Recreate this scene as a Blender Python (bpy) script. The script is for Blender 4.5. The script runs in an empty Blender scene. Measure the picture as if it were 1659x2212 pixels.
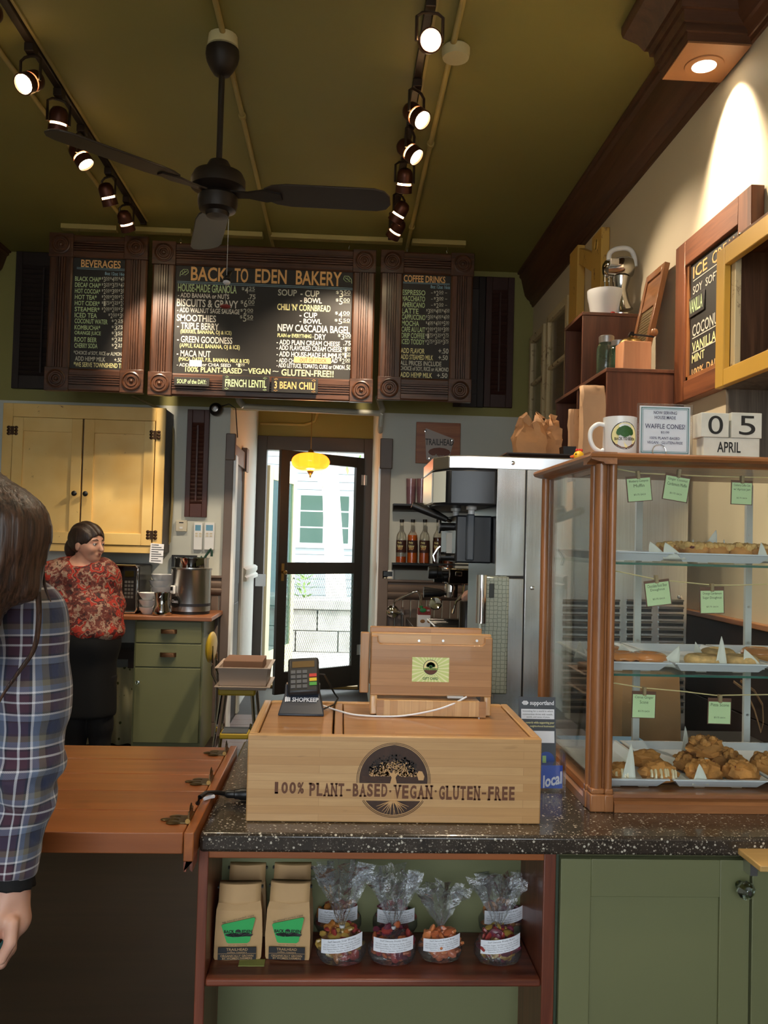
import bpy, math, random
import numpy as np
from mathutils import Vector, Matrix
random.seed(7); np.random.seed(7)
SC = bpy.context.scene
COL = SC.collection
rad = math.radians

# ------------------------------------------------------------------ camera
FPX, PCX, PCY, CAMZ = 1853.0, 829.5, 1106.0, 1.5          # 1659 x 2212 frame
def _cam_rows(yaw, pitch, roll):
    c, s = math.cos, math.sin
    A = np.array([[c(yaw), -s(yaw), 0], [s(yaw), c(yaw), 0], [0, 0, 1]])
    Bm = np.array([[1, 0, 0], [0, c(pitch), s(pitch)], [0, -s(pitch), c(pitch)]])
    K = np.array([[1, 0, 0], [0, 0, -1], [0, 1, 0]])
    D = np.array([[c(roll), -s(roll), 0], [s(roll), c(roll), 0], [0, 0, 1]])
    return D @ K @ Bm @ A
CAMR = _cam_rows(rad(2.8), rad(1.8), rad(1.5))
cam_d = bpy.data.cameras.new('camera')
cam_d.sensor_fit = 'VERTICAL'; cam_d.sensor_height = 24.0; cam_d.lens = FPX / 2212.0 * 24.0
cam_d.clip_start = 0.02; cam_d.clip_end = 200
cam = bpy.data.objects.new('camera', cam_d); COL.objects.link(cam)
_m = Matrix.Identity(4)
for i in range(3):
    _m[i][0] = CAMR[0][i]; _m[i][1] = -CAMR[1][i]; _m[i][2] = -CAMR[2][i]
_m[2][3] = CAMZ
cam.matrix_world = _m
SC.camera = cam

# ------------------------------------------------------------------ world, daylight, exposure
W = bpy.data.worlds.new('overcast_sky'); SC.world = W; W.use_nodes = True
W.node_tree.nodes['Background'].inputs[0].default_value = (0.86, 0.94, 1.0, 1)
W.node_tree.nodes['Background'].inputs[1].default_value = 5.5
SC.view_settings.view_transform = 'Standard'; SC.view_settings.look = 'None'
SC.view_settings.gamma = 1.0; SC.view_settings.use_curve_mapping = False
SC.view_settings.exposure = 0.2
def portal(name, loc, rot, sx, sy):           # guides sky light through an opening, gives no light itself
    d = bpy.data.lights.new(name, 'AREA'); d.shape = 'RECTANGLE'; d.size = sx; d.size_y = sy
    d.cycles.is_portal = True
    o = bpy.data.objects.new(name, d); COL.objects.link(o); o.location = loc; o.rotation_euler = rot
portal('shop_window_portal', (-0.65, -2.62, 1.75), (rad(90), 0, 0), 3.5, 2.5)
portal('back_door_portal', (-0.25, 8.75, 1.15), (rad(-90), 0, 0), 1.05, 2.3)
SUN = bpy.data.lights.new('sun', 'SUN'); SUN.energy = 4.0; SUN.angle = rad(6); SUN.color = (1, .96, .9)
_s = bpy.data.objects.new('sun', SUN); COL.objects.link(_s); _s.rotation_euler = Vector((.15, .5, -.8)).to_track_quat('-Z', 'Y').to_euler()

# ------------------------------------------------------------------ pixel <-> place
def _ray(px, py): return CAMR.T @ np.array([(px - PCX) / FPX, (py - PCY) / FPX, 1.0])
def at(px, py, Y):
    r = _ray(px, py); t = Y / r[1]; return Vector((r[0] * t, Y, CAMZ + r[2] * t))
def atx(px, py, X):
    r = _ray(px, py); t = X / r[0]; return Vector((X, r[1] * t, CAMZ + r[2] * t))
def atz(px, py, Z):
    r = _ray(px, py); t = (Z - CAMZ) / r[2]; return Vector((r[0] * t, r[1] * t, Z))
def rect(x0, y0, x1, y1, Y):                  # X0, X1, Z0, Z1 of a front-facing rectangle at depth Y
    mx, my = (x0 + x1) / 2, (y0 + y1) / 2
    return at(x0, my, Y).x, at(x1, my, Y).x, at(mx, y1, Y).z, at(mx, y0, Y).z
def pxm(Y): return Y / FPX                    # metres per pixel at depth Y

# ------------------------------------------------------------------ materials
def S(r, g, b):
    def l(c):
        c /= 255.0
        return c / 12.92 if c <= .04045 else ((c + .055) / 1.055) ** 2.4
    return (l(r), l(g), l(b), 1.0)
MATS = {}
class N:
    def __init__(s, name):
        s.m = bpy.data.materials.new(name); s.m.use_nodes = True
        s.t = s.m.node_tree; s.b = s.t.nodes['Principled BSDF']; s.out = s.t.nodes['Material Output']
    def n(s, typ, **kw):
        x = s.t.nodes.new(typ)
        for k, v in kw.items(): setattr(x, k, v)
        return x
    def l(s, a, b): s.t.links.new(a, b)
    def i(s, k, v): s.b.inputs[k].default_value = v
    def co(s, scale=(1, 1, 1), kind='Object', rnd=True):
        tc = s.n('ShaderNodeTexCoord'); mp = s.n('ShaderNodeMapping'); mp.inputs['Scale'].default_value = scale
        s.l(tc.outputs[kind], mp.inputs[0])
        if rnd:
            oi = s.n('ShaderNodeObjectInfo'); m = s.n('ShaderNodeMath', operation='MULTIPLY'); m.inputs[1].default_value = 17.0
            s.l(oi.outputs['Random'], m.inputs[0]); s.l(m.outputs[0], mp.inputs['Location'])
        return mp.outputs[0]
    def noise(s, vec, scale, detail=3, dist=0, rough=.55):
        x = s.n('ShaderNodeTexNoise'); x.inputs['Scale'].default_value = scale; x.inputs['Detail'].default_value = detail
        x.inputs['Distortion'].default_value = dist; x.inputs['Roughness'].default_value = rough; s.l(vec, x.inputs[0]); return x.outputs[0]
    def ramp(s, fac, stops, interp='LINEAR'):
        x = s.n('ShaderNodeValToRGB'); e = x.color_ramp.elements; x.color_ramp.interpolation = interp
        while len(e) > 1: e.remove(e[-1])
        e[0].position, e[0].color = stops[0]
        for p, c in stops[1:]:
            q = e.new(p); q.color = c
        s.l(fac, x.inputs[0]); return x.outputs[0]
    def mix(s, fac, a, b, mode='MIX'):
        x = s.n('ShaderNodeMix', data_type='RGBA', blend_type=mode)
        for sock, v in ((x.inputs[0], fac), (x.inputs[6], a), (x.inputs[7], b)):
            if hasattr(v, 'is_linked'): s.l(v, sock)
            else: sock.default_value = v
        return x.outputs[2]
    def math(s, op, a, b=None):
        x = s.n('ShaderNodeMath', operation=op)
        for k, v in enumerate((a, b)):
            if v is None: continue
            if hasattr(v, 'is_linked'): s.l(v, x.inputs[k])
            else: x.inputs[k].default_value = v
        return x.outputs[0]
    def bump(s, h, strength=.3, dist=.002):
        x = s.n('ShaderNodeBump'); x.inputs['Strength'].default_value = strength; x.inputs['Distance'].default_value = dist
        s.l(h, x.inputs['Height']); s.l(x.outputs[0], s.b.inputs['Normal'])
def dim(c, k): return (c[0] * k, c[1] * k, c[2] * k, 1)
def mat(name, col, rough=.5, metal=0.0, noise=None, bump=None, spec=.5, emit=None, coat=0, sss=0):
    if name in MATS: return MATS[name]
    n = N(name); n.i('Roughness', rough); n.i('Metallic', metal); n.i('Base Color', col)
    n.i('Specular IOR Level', spec); n.i('Coat Weight', coat)
    if noise:
        f = n.noise(n.co(), noise[0], 4); n.l(n.ramp(f, [(.3, dim(col, 1 - noise[1])), (.7, dim(col, 1 + noise[1]))]), n.b.inputs['Base Color'])
    if bump: n.bump(n.noise(n.co(), bump[0], 3), bump[1], bump[2] if len(bump) > 2 else .002)
    if emit: n.i('Emission Color', emit[0]); n.i('Emission Strength', emit[1])
    if sss: n.i('Subsurface Weight', sss); n.i('Subsurface Radius', (.02, .008, .004))
    MATS[name] = n.m; return n.m
def wood(name, c1, c2, axis='x', sc=1.0, rough=.45, coat=0.0, knots=0, contrast=.25):
    key = name + '_' + axis
    if key in MATS: return MATS[key]
    n = N(key); k = {'x': (.07, 1, 1), 'y': (1, .07, 1), 'z': (1, 1, .07)}[axis]
    v = n.co(tuple(a * 9 * sc for a in k))
    a = n.noise(v, 2.2, 5, 1.2); b = n.noise(v, 14, 3, .2)
    f = n.math('ADD', n.math('MULTIPLY', a, .75), n.math('MULTIPLY', b, .25))
    c = n.ramp(f, [(.5 - contrast * .7, c1), (.5 + contrast * .5, c2)])
    if knots:
        q = n.noise(n.co((3, 5, 5)), 1.6, 2); c = n.mix(n.ramp(q, [(.66, (0, 0, 0, 1)), (.8, (1, 1, 1, 1))]), c, dim(c1, .25))
    n.l(c, n.b.inputs['Base Color']); n.i('Roughness', rough); n.i('Coat Weight', coat); n.i('Coat Roughness', .2)
    n.bump(f, .12, .002)
    MATS[key] = n.m; return n.m
def bamboo(name, c1, c2, axis='x'):
    key = name + '_' + axis
    if key in MATS: return MATS[key]
    n = N(key); tc = n.n('ShaderNodeTexCoord'); sx = n.n('ShaderNodeSeparateXYZ'); n.l(tc.outputs['Object'], sx.inputs[0])
    i = 'xyz'.index(axis); o = [sx.outputs[k] for k in range(3) if k != i]
    cb = n.n('ShaderNodeCombineXYZ'); n.l(sx.outputs[i], cb.inputs[0]); n.l(n.math('ADD', o[0], o[1]), cb.inputs[1])
    br = n.n('ShaderNodeTexBrick'); br.offset = .37; br.inputs['Color1'].default_value = c1; br.inputs['Color2'].default_value = c2; br.inputs['Mortar'].default_value = dim(c1, .75)
    for k, v in (('Scale', 1), ('Mortar Size', .0003), ('Brick Width', .42), ('Row Height', .0165), ('Bias', .1)): br.inputs[k].default_value = v
    n.l(cb.outputs[0], br.inputs[0]); s = [1, 1, 1]; s[i] = .06
    g = n.noise(n.co(tuple(a * 26 for a in s)), 6, 4, .3); nd = n.noise(n.co(tuple(14 if k == i else 60 for k in range(3))), 1.0, 2)
    c = n.mix(n.ramp(g, [(.3, (0, 0, 0, 1)), (.7, (.35, .35, .35, 1))]), br.outputs[0], dim(c1, .8)); c = n.mix(n.ramp(nd, [(.68, (0, 0, 0, 1)), (.78, (.5, .5, .5, 1))]), c, dim(c1, .55))
    n.l(c, n.b.inputs['Base Color']); n.i('Roughness', .35); n.i('Coat Weight', .25); MATS[key] = n.m; return n.m
def thin_glass(name, tint=(1, 1, 1, 1), refl=1.0, rough=0.0, bump=None, lo=.04, haze=None):
    if name in MATS: return MATS[name]
    n = N(name); n.t.nodes.remove(n.b)
    tr = n.n('ShaderNodeBsdfTransparent'); tr.inputs[0].default_value = tint
    gl = n.n('ShaderNodeBsdfGlossy'); gl.inputs['Roughness'].default_value = rough
    fr = n.n('ShaderNodeLayerWeight'); fr.inputs['Blend'].default_value = .25
    f = n.math('ADD', n.math('MULTIPLY', fr.outputs['Fresnel'], refl), lo)
    if bump:
        b = n.n('ShaderNodeBump'); b.inputs['Strength'].default_value = bump[1]; b.inputs['Distance'].default_value = .01
        n.l(n.noise(n.co(), bump[0], 3), b.inputs['Height'])
        n.l(b.outputs[0], gl.inputs['Normal']); n.l(b.outputs[0], fr.inputs['Normal'])
    mx = n.n('ShaderNodeMixShader'); n.l(f, mx.inputs[0])
    base = tr.outputs[0]
    if haze:
        df = n.n('ShaderNodeBsdfDiffuse'); df.inputs[0].default_value = haze[1]; tl = n.n('ShaderNodeBsdfTranslucent'); tl.inputs[0].default_value = haze[1]
        m1 = n.n('ShaderNodeMixShader'); m1.inputs[0].default_value = .5; n.l(df.outputs[0], m1.inputs[1]); n.l(tl.outputs[0], m1.inputs[2])
        m2 = n.n('ShaderNodeMixShader'); m2.inputs[0].default_value = haze[0]; n.l(base, m2.inputs[1]); n.l(m1.outputs[0], m2.inputs[2]); base = m2.outputs[0]
    n.l(base, mx.inputs[1]); n.l(gl.outputs[0], mx.inputs[2])
    n.l(mx.outputs[0], n.out.inputs[0]); MATS[name] = n.m; return n.m
def emission(name, col, strength):
    return mat(name, (0, 0, 0, 1), .5, emit=(col, strength))

# ------------------------------------------------------------------ geometry
def sub(o):                                     # summed location of a parent chain
    v = Vector((0, 0, 0))
    while o is not None: v += o.location; o = o.parent
    return v
def curvy(pts, n=5):                               # smooth path through the given points
    P = [Vector(p) for p in pts]; out = []
    for i in range(len(P) - 1):
        a, b, c, d = P[max(i - 1, 0)], P[i], P[i + 1], P[min(i + 2, len(P) - 1)]
        for k in range(n):
            t = k / n; out.append(.5 * (2 * b + (c - a) * t + (2 * a - 5 * b + 4 * c - d) * t * t + (3 * b - a - 3 * c + d) * t ** 3))
    return out + [P[-1]]
class B:
    def __init__(s): s.v = []; s.f = []
    def add(s, vs, fs):
        n = len(s.v); s.v += [Vector(v) for v in vs]; s.f += [tuple(i + n for i in f) for f in fs]; return s
    def box(s, x0, x1, y0, y1, z0, z1):
        x0, x1 = min(x0, x1), max(x0, x1); y0, y1 = min(y0, y1), max(y0, y1); z0, z1 = min(z0, z1), max(z0, z1)
        return s.hexa([(x0, y0, z0), (x1, y0, z0), (x1, y1, z0), (x0, y1, z0), (x0, y0, z1), (x1, y0, z1), (x1, y1, z1), (x0, y1, z1)])
    def hexa(s, p): return s.add(p, [(0, 3, 2, 1), (4, 5, 6, 7), (0, 1, 5, 4), (1, 2, 6, 5), (2, 3, 7, 6), (3, 0, 4, 7)])
    def quad(s, a, b, c, d): return s.add([a, b, c, d], [(0, 1, 2, 3)])
    def loft(s, rings, cap=True, closed=False):
        m = len(rings[0]); vs = [p for r in rings for p in r]; fs = []
        R = len(rings)
        for i in range(R if closed else R - 1):
            for j in range(m):
                a, b = i * m + j, i * m + (j + 1) % m; k = ((i + 1) % R) * m
                fs.append((a, b, k + (j + 1) % m, k + j))
        if cap and not closed: fs.append(tuple(reversed(range(m)))); fs.append(tuple((R - 1) * m + j for j in range(m)))
        return s.add(vs, fs)
    def tube(s, pts, r, n=8, closed=False, cap=True):
        pts = [Vector(p) for p in pts]; rs = r if isinstance(r, (list, tuple)) else [r] * len(pts)
        rings = []; prev = None; L = len(pts)
        for i, p in enumerate(pts):
            a = pts[(i - 1) % L] if (i or closed) else p; b = pts[(i + 1) % L] if (i < L - 1 or closed) else p
            t = (b - a).normalized() if (b - a).length > 1e-9 else Vector((0, 0, 1))
            if prev is None: u = t.orthogonal().normalized()
            else:
                u = prev - t * prev.dot(t); u = u.normalized() if u.length > 1e-6 else t.orthogonal().normalized()
            prev = u; w = t.cross(u)
            rings.append([p + (u * math.cos(2 * math.pi * k / n) + w * math.sin(2 * math.pi * k / n)) * rs[i] for k in range(n)])
        return s.loft(rings, cap, closed)
    def cyl(s, a, b, r, r2=None, n=20): return s.tube([a, b], [r, r if r2 is None else r2], n)
    def lathe(s, prof, n=28, c=(0, 0, 0), d=(0, 0, 1)):
        c = Vector(c); d = Vector(d).normalized(); u = d.orthogonal().normalized(); w = d.cross(u)
        if abs(d.z) > .99: u, w = Vector((1, 0, 0)), Vector((0, math.copysign(1, d.z), 0))
        rings = [[c + d * z + (u * math.cos(2 * math.pi * k / n) + w * math.sin(2 * math.pi * k / n)) * max(r, 1e-4) for k in range(n)] for r, z in prof]
        return s.loft(rings, True)
    def ell(s, c, r, n=16, m=10):
        c = Vector(c); r = (r, r, r) if not hasattr(r, '__len__') else r
        rings = []
        for i in range(m + 1):
            ph = -math.pi / 2 + math.pi * min(max(i / m, .008), .992); cp, sp = math.cos(ph), math.sin(ph)
            rings.append([c + Vector((r[0] * cp * math.cos(2 * math.pi * k / n), r[1] * cp * math.sin(2 * math.pi * k / n), r[2] * sp)) for k in range(n)])
        return s.loft(rings, True)
    def prism(s, poly, a, b, plane='xz'):        # polygon in a plane, drawn out along the third axis from a to b
        def q(p, t): return {'xz': (p[0], t, p[1]), 'xy': (p[0], p[1], t), 'yz': (t, p[0], p[1])}[plane]
        n = len(poly)
        return s.add([q(p, a) for p in poly] + [q(p, b) for p in poly],
                     [tuple(reversed(range(n))), tuple(range(n, 2 * n))] + [(i, (i + 1) % n, n + (i + 1) % n, n + i) for i in range(n)])
    def xf(s, M):
        s.v = [M @ v for v in s.v]; return s
    def noise(s, amp, freq, seed=0):
        from mathutils import noise as mn
        off = Vector((seed * 7.3, seed * 3.1, seed * 1.7))
        s.v = [v + mn.noise_vector(v * freq + off) * amp for v in s.v]; return s
    def mesh(s, name):
        me = bpy.data.meshes.new(name); me.from_pydata([tuple(v) for v in s.v], [], s.f)
        import bmesh
        bm = bmesh.new(); bm.from_mesh(me); bmesh.ops.recalc_face_normals(bm, faces=bm.faces); bm.to_mesh(me); bm.free()
        return me
    def obj(s, name, m, parent=None, w=False, bev=0, smooth=True, ang=40, subd=0, solid=0, loc=None):
        if w and parent is not None:
            d = sub(parent); s.v = [v - d for v in s.v]
        me = s.mesh(name); me.materials.append(m)
        if smooth:
            me.polygons.foreach_set('use_smooth', [True] * len(me.polygons)); me.set_sharp_from_angle(angle=rad(ang))
        o = bpy.data.objects.new(name, me); COL.objects.link(o)
        if parent is not None: o.parent = parent
        if loc is not None: o.location = loc
        if solid:
            q = o.modifiers.new('solid', 'SOLIDIFY'); q.thickness = solid; q.offset = 0
        if bev:
            q = o.modifiers.new('bevel', 'BEVEL'); q.width = bev; q.segments = 2; q.limit_method = 'ANGLE'; q.angle_limit = rad(35)
        if subd:
            q = o.modifiers.new('sub', 'SUBSURF'); q.levels = subd; q.render_levels = subd
        return o
def box(name, m, parent, x0, x1, y0, y1, z0, z1, bev=0, w=True):
    return B().box(x0, x1, y0, y1, z0, z1).obj(name, m, parent, w=w, bev=bev)
def thing(name, label, cat, loc=(0, 0, 0), group=None, rz=0):
    o = bpy.data.objects.new(name, None); COL.objects.link(o); o.location = loc; o.empty_display_size = .05
    o.rotation_euler = (0, 0, rz); o['label'] = label; o['category'] = cat
    if group: o['group'] = group
    return o
def tag(o, label, cat, group=None):
    o['label'] = label; o['category'] = cat
    if group: o['group'] = group
    return o
def struct(o, label=None):
    o['kind'] = 'structure'
    if label: o['label'] = label
    return o
def clone(o, parent=None):
    c = o.copy(); COL.objects.link(c); c.parent = parent
    return c
def clone_tree(o, label=None, parent=None):
    c = clone(o, parent)
    if label: c['label'] = label
    for ch in list(o.children): clone_tree(ch, None, c)
    return c

# flat lettering: each entry (string, x0, x1, z0, z1) is fitted into its box; frame maps (u, v) to a place
def text_B(entries, frame, bold=.0, res=2):
    b = B()
    for s, u0, u1, v0, v1 in entries:
        if s == '_':
            b.quad(frame(u0, v0), frame(u1, v0), frame(u1, v1), frame(u0, v1)); continue
        cu = bpy.data.curves.new('lettering', 'FONT'); cu.body = s; cu.resolution_u = res; cu.offset = bold
        ob = bpy.data.objects.new('lettering', cu); me = bpy.data.meshes.new_from_object(ob)
        n = len(me.vertices)
        if n:
            co = np.empty(n * 3, 'f'); me.vertices.foreach_get('co', co); co = co.reshape(-1, 3)
            lo = co.min(0); hi = co.max(0)
            if not any(ch.isupper() or ch.isdigit() or ch in '()$%' for ch in s): lo[1] = min(lo[1], 0)
            sx = (u1 - u0) / max(hi[0] - lo[0], 1e-6); sy = (v1 - v0) / max(hi[1] - lo[1], 1e-6)
            b.add([frame(u0 + (c[0] - lo[0]) * sx, v0 + (c[1] - lo[1]) * sy) for c in co.tolist()], [tuple(p.vertices) for p in me.polygons])
        bpy.data.meshes.remove(me); bpy.data.objects.remove(ob); bpy.data.curves.remove(cu)
    return b
def fx(Y): return lambda u, v: (u, Y, v)          # lettering that faces the camera side (-y)
def print_on(name, m, parent, entries, frame, bold=0.0, w=True, res=2):
    return text_B(entries, frame, bold, res).obj(name, m, parent, w=w, smooth=False)

# ------------------------------------------------------------------ implicit bodies (smooth unions, one continuous surface)
def sd_cap(P, a, b, ra, rb, sq=(1, 1, 1)):
    a = np.array(a, float); b = np.array(b, float); q = np.array(sq, float)
    d = (b - a) / q; p = (P - a) / q
    t = np.clip((p @ d) / max(d @ d, 1e-9), 0, 1)
    return (np.linalg.norm(p - t[..., None] * d, axis=-1) - (ra + (rb - ra) * t)) * min(q)
def sd_ell(P, c, r):
    r = np.array(r, float); p = (P - np.array(c, float))
    k0 = np.linalg.norm(p / r, axis=-1); k1 = np.linalg.norm(p / (r * r), axis=-1)
    return k0 * (k0 - 1.0) / np.maximum(k1, 1e-9)
def smin(a, b, k):
    h = np.clip(.5 + .5 * (b - a) / k, 0, 1); return b + (a - b) * h - k * h * (1 - h)
def blob(fn, lo, hi, res):
    lo = np.array(lo, float); hi = np.array(hi, float)
    n = np.maximum(np.ceil((hi - lo) / res).astype(int), 4)
    ax = [lo[i] + np.arange(n[i] + 1) * res for i in range(3)]
    P = np.stack(np.meshgrid(*ax, indexing='ij'), -1); G = fn(P)
    ins = G < 0
    c = np.zeros(tuple(n) + (3,)); cnt = np.zeros(tuple(n))
    def sl(o): return tuple(slice(o[i], o[i] + n[i]) for i in range(3))
    cor = [(i, j, k) for i in (0, 1) for j in (0, 1) for k in (0, 1)]
    for a in cor:
        for d in range(3):
            if a[d]: continue
            b = list(a); b[d] = 1
            ga, gb = G[sl(a)], G[sl(b)]; m = ins[sl(a)] != ins[sl(b)]
            t = np.where(m, ga / np.where(m, ga - gb, 1), 0)
            for e in range(3):
                c[..., e] += m * ((t if e == d else a[e]))
            cnt += m
    act = cnt > 0; idx = -np.ones(tuple(n), int); idx[act] = np.arange(act.sum())
    cell = np.stack(np.nonzero(act), -1)
    V = lo + (cell + c[act] / cnt[act][:, None]) * res
    F = []
    for d in range(3):
        e, g = (d + 1) % 3, (d + 2) % 3
        s0 = [slice(1, n[i]) for i in range(3)]; s0[d] = slice(0, n[d]); s1 = list(s0); s1[d] = slice(1, n[d] + 1)
        m = ins[tuple(s0)] != ins[tuple(s1)]; q = np.stack(np.nonzero(m), -1)
        for i in (e, g): q[:, i] += 1
        def at_(de, dg):
            r = q.copy(); r[:, e] += de; r[:, g] += dg; return idx[r[:, 0], r[:, 1], r[:, 2]]
        F.append(np.stack([at_(-1, -1), at_(0, -1), at_(0, 0), at_(-1, 0)], -1))
    F = np.concatenate(F); F = F[(F >= 0).all(1)]
    return V, F
def blob_obj(name, m, parent, fn, lo, hi, res, uv=None, smooth_it=2, w=True):
    V, F = blob(fn, lo, hi, res)
    if smooth_it:
        e = np.concatenate([F[:, [0, 1]], F[:, [1, 2]], F[:, [2, 3]], F[:, [3, 0]]])
        for _ in range(smooth_it):
            acc = np.zeros_like(V); k = np.zeros(len(V))
            np.add.at(acc, e[:, 0], V[e[:, 1]]); np.add.at(k, e[:, 0], 1); np.add.at(acc, e[:, 1], V[e[:, 0]]); np.add.at(k, e[:, 1], 1)
            V = .5 * V + .5 * acc / np.maximum(k, 1)[:, None]
    UV = uv(V) if uv else None
    b = B(); b.v = [Vector(v) for v in V.tolist()]; b.f = [tuple(f) for f in F.tolist()]
    o = b.obj(name, m, parent, w=w, ang=80)
    if UV is not None:
        me = o.data; l = me.uv_layers.new(name='UVMap'); vi = np.empty(len(me.loops), int); me.loops.foreach_get('vertex_index', vi)
        l.data.foreach_set('uv', UV[vi].astype('f').ravel())
    return o
# ------------------------------------------------------------------ palette
OLIVE = mat('olive_paint', S(146, 139, 76), .55, noise=(1.2, .06))
WHITE_WALL = mat('cool_white_paint', S(206, 208, 198), .6, noise=(1.5, .03))
BEIGE_WALL = mat('warm_white_paint', S(214, 200, 172), .6, noise=(1.2, .03))
TAUPE = mat('taupe_paint', S(112, 96, 86), .45, noise=(6, .06))
TAUPE_D = mat('dark_taupe_paint', S(78, 70, 64), .45)
DKBROWN = mat('dark_brown_wood_paint', S(44, 32, 26), .45)
BLACK = mat('black_paint', S(24, 23, 23), .4)
WALNUT = lambda a='x': wood('dark_walnut', S(40, 23, 14), S(94, 57, 36), a, 1.4, .38, .3)
CORNICE = lambda a='y': wood('brown_cornice', S(70, 42, 26), S(98, 62, 40), a, .6, .5)
BAMBOO = lambda a='x': bamboo('bamboo', S(192, 145, 92), S(212, 170, 118), a)
BAMBOO_T = lambda a='x': bamboo('bamboo_toned', S(164, 116, 70), S(184, 136, 88), a)
FIR = lambda a='x': wood('varnished_fir', S(118, 62, 30), S(172, 100, 52), a, .6, .32, .35, 1, .4)
REDFIR = lambda a='x': wood('red_fir', S(82, 38, 24), S(128, 68, 46), a, 1.1, .4, .2)
OAK = lambda a='x': wood('honey_oak', S(120, 74, 40), S(164, 108, 64), a, 1.3, .35, .3)
CRATE = lambda a='x': wood('crate_wood', S(78, 42, 26), S(112, 66, 44), a, .7, .45, .1)
STEEL = mat('brushed_steel', (.62, .62, .62, 1), .28, 1.0, noise=(2, .04))
CHROME = mat('chrome', (.8, .8, .8, 1), .06, 1.0)
BRASS = mat('aged_brass', S(150, 120, 70), .35, 1.0)
IRON = mat('dark_bronze', S(46, 38, 34), .45, .6)
WHITE = mat('white_ceramic', S(232, 232, 230), .25)
PAPER = mat('white_paper', S(236, 238, 244), .7)
KRAFT = mat('kraft_paper', S(190, 138, 92), .75, noise=(30, .06), bump=(9, .25, .004))
INK = mat('black_ink', S(22, 22, 22), .6)
GREEN = mat('sage_green_paint', S(114, 116, 80), .45, noise=(1.4, .06), bump=(40, .05))

YB, XW, XL, ZC, YF = 6.5, 1.43, -2.66, 3.58, -2.65
PL, PR, PZ, YD = -.86, .29, 2.46, 8.6        # passage: left, right, head, door plane

# ------------------------------------------------------------------ room shell
n = N('dark_floorboards'); v = n.co((.5, 6, 6), rnd=False); f = n.noise(v, 3, 5, .5)
n.l(n.ramp(f, [(.3, S(22, 16, 10)), (.7, S(38, 28, 19))]), n.b.inputs['Base Color']); n.i('Roughness', .55)
fl = struct(B().box(XL, XW, YF, YD + .05, -.12, 0).obj('floor', n.m))
tile_m = mat('lilac_grey_tile', S(120, 112, 116), .4, noise=(8, .08))
tb = B().box(0, .19, 0, .19, 0, .006).obj('tile', tile_m, fl, bev=.002)
for i in range(6):
    for j in range(8):
        t = tb if i == j == 0 else clone(tb, fl)
        t.location = (-.84 + i * .195, 5.7 + j * .195, 0)
struct(B().box(XL - .2, XW + .2, YF - .2, YB + .25, ZC, ZC + .12).obj('ceiling', OLIVE))
struct(B().box(XW, XW + .15, YF - .2, YB + .25, -.12, ZC).obj('wall_right', BEIGE_WALL))
struct(B().box(XL - .15, XL, YF - .2, YB + .25, -.12, ZC).obj('wall_left', WHITE_WALL))
struct(B().box(XL, PL, YB, YB + .12, -.12, PZ).obj('wall_back_left', WHITE_WALL))
struct(B().box(PR, XW, YB, YB + .12, -.12, PZ).obj('wall_back_right', WHITE_WALL))
struct(B().box(XL, XW, YB, YB + .12, PZ, ZC).obj('wall_back_upper', OLIVE))
# street front, behind the camera: sill, piers and head around a shop window
b = B().box(XL, XW, YF - .12, YF, -.12, .5).box(XL, XW, YF - .12, YF, 3.0, ZC).box(XL, -2.4, YF - .12, YF, .5, 3.0).box(1.1, XW, YF - .12, YF, .5, 3.0)
struct(b.obj('wall_front', DKBROWN))
wf = struct(B().box(-2.4, 1.1, YF - .09, YF - .03, .5, .56).obj('window_1', TAUPE_D))
for x in (-2.4, -1.25, -.1, 1.04):
    B().box(x, x + .06, YF - .09, YF - .03, .56, 3.0).obj('mullion', TAUPE_D, wf)
B().box(-2.4, 1.1, YF - .065, YF - .059, .56, 3.0).obj('pane', thin_glass('window_glass', refl=.6), wf)
# passage to the back door
struct(B().box(PL - .1, PL, YB + .12, YD + .12, -.12, 2.9).obj('wall_passage_left', WHITE_WALL))
struct(B().box(PR, PR + .1, YB + .12, YD + .12, -.12, 2.9).obj('wall_passage_right', WHITE_WALL))
struct(B().box(PL - .1, PR + .1, YB + .12, YD + .12, 2.9, 3.0).obj('ceiling_passage', OLIVE))
struct(B().box(PL, PR, YD, YD + .12, 2.5, 2.9).obj('wall_passage_end', OLIVE))
# dark side door inside the passage, with casing
d2 = struct(B().box(PL - .02, PL + .012, 6.66, 7.3, 0, 2.06).obj('door_2', DKBROWN))
B().box(PL + .012, PL + .02, 6.76, 7.2, 1.1, 1.95).obj('panel', DKBROWN, d2, bev=.004)
B().box(PL + .012, PL + .02, 6.76, 7.2, .2, .95).obj('panel', DKBROWN, d2, bev=.004)
tr = struct(B().box(PL, PL + .03, 7.3, 7.42, 0, 2.06).obj('trim_1', WHITE_WALL, bev=.004))
B().box(PL, PL + .03, 6.64, 7.36, 2.06, 2.2).obj('head_casing', TAUPE, tr, bev=.004)
B().box(PL, PL + .045, 7.28, 7.44, 2.04, 2.24).obj('corner_block', TAUPE, tr, bev=.004)
prof = [(0, 0), (.05, 0), (.05, .03), (.03, .045), (.045, .07), (.045, .1), (.025, .115), (0, .12)]
tr = struct(B().prism([(PL + a, 1.1 + c) for a, c in prof], 7.5, 8.5, 'xz').obj('trim_2', WHITE_WALL))
for k in range(9):
    B().box(PL, PL + .014, 7.5 + k * .11, 7.5 + k * .11 + .105, .12, 1.1).obj('beadboard_plank', WHITE_WALL, tr, bev=.004)
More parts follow.
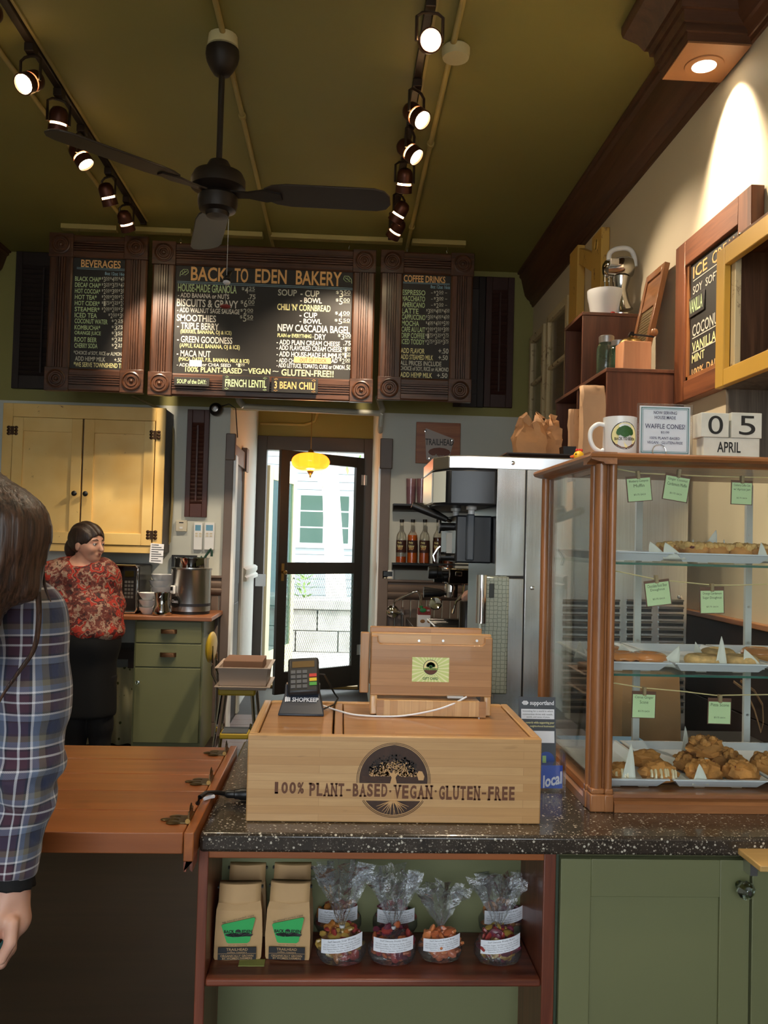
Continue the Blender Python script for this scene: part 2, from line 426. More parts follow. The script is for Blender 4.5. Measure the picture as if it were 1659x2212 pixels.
# corner casings of the opening
tr = struct(B().box(*[at(x, 1200, YB).x for x in (481, 499)], YB - .03, YB, .0, 2.1).obj('trim_3', TAUPE, bev=.004))
B().box(at(490, 945, YB).x, at(511, 945, YB).x, YB - .05, YB, 2.06, 2.26).obj('corner_block', TAUPE, tr, bev=.006)
B().box(at(499, 1200, YB).x, at(503, 1200, YB).x + .006, YB - .02, YB + .1, 0, 2.1).obj('edge_bead', WHITE, tr)
x0 = PR - .005
tr = struct(B().box(x0, x0 + .075, YB - .03, YB, 0, 2.05).obj('trim_4', TAUPE, bev=.004))
B().box(x0 - .01, x0 + .085, YB - .05, YB, 2.03, 2.26).obj('corner_block', TAUPE, tr, bev=.006)
B().box(x0 - .012, x0, YB - .02, YB + .08, 0, 2.05).obj('edge_bead', WHITE, tr)
# chair rail and beadboard wainscot, right of the passage and left of it
def wainscot(x0, x1, zt, nm):
    p = [(0, -.012), (-.02, 0), (-.034, .02), (-.034, .035), (-.02, .045), (-.03, .065), (-.03, .085), (-.012, .1), (-.012, .115), (-.03, .125), (-.03, .14), (0, .14)]
    r = struct(B().prism([(YB + a, zt - .14 + c) for a, c in p], x0, x1, 'yz').obj(nm, TAUPE))
    k = 0; x = x0
    pl = None
    while x < x1 - .01:
        if pl is None: o = pl = B().box(0, .054, YB - .014, YB, .1, zt - .15).obj('beadboard_plank', TAUPE, r, bev=.006)
        else: o = clone(pl, r)
        o.location = (x, 0, 0); x += .06
    B().box(x0, x1, YB - .025, YB, 0, .1).obj('base_board', TAUPE, r)
wainscot(x0 + .075, XW, at(870, 1252, YB).z, 'trim_5')
wainscot(-1.02, at(481, 1250, YB).x, at(468, 1243, YB).z, 'trim_6')
# crown cornice along the right wall, stub of the left one
def cornice(x, sgn, y0, y1, nm, zb):
    H = ZC - zb; pr = [(0, 0), (.012, 0), (.016, .07), (.022, .075), (.03, .12), (.026, .13), (.04, .2), (.05, .22), (.07, .33), (.1, .8), (.115, .86), (.115, .93), (.13, .95), (.13, 1), (0, 1)]
    return struct(B().prism([(x + sgn * a, zb + c * H) for a, c in pr], y0, y1, 'xz').obj(nm, CORNICE('y'), ang=25))
cornice(XW, -1, YF, YB, 'trim_7', 3.315)
cornice(XL, 1, YF, YB, 'trim_8', 3.38)
# dark board wainscot along the right wall
zw = atx(1600, 1340, XW - .03).z
for k, (ya_, yb_) in enumerate(((YF + .01, 4.15),)):
    tr = struct(B().box(XW - .035, XW - .001, ya_, yb_, zw - .02, zw).obj('trim_9', OAK('y'), bev=.003))
    for j in range(8): B().box(XW - .02, XW - .001, ya_, yb_, (zw - .02) * j / 8 + .003, (zw - .02) * (j + 1) / 8).obj('wainscot_board', DKBROWN, tr, bev=.003)
# back door frame
dj = struct(B().box(PL, -.765, YD - .02, YD + .12, 0, 2.5).obj('door_frame', TAUPE_D, bev=.004))
B().box(.205, PR, YD - .02, YD + .12, 0, 2.5).obj('jamb', TAUPE_D, dj, bev=.004)
B().box(-.765, .205, YD - .02, YD + .12, 2.36, 2.5).obj('head', TAUPE_D, dj, bev=.004)
B().box(-.765, .205, YD - .04, YD + .14, 0, .03).obj('threshold', BRASS, dj, bev=.004)
B().box(PL + .02, -.74, YD - .03, YD - .02, 1.0, 1.12).obj('strike_plate', STEEL, dj)

# ------------------------------------------------------------------ screen door (swings in, hinged at the right jamb)
SD = struct(bpy.data.objects.new('door_1', None)); COL.objects.link(SD)
SD.location = (.2, YD - .05, 0.05); SD.rotation_euler = (0, 0, rad(180 + 38.5)); W_ = 1.0; Hd = 2.25
dm = mat('dark_brown_door_paint', S(36, 29, 25), .4)
def dbox(nm, x0, x1, z0, z1, m=dm, y0=-.02, y1=.02, bev=.003): return B().box(x0, x1, y0, y1, z0, z1).obj(nm, m, SD, bev=bev)
dbox('stile', 0, .1, 0, Hd); dbox('stile', W_ - .1, W_, 0, Hd)
dbox('top_rail', .1, W_ - .1, Hd - .1, Hd); dbox('lock_rail', .1, W_ - .1, 1.1, 1.21); dbox('bottom_rail', .1, W_ - .1, 0, .2)
b = B()                                        # expanded-metal guard in the lower half, fine wires
sp = .024
for k in range(-40, 80):
    for sg in (1, -1):
        x = .1 + k * sp; pts = []
        z0, z1 = .2, 1.1
        # line x = x + sg*(z-z0)*.45 clipped to the panel
        def cl(z): return x + sg * (z - z0) * .45
        za, zb = z0, z1
        lo, hi = .1, W_ - .1
        t = [(lo - x) / (sg * .45) + z0, (hi - x) / (sg * .45) + z0]
        za = max(za, min(t)); zb = min(zb, max(t))
        if zb - za > .02: b.tube([(cl(za), 0, za), (cl(zb), 0, zb)], .0016, 3, cap=False)
o = b.obj('wire_guard', STEEL, SD); o['kind'] = 'stuff'
b = B().lathe([(.012, 0), (.012, .02), (.02, .03), (.02, .05), (.012, .06)], 14, (W_ - .05, .02, 1.12), (0, 1, 0)).obj('knob', BRASS, SD)
b = B().box(W_ - .065, W_ - .035, .02, .024, 1.04, 1.2).obj('knob_plate', BRASS, SD)
for z in (.35, 2.03):
    B().box(-.03, .04, .02, .026, z - .05, z + .05).cyl((0, .028, z - .05), (0, .028, z + .05), .008).obj('hinge', STEEL, SD)

# ------------------------------------------------------------------ outside the back door
CONC = mat('weathered_concrete', S(150, 148, 140), .85, noise=(5, .2), bump=(30, .3))
struct(B().box(-40, 40, -40, 60, -.3, -.125).obj('ground', mat('pale_paving', S(170, 166, 158), .85, noise=(3, .08))))
rw = struct(B().box(-6, 6, 12.35, 12.8, -.13, .5).obj('wall_garden', CONC))
for i in range(14):
    for j in range(2):
        o = B().box(-4.2 + i * .6 + (j % 2) * .3, -4.2 + i * .6 + (j % 2) * .3 + .585, 12.2, 12.36, -.12 + j * .3, -.12 + j * .3 + .29).obj('block', CONC, rw, bev=.008)
B().box(-6, 6, 12.14, 12.9, .48, .62).obj('coping', CONC, rw, bev=.015)
# cream glazed outer door standing open
CREAM = mat('cream_door_paint', S(216, 208, 166), .45)
d3 = struct(bpy.data.objects.new('door_3', None)); COL.objects.link(d3); d3.location = (-.76, YD + .14, .02); d3.rotation_euler = (0, 0, rad(76))
for nm, x0, x1, z0, z1 in (('stile', 0, .12, 0, 2.2), ('stile', .83, .95, 0, 2.2), ('top_rail', .12, .83, 2.06, 2.2), ('bottom_rail', .12, .83, 0, .3)):
    B().box(x0, x1, -.02, .02, z0, z1).obj(nm, CREAM, d3, bev=.003)
B().box(.12, .83, -.003, .003, .3, 2.06).obj('pane', thin_glass('door_glass', S(170, 205, 205), .8), d3)
B().tube([(.89, -.02, 1.02), (.89, -.06, 1.02), (.8, -.06, 1.02)], .009).obj('handle', CHROME, d3)
# neighbour house
nb = thing('house', 'grey house with a dark framed window seen through the open screen door', 'house', (0, 17, 0))
SID = mat('grey_siding', S(140, 150, 152), .7)
B().box(-7, 7, 0, .3, -.13, 5).obj('wall', SID, nb)
for k in range(22): B().box(-3.2, 2.6, -.02, 0, .2 + k * .16, .2 + k * .16 + .15).obj('siding_board', SID, nb)
X0, X1, Z0, Z1 = rect(648, 1098, 670, 1172, 16.9)
DGL = mat('dark_window_glass', S(60, 82, 74), .1)
w1 = B().box(X0 - .12, X1 + .9, -.06, -.021, Z0 - .1, Z1 + .25).obj('window', mat('pale_trim', S(200, 208, 206), .6), nb)
for k in range(2):
    for j in range(3):
        B().box(X0 + k * .5, X0 + k * .5 + .45, -.075, -.06, Z0 + j * .32, Z0 + j * .32 + .29).obj('pane', DGL, w1)
# pale tree trunk and garden plants
tk = thing('tree', 'pale tree trunk with a few branches outside the back door', 'tree', tuple(at(723, 1390, 13.4).xy) + (0.5,))
b0 = at(727, 1300, 13.4) - sub(tk); t0 = at(712, 1000, 13.4) - sub(tk)
BARK = mat('pale_bark', S(196, 190, 178), .8, noise=(6, .12), bump=(12, .6, .01))
B().tube([b0 - Vector((0, 0, .6)), b0, (b0 + t0) / 2, t0, t0 + Vector((.05, 0, 1.2))], [.2, .17, .15, .13, .1], 12).obj('trunk', BARK, tk)
B().tube([t0 - Vector((0, 0, .3)), t0 + Vector((.3, 0, .5)), t0 + Vector((.5, 0, 1.2))], [.07, .05, .03], 8).obj('branch', BARK, tk)
B().tube([t0 - Vector((0, 0, .5)), t0 + Vector((-.4, .1, .2)), t0 + Vector((-.9, .1, .5))], [.06, .04, .03], 8).obj('branch', BARK, tk)
LEAF = mat('fresh_leaf', S(110, 150, 60), .5, noise=(10, .3))
b = B()
for k in range(260):
    c = t0 + Vector((random.gauss(.1, .8), random.gauss(0, .5), random.gauss(1.0, .5))); d = Vector((random.gauss(0, 1), random.gauss(0, 1), random.gauss(0, .6))).normalized() * .09; e = d.orthogonal().normalized() * .04
    b.quad(c - d, c + e, c + d, c - e)
o = b.obj('foliage', LEAF, tk); o['kind'] = 'stuff'
for k, (px, h) in enumerate(((656, .5),)):
    p = at(px, 1306, 12.5); g = thing('garden_plant', ['tall flowering green plant on the concrete garden wall', 'leafy green plant between the flowering plant and the pale trunk', 'low green plant nearest the cream open door'][k], 'plant', (p.x, 12.5, .62), 'plants on the garden wall')
    b = B(); fb = B()
    for q in range(46):
        a = random.uniform(0, 6.28); r = random.uniform(.02, (.2, .1)[k]); z = random.uniform(.02, h) * (1 - r * 1.6); c = Vector((math.cos(a) * r, math.sin(a) * r, max(z, .02)))
        d = Vector((math.cos(a), math.sin(a), .5)).normalized() * .07; e = Vector((-math.sin(a), math.cos(a), 0)) * .022
        b.quad(c - d, c + e, c + d, c - e)
        if q % 3 == 0: fb.ell(c + Vector((0, 0, .1)), .014, 6, 4)
    o = b.obj('leaves', LEAF, g); o['kind'] = 'stuff'
    if k == 0: o = fb.obj('blossoms', PAPER, g); o['kind'] = 'stuff'
# ------------------------------------------------------------------ ceiling: battens, conduits, track lights, fan
CREAMP = mat('cream_conduit_paint', S(176, 160, 96), .5)
YS = 5.87
for k, (a, c) in enumerate(((133, 253), (291, 414), (483, 568), (585, 870), (890, 1006))):
    x0, x1 = at(a, 505, YS).x, at(c, 505, YS).x
    struct(B().box(x0, x1, YS - .03, YS + .03, ZC - .035, ZC - .001).obj('trim_%d' % (20 + k), CREAMP, bev=.004))
def conduit(name, pts, r, label, m=CREAMP, straps=()):
    o = thing(name, label, 'pipe', pts[0]); B().tube(pts, r, 10).obj('run', m, o, w=True)
    for s in straps: B().lathe([(r * 1.5, -.012), (r * 1.5, .012)], 12, s, (0, 1, 0)).obj('clip', m, o, w=True)
    return o
zc = ZC - .014
conduit('conduit', [(-.545, 1.6, zc), (-.545, YB - .004, zc)], .012, 'thin olive conduit running along the ceiling above the fan', straps=[(-.545, y, zc) for y in (2.6, 4.2, 5.2)])
conduit('conduit', [(.408, 1.6, zc), (.408, YB - .004, zc)], .013, 'thin olive conduit beside the track with the round junction box', straps=[(.408, y, zc) for y in (3.0, 4.4, 5.6)])
conduit('conduit', [(-1.56, 2.2, zc), (-1.5, 5.8, zc)], .012, 'thin olive conduit left of the track over the yellow cabinet', straps=[(-1.53, y, zc) for y in (3.2, 4.8)])
jb = B().lathe([(.055, 0), (.06, .02), (.06, .04), (.05, .05)], 20, tuple(atz(985, 100, ZC).xy) + (ZC - .052,)).obj('junction_box', mat('ivory_plastic', S(206, 196, 150), .5))
tag(jb, 'round ivory junction box on the ceiling conduit', 'junction box')
fY = atz(482, 78, ZC)
# --- tracks
TRK = mat('track_bronze', S(52, 42, 36), .45, .4)
GLOW = emission('hot_lamp', (1, .78, .45, 1), 26); RING = emission('lamp_slit_glow', (1, .6, .25, 1), 28)
def track(x, y0, y1, label):
    t = thing('light_track', label, 'track', (x, y0, ZC))
    B().box(x - .017, x + .017, y0, y1, ZC - .024, ZC - .0005).obj('rail', TRK, t, w=True, bev=.003)
    B().box(x + .022, x + .034, y0, y1, ZC - .012, ZC - .0005).obj('cover_strip', CREAMP, t, w=True)
    B().box(x - .02, x + .02, y1, y1 + .02, ZC - .028, ZC - .0005).obj('end_cap', TRK, t, w=True)
TXL, TXR = -1.375, .283
track(TXL, 2.1, 5.72, 'dark ceiling light track over the yellow cabinet')
track(TXR, 2.1, 5.8, 'dark ceiling light track running over the middle of the bakery counter')
def head(x, y, aim, label, power, spot=60, glow=GLOW):
    t = thing('track_light', label, 'track light', (x, y, ZC - .024), 'track spotlights on the ceiling')
    a = Vector(aim).normalized(); p = Vector((0, 0, -.155))
    side = Vector((a.y, -a.x, 0)); side = side.normalized() if side.length > .05 else Vector((1, 0, 0))
    B().box(-.02, .02, -.03, .03, -.035, 0).obj('adapter', TRK, t, bev=.003)
    B().tube([p + side * .05, Vector((0, 0, -.06)) + side * .05, Vector((0, 0, -.045)) + side * .03, Vector((0, 0, -.042)), Vector((0, 0, -.045)) - side * .03, Vector((0, 0, -.06)) - side * .05, p - side * .05], .0065, 6).obj('yoke', TRK, t)
    can = B().lathe([(.012, -.075), (.03, -.068), (.041, -.05), (.043, -.03), (.043, .0)], 20, p, a).obj('housing', mat('copper_bronze', S(84, 50, 40), .35, .7), t)
    B().lathe([(.036, 0), (.036, .011)], 20, p, a).obj('light_slit', RING, can)
    q = B().lathe([(.044, .011), (.045, .05), (.04, .052), (.038, .03), (.03, .03), (.03, .011)], 20, p, a).obj('snoot', mat('copper_bronze', S(84, 50, 40), .35, .7), t)
    B().lathe([(.036, .036), (.037, .043)], 20, p, a).obj('lens', glow, q)
    d = bpy.data.lights.new('track_lamp', 'SPOT'); d.energy = power * 2.4; d.spot_size = rad(spot); d.spot_blend = .6; d.color = (1, .82, .6); d.shadow_soft_size = .03
    o = bpy.data.objects.new('track_lamp', d); COL.objects.link(o); o.parent = t; o.location = p + a * .06
    o.rotation_euler = a.to_track_quat('-Z', 'Y').to_euler()
def hy(px, py): return atz(px, py, ZC - .18).y
for px, py, aim, lab, pw in (
    (5, 40, (-.3, -.5, -.8), 'track light at the picture edge, first on the track over the yellow cabinet', 26),
    (72, 178, (-.25, -.75, -.6), 'brightly glowing track light facing the room over the long-haired customer', 26),
    (143, 268, (-.12, .2, -1), 'track light above the tip of the long fan blade', 22),
    (188, 340, (.55, -.1, -.8), 'track light tilted toward the fan, third back from the glowing one', 18),
    (238, 425, (.22, .42, -.86), 'track light with a thin glowing slit before the beverage board', 24),
    (277, 482, (.2, .62, -.9), 'unlit looking track light at the end of its track above the beverage board', 34)):
    head(TXL, hy(px, py), aim, lab, pw, 62)
for px, py, aim, lab, pw in (
    (925, 90, (.02, -.92, -.45), 'brightest track light, facing the camera near the junction box', 40),
    (903, 250, (.55, -.55, -.7), 'track light turned to the side with a bright open lens', 34),
    (888, 328, (.65, -.35, -.7), 'tilted track light just behind the bright lens one', 30),
    (868, 395, (-.03, .5, -.9), 'track light in an open wire yoke with two glowing slits', 30),
    (856, 462, (-.5, .45, -.85), 'reddish track light next to the tip of the level fan blade', 44),
    (849, 498, (-.45, .6, -.7), 'track light nearest the big menu board at the end of its track', 44)):
    head(TXR, hy(px, py), aim, lab, pw, 62)

for x, y, aim, lab, pw in ((TXR, 2.25, (.35, -.12, -.95), 'track light straight above the pastry case, out of the picture', 26), (TXR, 1.3, (.1, .3, -.95), 'track light above the customer side of the counter', 22), (TXL, 2.3, (.4, .1, -.9), 'track light above the counter flap', 22)):  # extra spots out of view, added to brighten counter and pastry case
    head(x, y, aim, lab, pw, 75)
# --- ceiling fan
FAN = mat('oil_rubbed_bronze', S(40, 33, 28), .5, .35)
fn = thing('ceiling_fan', 'dark bronze three-blade ceiling fan on a long rod', 'ceiling fan', (fY.x, fY.y, ZC))
def fz(py): return at(480, py, fY.y).z - ZC
B().lathe([(.06, -.002), (.065, -.05), (.045, -.055)], 16).obj('mounting_plate', mat('ivory_plastic', S(206, 196, 150), .5), fn)
B().lathe([(.016, -.17), (.034, -.163), (.05, -.14), (.064, -.112), (.07, -.085), (.068, -.06), (.0, -.055)], 28).obj('canopy', FAN, fn)
zt = fz(350); B().cyl((0, 0, -.16), (0, 0, zt - .02), .0125).obj('down_rod', FAN, fn)
zm = fz(395)
B().lathe([(.014, zt + .01), (.04, zt), (.055, zt - .03), (.055, zt - .045), (.1, zm + .035), (.112, zm + .01), (.112, zm - .025), (.085, zm - .04), (.0, zm - .04)][::-1], 32).obj('motor_housing', FAN, fn)
z2 = fz(432)
B().lathe([(.0, z2 - .075), (.045, z2 - .07), (.05, z2 - .055), (.075, z2 - .045), (.082, z2 - .02), (.082, z2 + .01), (.07, z2 + .02), (.05, z2 + .05)], 32).obj('switch_housing', FAN, fn)
zb = fz(415)
BL = mat('dark_fan_blade', S(52, 42, 34), .5)
def blade(angle, droop, twist, L=.72):
    pts = []; hw = .075
    out = [(.2, -.5 * hw), (.24, -.85 * hw), (.3, -hw), (L - .06, -hw), (L - .02, -.8 * hw), (L, -.35 * hw), (L, .35 * hw), (L - .02, .8 * hw), (L - .06, hw), (.3, hw), (.24, .85 * hw), (.2, .5 * hw)]
    M = Matrix.Translation((0, 0, zb)) @ Matrix.Rotation(rad(angle), 4, 'Z') @ Matrix.Rotation(rad(droop), 4, 'Y') @ Matrix.Rotation(rad(twist), 4, 'X')
    o = B().prism(out, -.004, .004, 'xy').xf(M).obj('blade', BL, fn, bev=.002)
    B().prism([(.05, -.025), (.13, -.02), (.2, -.04), (.27, -.02), (.27, .02), (.2, .04), (.13, .02), (.05, .025)], -.012, -.004, 'xy').xf(M).obj('blade_iron', FAN, o)
blade(-8, 3.5, -12); blade(103, 0, -12, .74); blade(222, 0, -10)
for zz in (0,):
    pc = [(.04, .05, z2 - .06), (.04, .05, z2 - .3), (.038, .05, z2 - .42)]
    B().tube(pc, .0012, 4).obj('pull_chain', mat('white_string', S(200, 200, 190), .7), fn)
# paper birds hanging on the pull chain
bird = thing('paper_bird', 'small black and white ornament hanging below the fan hub', 'ornament', (fY.x + .038, fY.y + .05, at(480, 606, fY.y).z))
B().ell((0, 0, .02), (.018, .03, .014), 10, 6).noise(.006, 30).obj('body', BLACK, bird)
B().add([(0, -.01, .025), (-.01, .03, .06), (.02, .05, .075), (.01, .02, .028)], [(0, 1, 2, 3)]).obj('wing', BLACK, bird, solid=.002)
B().ell((.003, -.005, .006), (.016, .024, .008), 10, 6).obj('belly', PAPER, bird)
B().tube([(0, 0, .03), (0, 0, .13)], .0008, 4).obj('thread', INK, bird)
bird = thing('paper_bird', 'small red ornament hanging below the black and white one', 'ornament', (fY.x + .04, fY.y + .05, at(480, 655, fY.y).z))
B().ell((0, 0, .0), (.022, .02, .009), 10, 6).noise(.006, 40, 3).obj('body', mat('dark_red_paper', S(120, 36, 26), .6), bird)
B().tube([(0, 0, 0), (-.002, 0, .09)], .0008, 4).obj('thread', INK, bird)

# --- crown-moulded downlight box on the right wall
zb_ = 3.31
pa, pb, pc_, pd = atz(1425, 173, zb_), atz(1555, 173, zb_), atz(1624, 90, zb_), atz(1476, 91, zb_)
dl = thing('downlight_box', 'brown crown-moulded box with a recessed downlight above the ice cream board', 'light fixture', (XW, (pa.y + pd.y) / 2, zb_))
lx, y0, y1 = pa.x, (pc_.y + pd.y) / 2, (pa.y + pb.y) / 2
cx_, rings = XW - .008, []
for z, e in ((0, 0), (.03, 0), (.032, .008), (.06, .008), (.062, .018), (.1, .022), (.102, .034), (.13, .038), (.132, .05), (.17, .07), (.22, .115), (.24, .12), (.268, .12)):
    rings.append([(lx - e, y0 - e, zb_ + z), (cx_, y0 - e, zb_ + z), (cx_, y1 + e, zb_ + z), (lx - e, y1 + e, zb_ + z)])
B().loft(rings).obj('moulding', CORNICE('x'), dl, w=True, ang=15)
lc = atz(1521, 138, zb_)
BX = mat('light_box_face', S(150, 104, 66), .5)
B().box(lx + .004, cx_, y0 + .004, y1 - .004, zb_ - .006, zb_ + .001).obj('face_plate', BX, dl, w=True)
B().lathe([(.045, 0), (.07, 0), (.072, .004), (.045, .004)], 28, (lc.x, lc.y, zb_ - .01)).obj('trim_ring', BX, dl, w=True)
B().lathe([(.0, 0), (.044, 0), (.044, .003), (0, .003)], 28, (lc.x, lc.y, zb_ - .0105)).obj('lens', emission('downlight_glow', (1, .84, .6, 1), 14), dl, w=True)
d = bpy.data.lights.new('downlight_lamp', 'SPOT'); d.energy = 110; d.spot_size = rad(80); d.spot_blend = .7; d.color = (1, .82, .6); d.shadow_soft_size = .04
o = bpy.data.objects.new('downlight_lamp', d); COL.objects.link(o); o.parent = dl; o.location = Vector((lc.x, lc.y, zb_ - .03)) - sub(dl)
o.rotation_euler = Vector((.45, .05, -1)).to_track_quat('-Z', 'Y').to_euler()

# ------------------------------------------------------------------ hanging menu boards
CH = {'o': mat('orange_chalk', S(242, 190, 124), .8), 'w': mat('white_chalk', S(236, 234, 222), .8), 'y': mat('yellow_chalk', S(238, 232, 168), .8),
      'g': mat('green_chalk', S(196, 220, 166), .8), 'b': mat('blue_chalk', S(150, 190, 210), .8), 'p': mat('pale_chalk', S(206, 206, 190), .8)}
SLATE = mat('chalkboard', S(36, 33, 30), .55, noise=(4, .12))
YBD = 5.85
def flute(w):                                  # cross-section of the fluted moulding, width w, thickness outward
    h = .028; p = [(0, 0), (w, 0), (w, h * .75), (w * .93, h), (w * .72, h)]
    for k in range(4):
        c = w * (.66 - k * .107)
        p += [(c + .045 * w, h * .8), (c + .03 * w, h * 1.25), (c - .03 * w, h * 1.25), (c - .045 * w, h * .8)]
    return p + [(w * .28, h), (w * .07, h), (0, h * .75)]
def board(name, label, X0, X1, Z0, Z1, px_panel):
    fw = .152
    t = thing(name, label, 'menu board', ((X0 + X1) / 2, YBD, Z0), 'hanging chalk menu boards')
    B().box(X0 + .05, X1 - .05, YBD + .0, YBD + .02, Z0 + .05, Z1 - .05).obj('slate', SLATE, t, w=True)
    for x in (X0, X1 - fw):
        B().prism([(x + a, YBD + .01 - c) for a, c in flute(fw)], Z0 + fw, Z1 - fw, 'xy').obj('side_moulding', WALNUT('z'), t, w=True, ang=20)
    for z in (Z0, Z1 - fw):
        B().prism([(YBD + .01 - c, z + a) for a, c in flute(fw)], X0 + fw, X1 - fw, 'yz').obj('cross_moulding', WALNUT('x'), t, w=True, ang=20)
    for x in (X0, X1 - fw):
        for z in (Z0, Z1 - fw):
            c = B().box(x - .004, x + fw + .004, YBD - .034, YBD + .012, z - .004, z + fw + .004).obj('corner_block', WALNUT('x'), t, w=True, bev=.004)
            B().lathe([(.064, 0), (.064, .01), (.056, .014), (.05, .006), (.042, .006), (.036, .012), (.028, .012), (.023, .003), (.016, .003), (.012, .012), (.004, .017), (0, .017)], 32,
                      (x + fw / 2, YBD - .034, z + fw / 2), (0, -1, 0)).obj('rosette', WALNUT('x'), c, w=True)
    for x in (X0 + .18, X1 - .18):
        B().tube([(x, YBD - .005, Z1), (x - .008, YBD - .005, Z1 + .018), (x, YBD - .005, Z1 + .036), (x + .008, YBD - .005, Z1 + .018), (x, YBD - .005, Z1 + .001)], .0022, 6).tube([(x, YBD - .004, Z1 + .036), (x, YBD, ZC - .036)], .0015, 5).obj('hook', CHROME, t, w=True)
    return t
def writer(t, ox, oy, s, Y):
    store = {}
    def R4(x0, x1, y0, y1):
        a = rect(ox + x0 / s, oy + y0 / s, ox + x1 / s, oy + y1 / s, Y); return a
    def put(c, txt, x0, x1, y0, y1, bold=.012):
        X0, X1, Z0, Z1 = R4(x0, x1, y0, y1)
        print_on('lettering', CH[c], t, [(txt, X0, X1, Z0, Z1)], fx(Y), bold, res=3)
    def price(c, items, x0, x1, y0, y1):
        e = []; w = (x1 - x0) / len(items)
        for k, it in enumerate(items):
            a = x0 + k * w; b_ = a + w * .93; d, cts = it
            ww = b_ - a
            sp = [('$', a, a + ww * .2, y0 + (y1 - y0) * .05, y0 + (y1 - y0) * .55), (d, a + ww * .24, a + ww * .5, y0, y1), (cts, a + ww * .55, b_, y0, y0 + (y1 - y0) * .6), ('_', a + ww * .53, b_, y0 + (y1 - y0) * .7, y0 + (y1 - y0) * .75)]
            for q in sp:
                X0, X1, Z0, Z1 = R4(*q[1:]); e.append((q[0], X0, X1, Z0, Z1))
        print_on('lettering', CH[c], t, e, fx(Y), .004)
    def bar(c, x0, x1, y, h=3):
        X0, X1, Z0, Z1 = R4(x0, x1, y, y + h); print_on('rule', CH[c], t, [('_', X0, X1, Z0, Z1)], fx(Y))
    return put, price, bar
YT = YBD - .002
bv = board('menu_board', 'narrow chalkboard headed BEVERAGES in a carved walnut frame', at(105, 680, YBD).x, at(316, 680, YBD).x, 2.44, 3.5, None)
put, price, bar = writer(bv, 0, 490, 3.95, YT)
put('o', 'BEVERAGES', 692, 1030, 285, 350, .02); bar('b', 655, 1080, 352); bar('b', 655, 1080, 364)
put('b', '8oz 12oz 16oz', 895, 1075, 387, 415)
for k, (s_, x1, pr) in enumerate((('BLACK CHAI*', 862, '350400450'), ('DECAF CHAI*', 860, '325375425'), ('HOT COCOA*', 855, '250300350'), ('HOT TEA*', 825, '200200225'), ('HOT CIDER*', 850, '175225275'), ('STEAMER*', 850, '200250300'),
        ('ICED TEA', 828, '250300'), ('COCONUT WATER', 918, '225'), ('KOMBUCHA*', 855, '375'), ('ORANGE JUICE', 860, '350'), ('ROOT BEER', 825, '225'), ('CHERRY SODA', 832, '225'))):
    y = 424 + k * 51.8; put('g', s_, 640 - k * .5, x1, y, y + 41, .015)
    it = [(pr[i], pr[i + 1:i + 3]) for i in range(0, len(pr), 3)]
    price('p', it, {3: 868, 2: 925, 1: 952}[len(it)], {3: 1084, 2: 1082, 1: 1058}[len(it)], y + 3, y + 45)
put('p', '*CHOICE of SOY, RICE or ALMOND', 628, 1060, 1062, 1100); put('p', 'ADD HEMP MILK', 640, 898, 1108, 1146); put('p', '+.50', 975, 1040, 1118, 1152)
put('y', '*WE SERVE TOWNSHEND TEA', 628, 1070, 1158, 1200, .015)

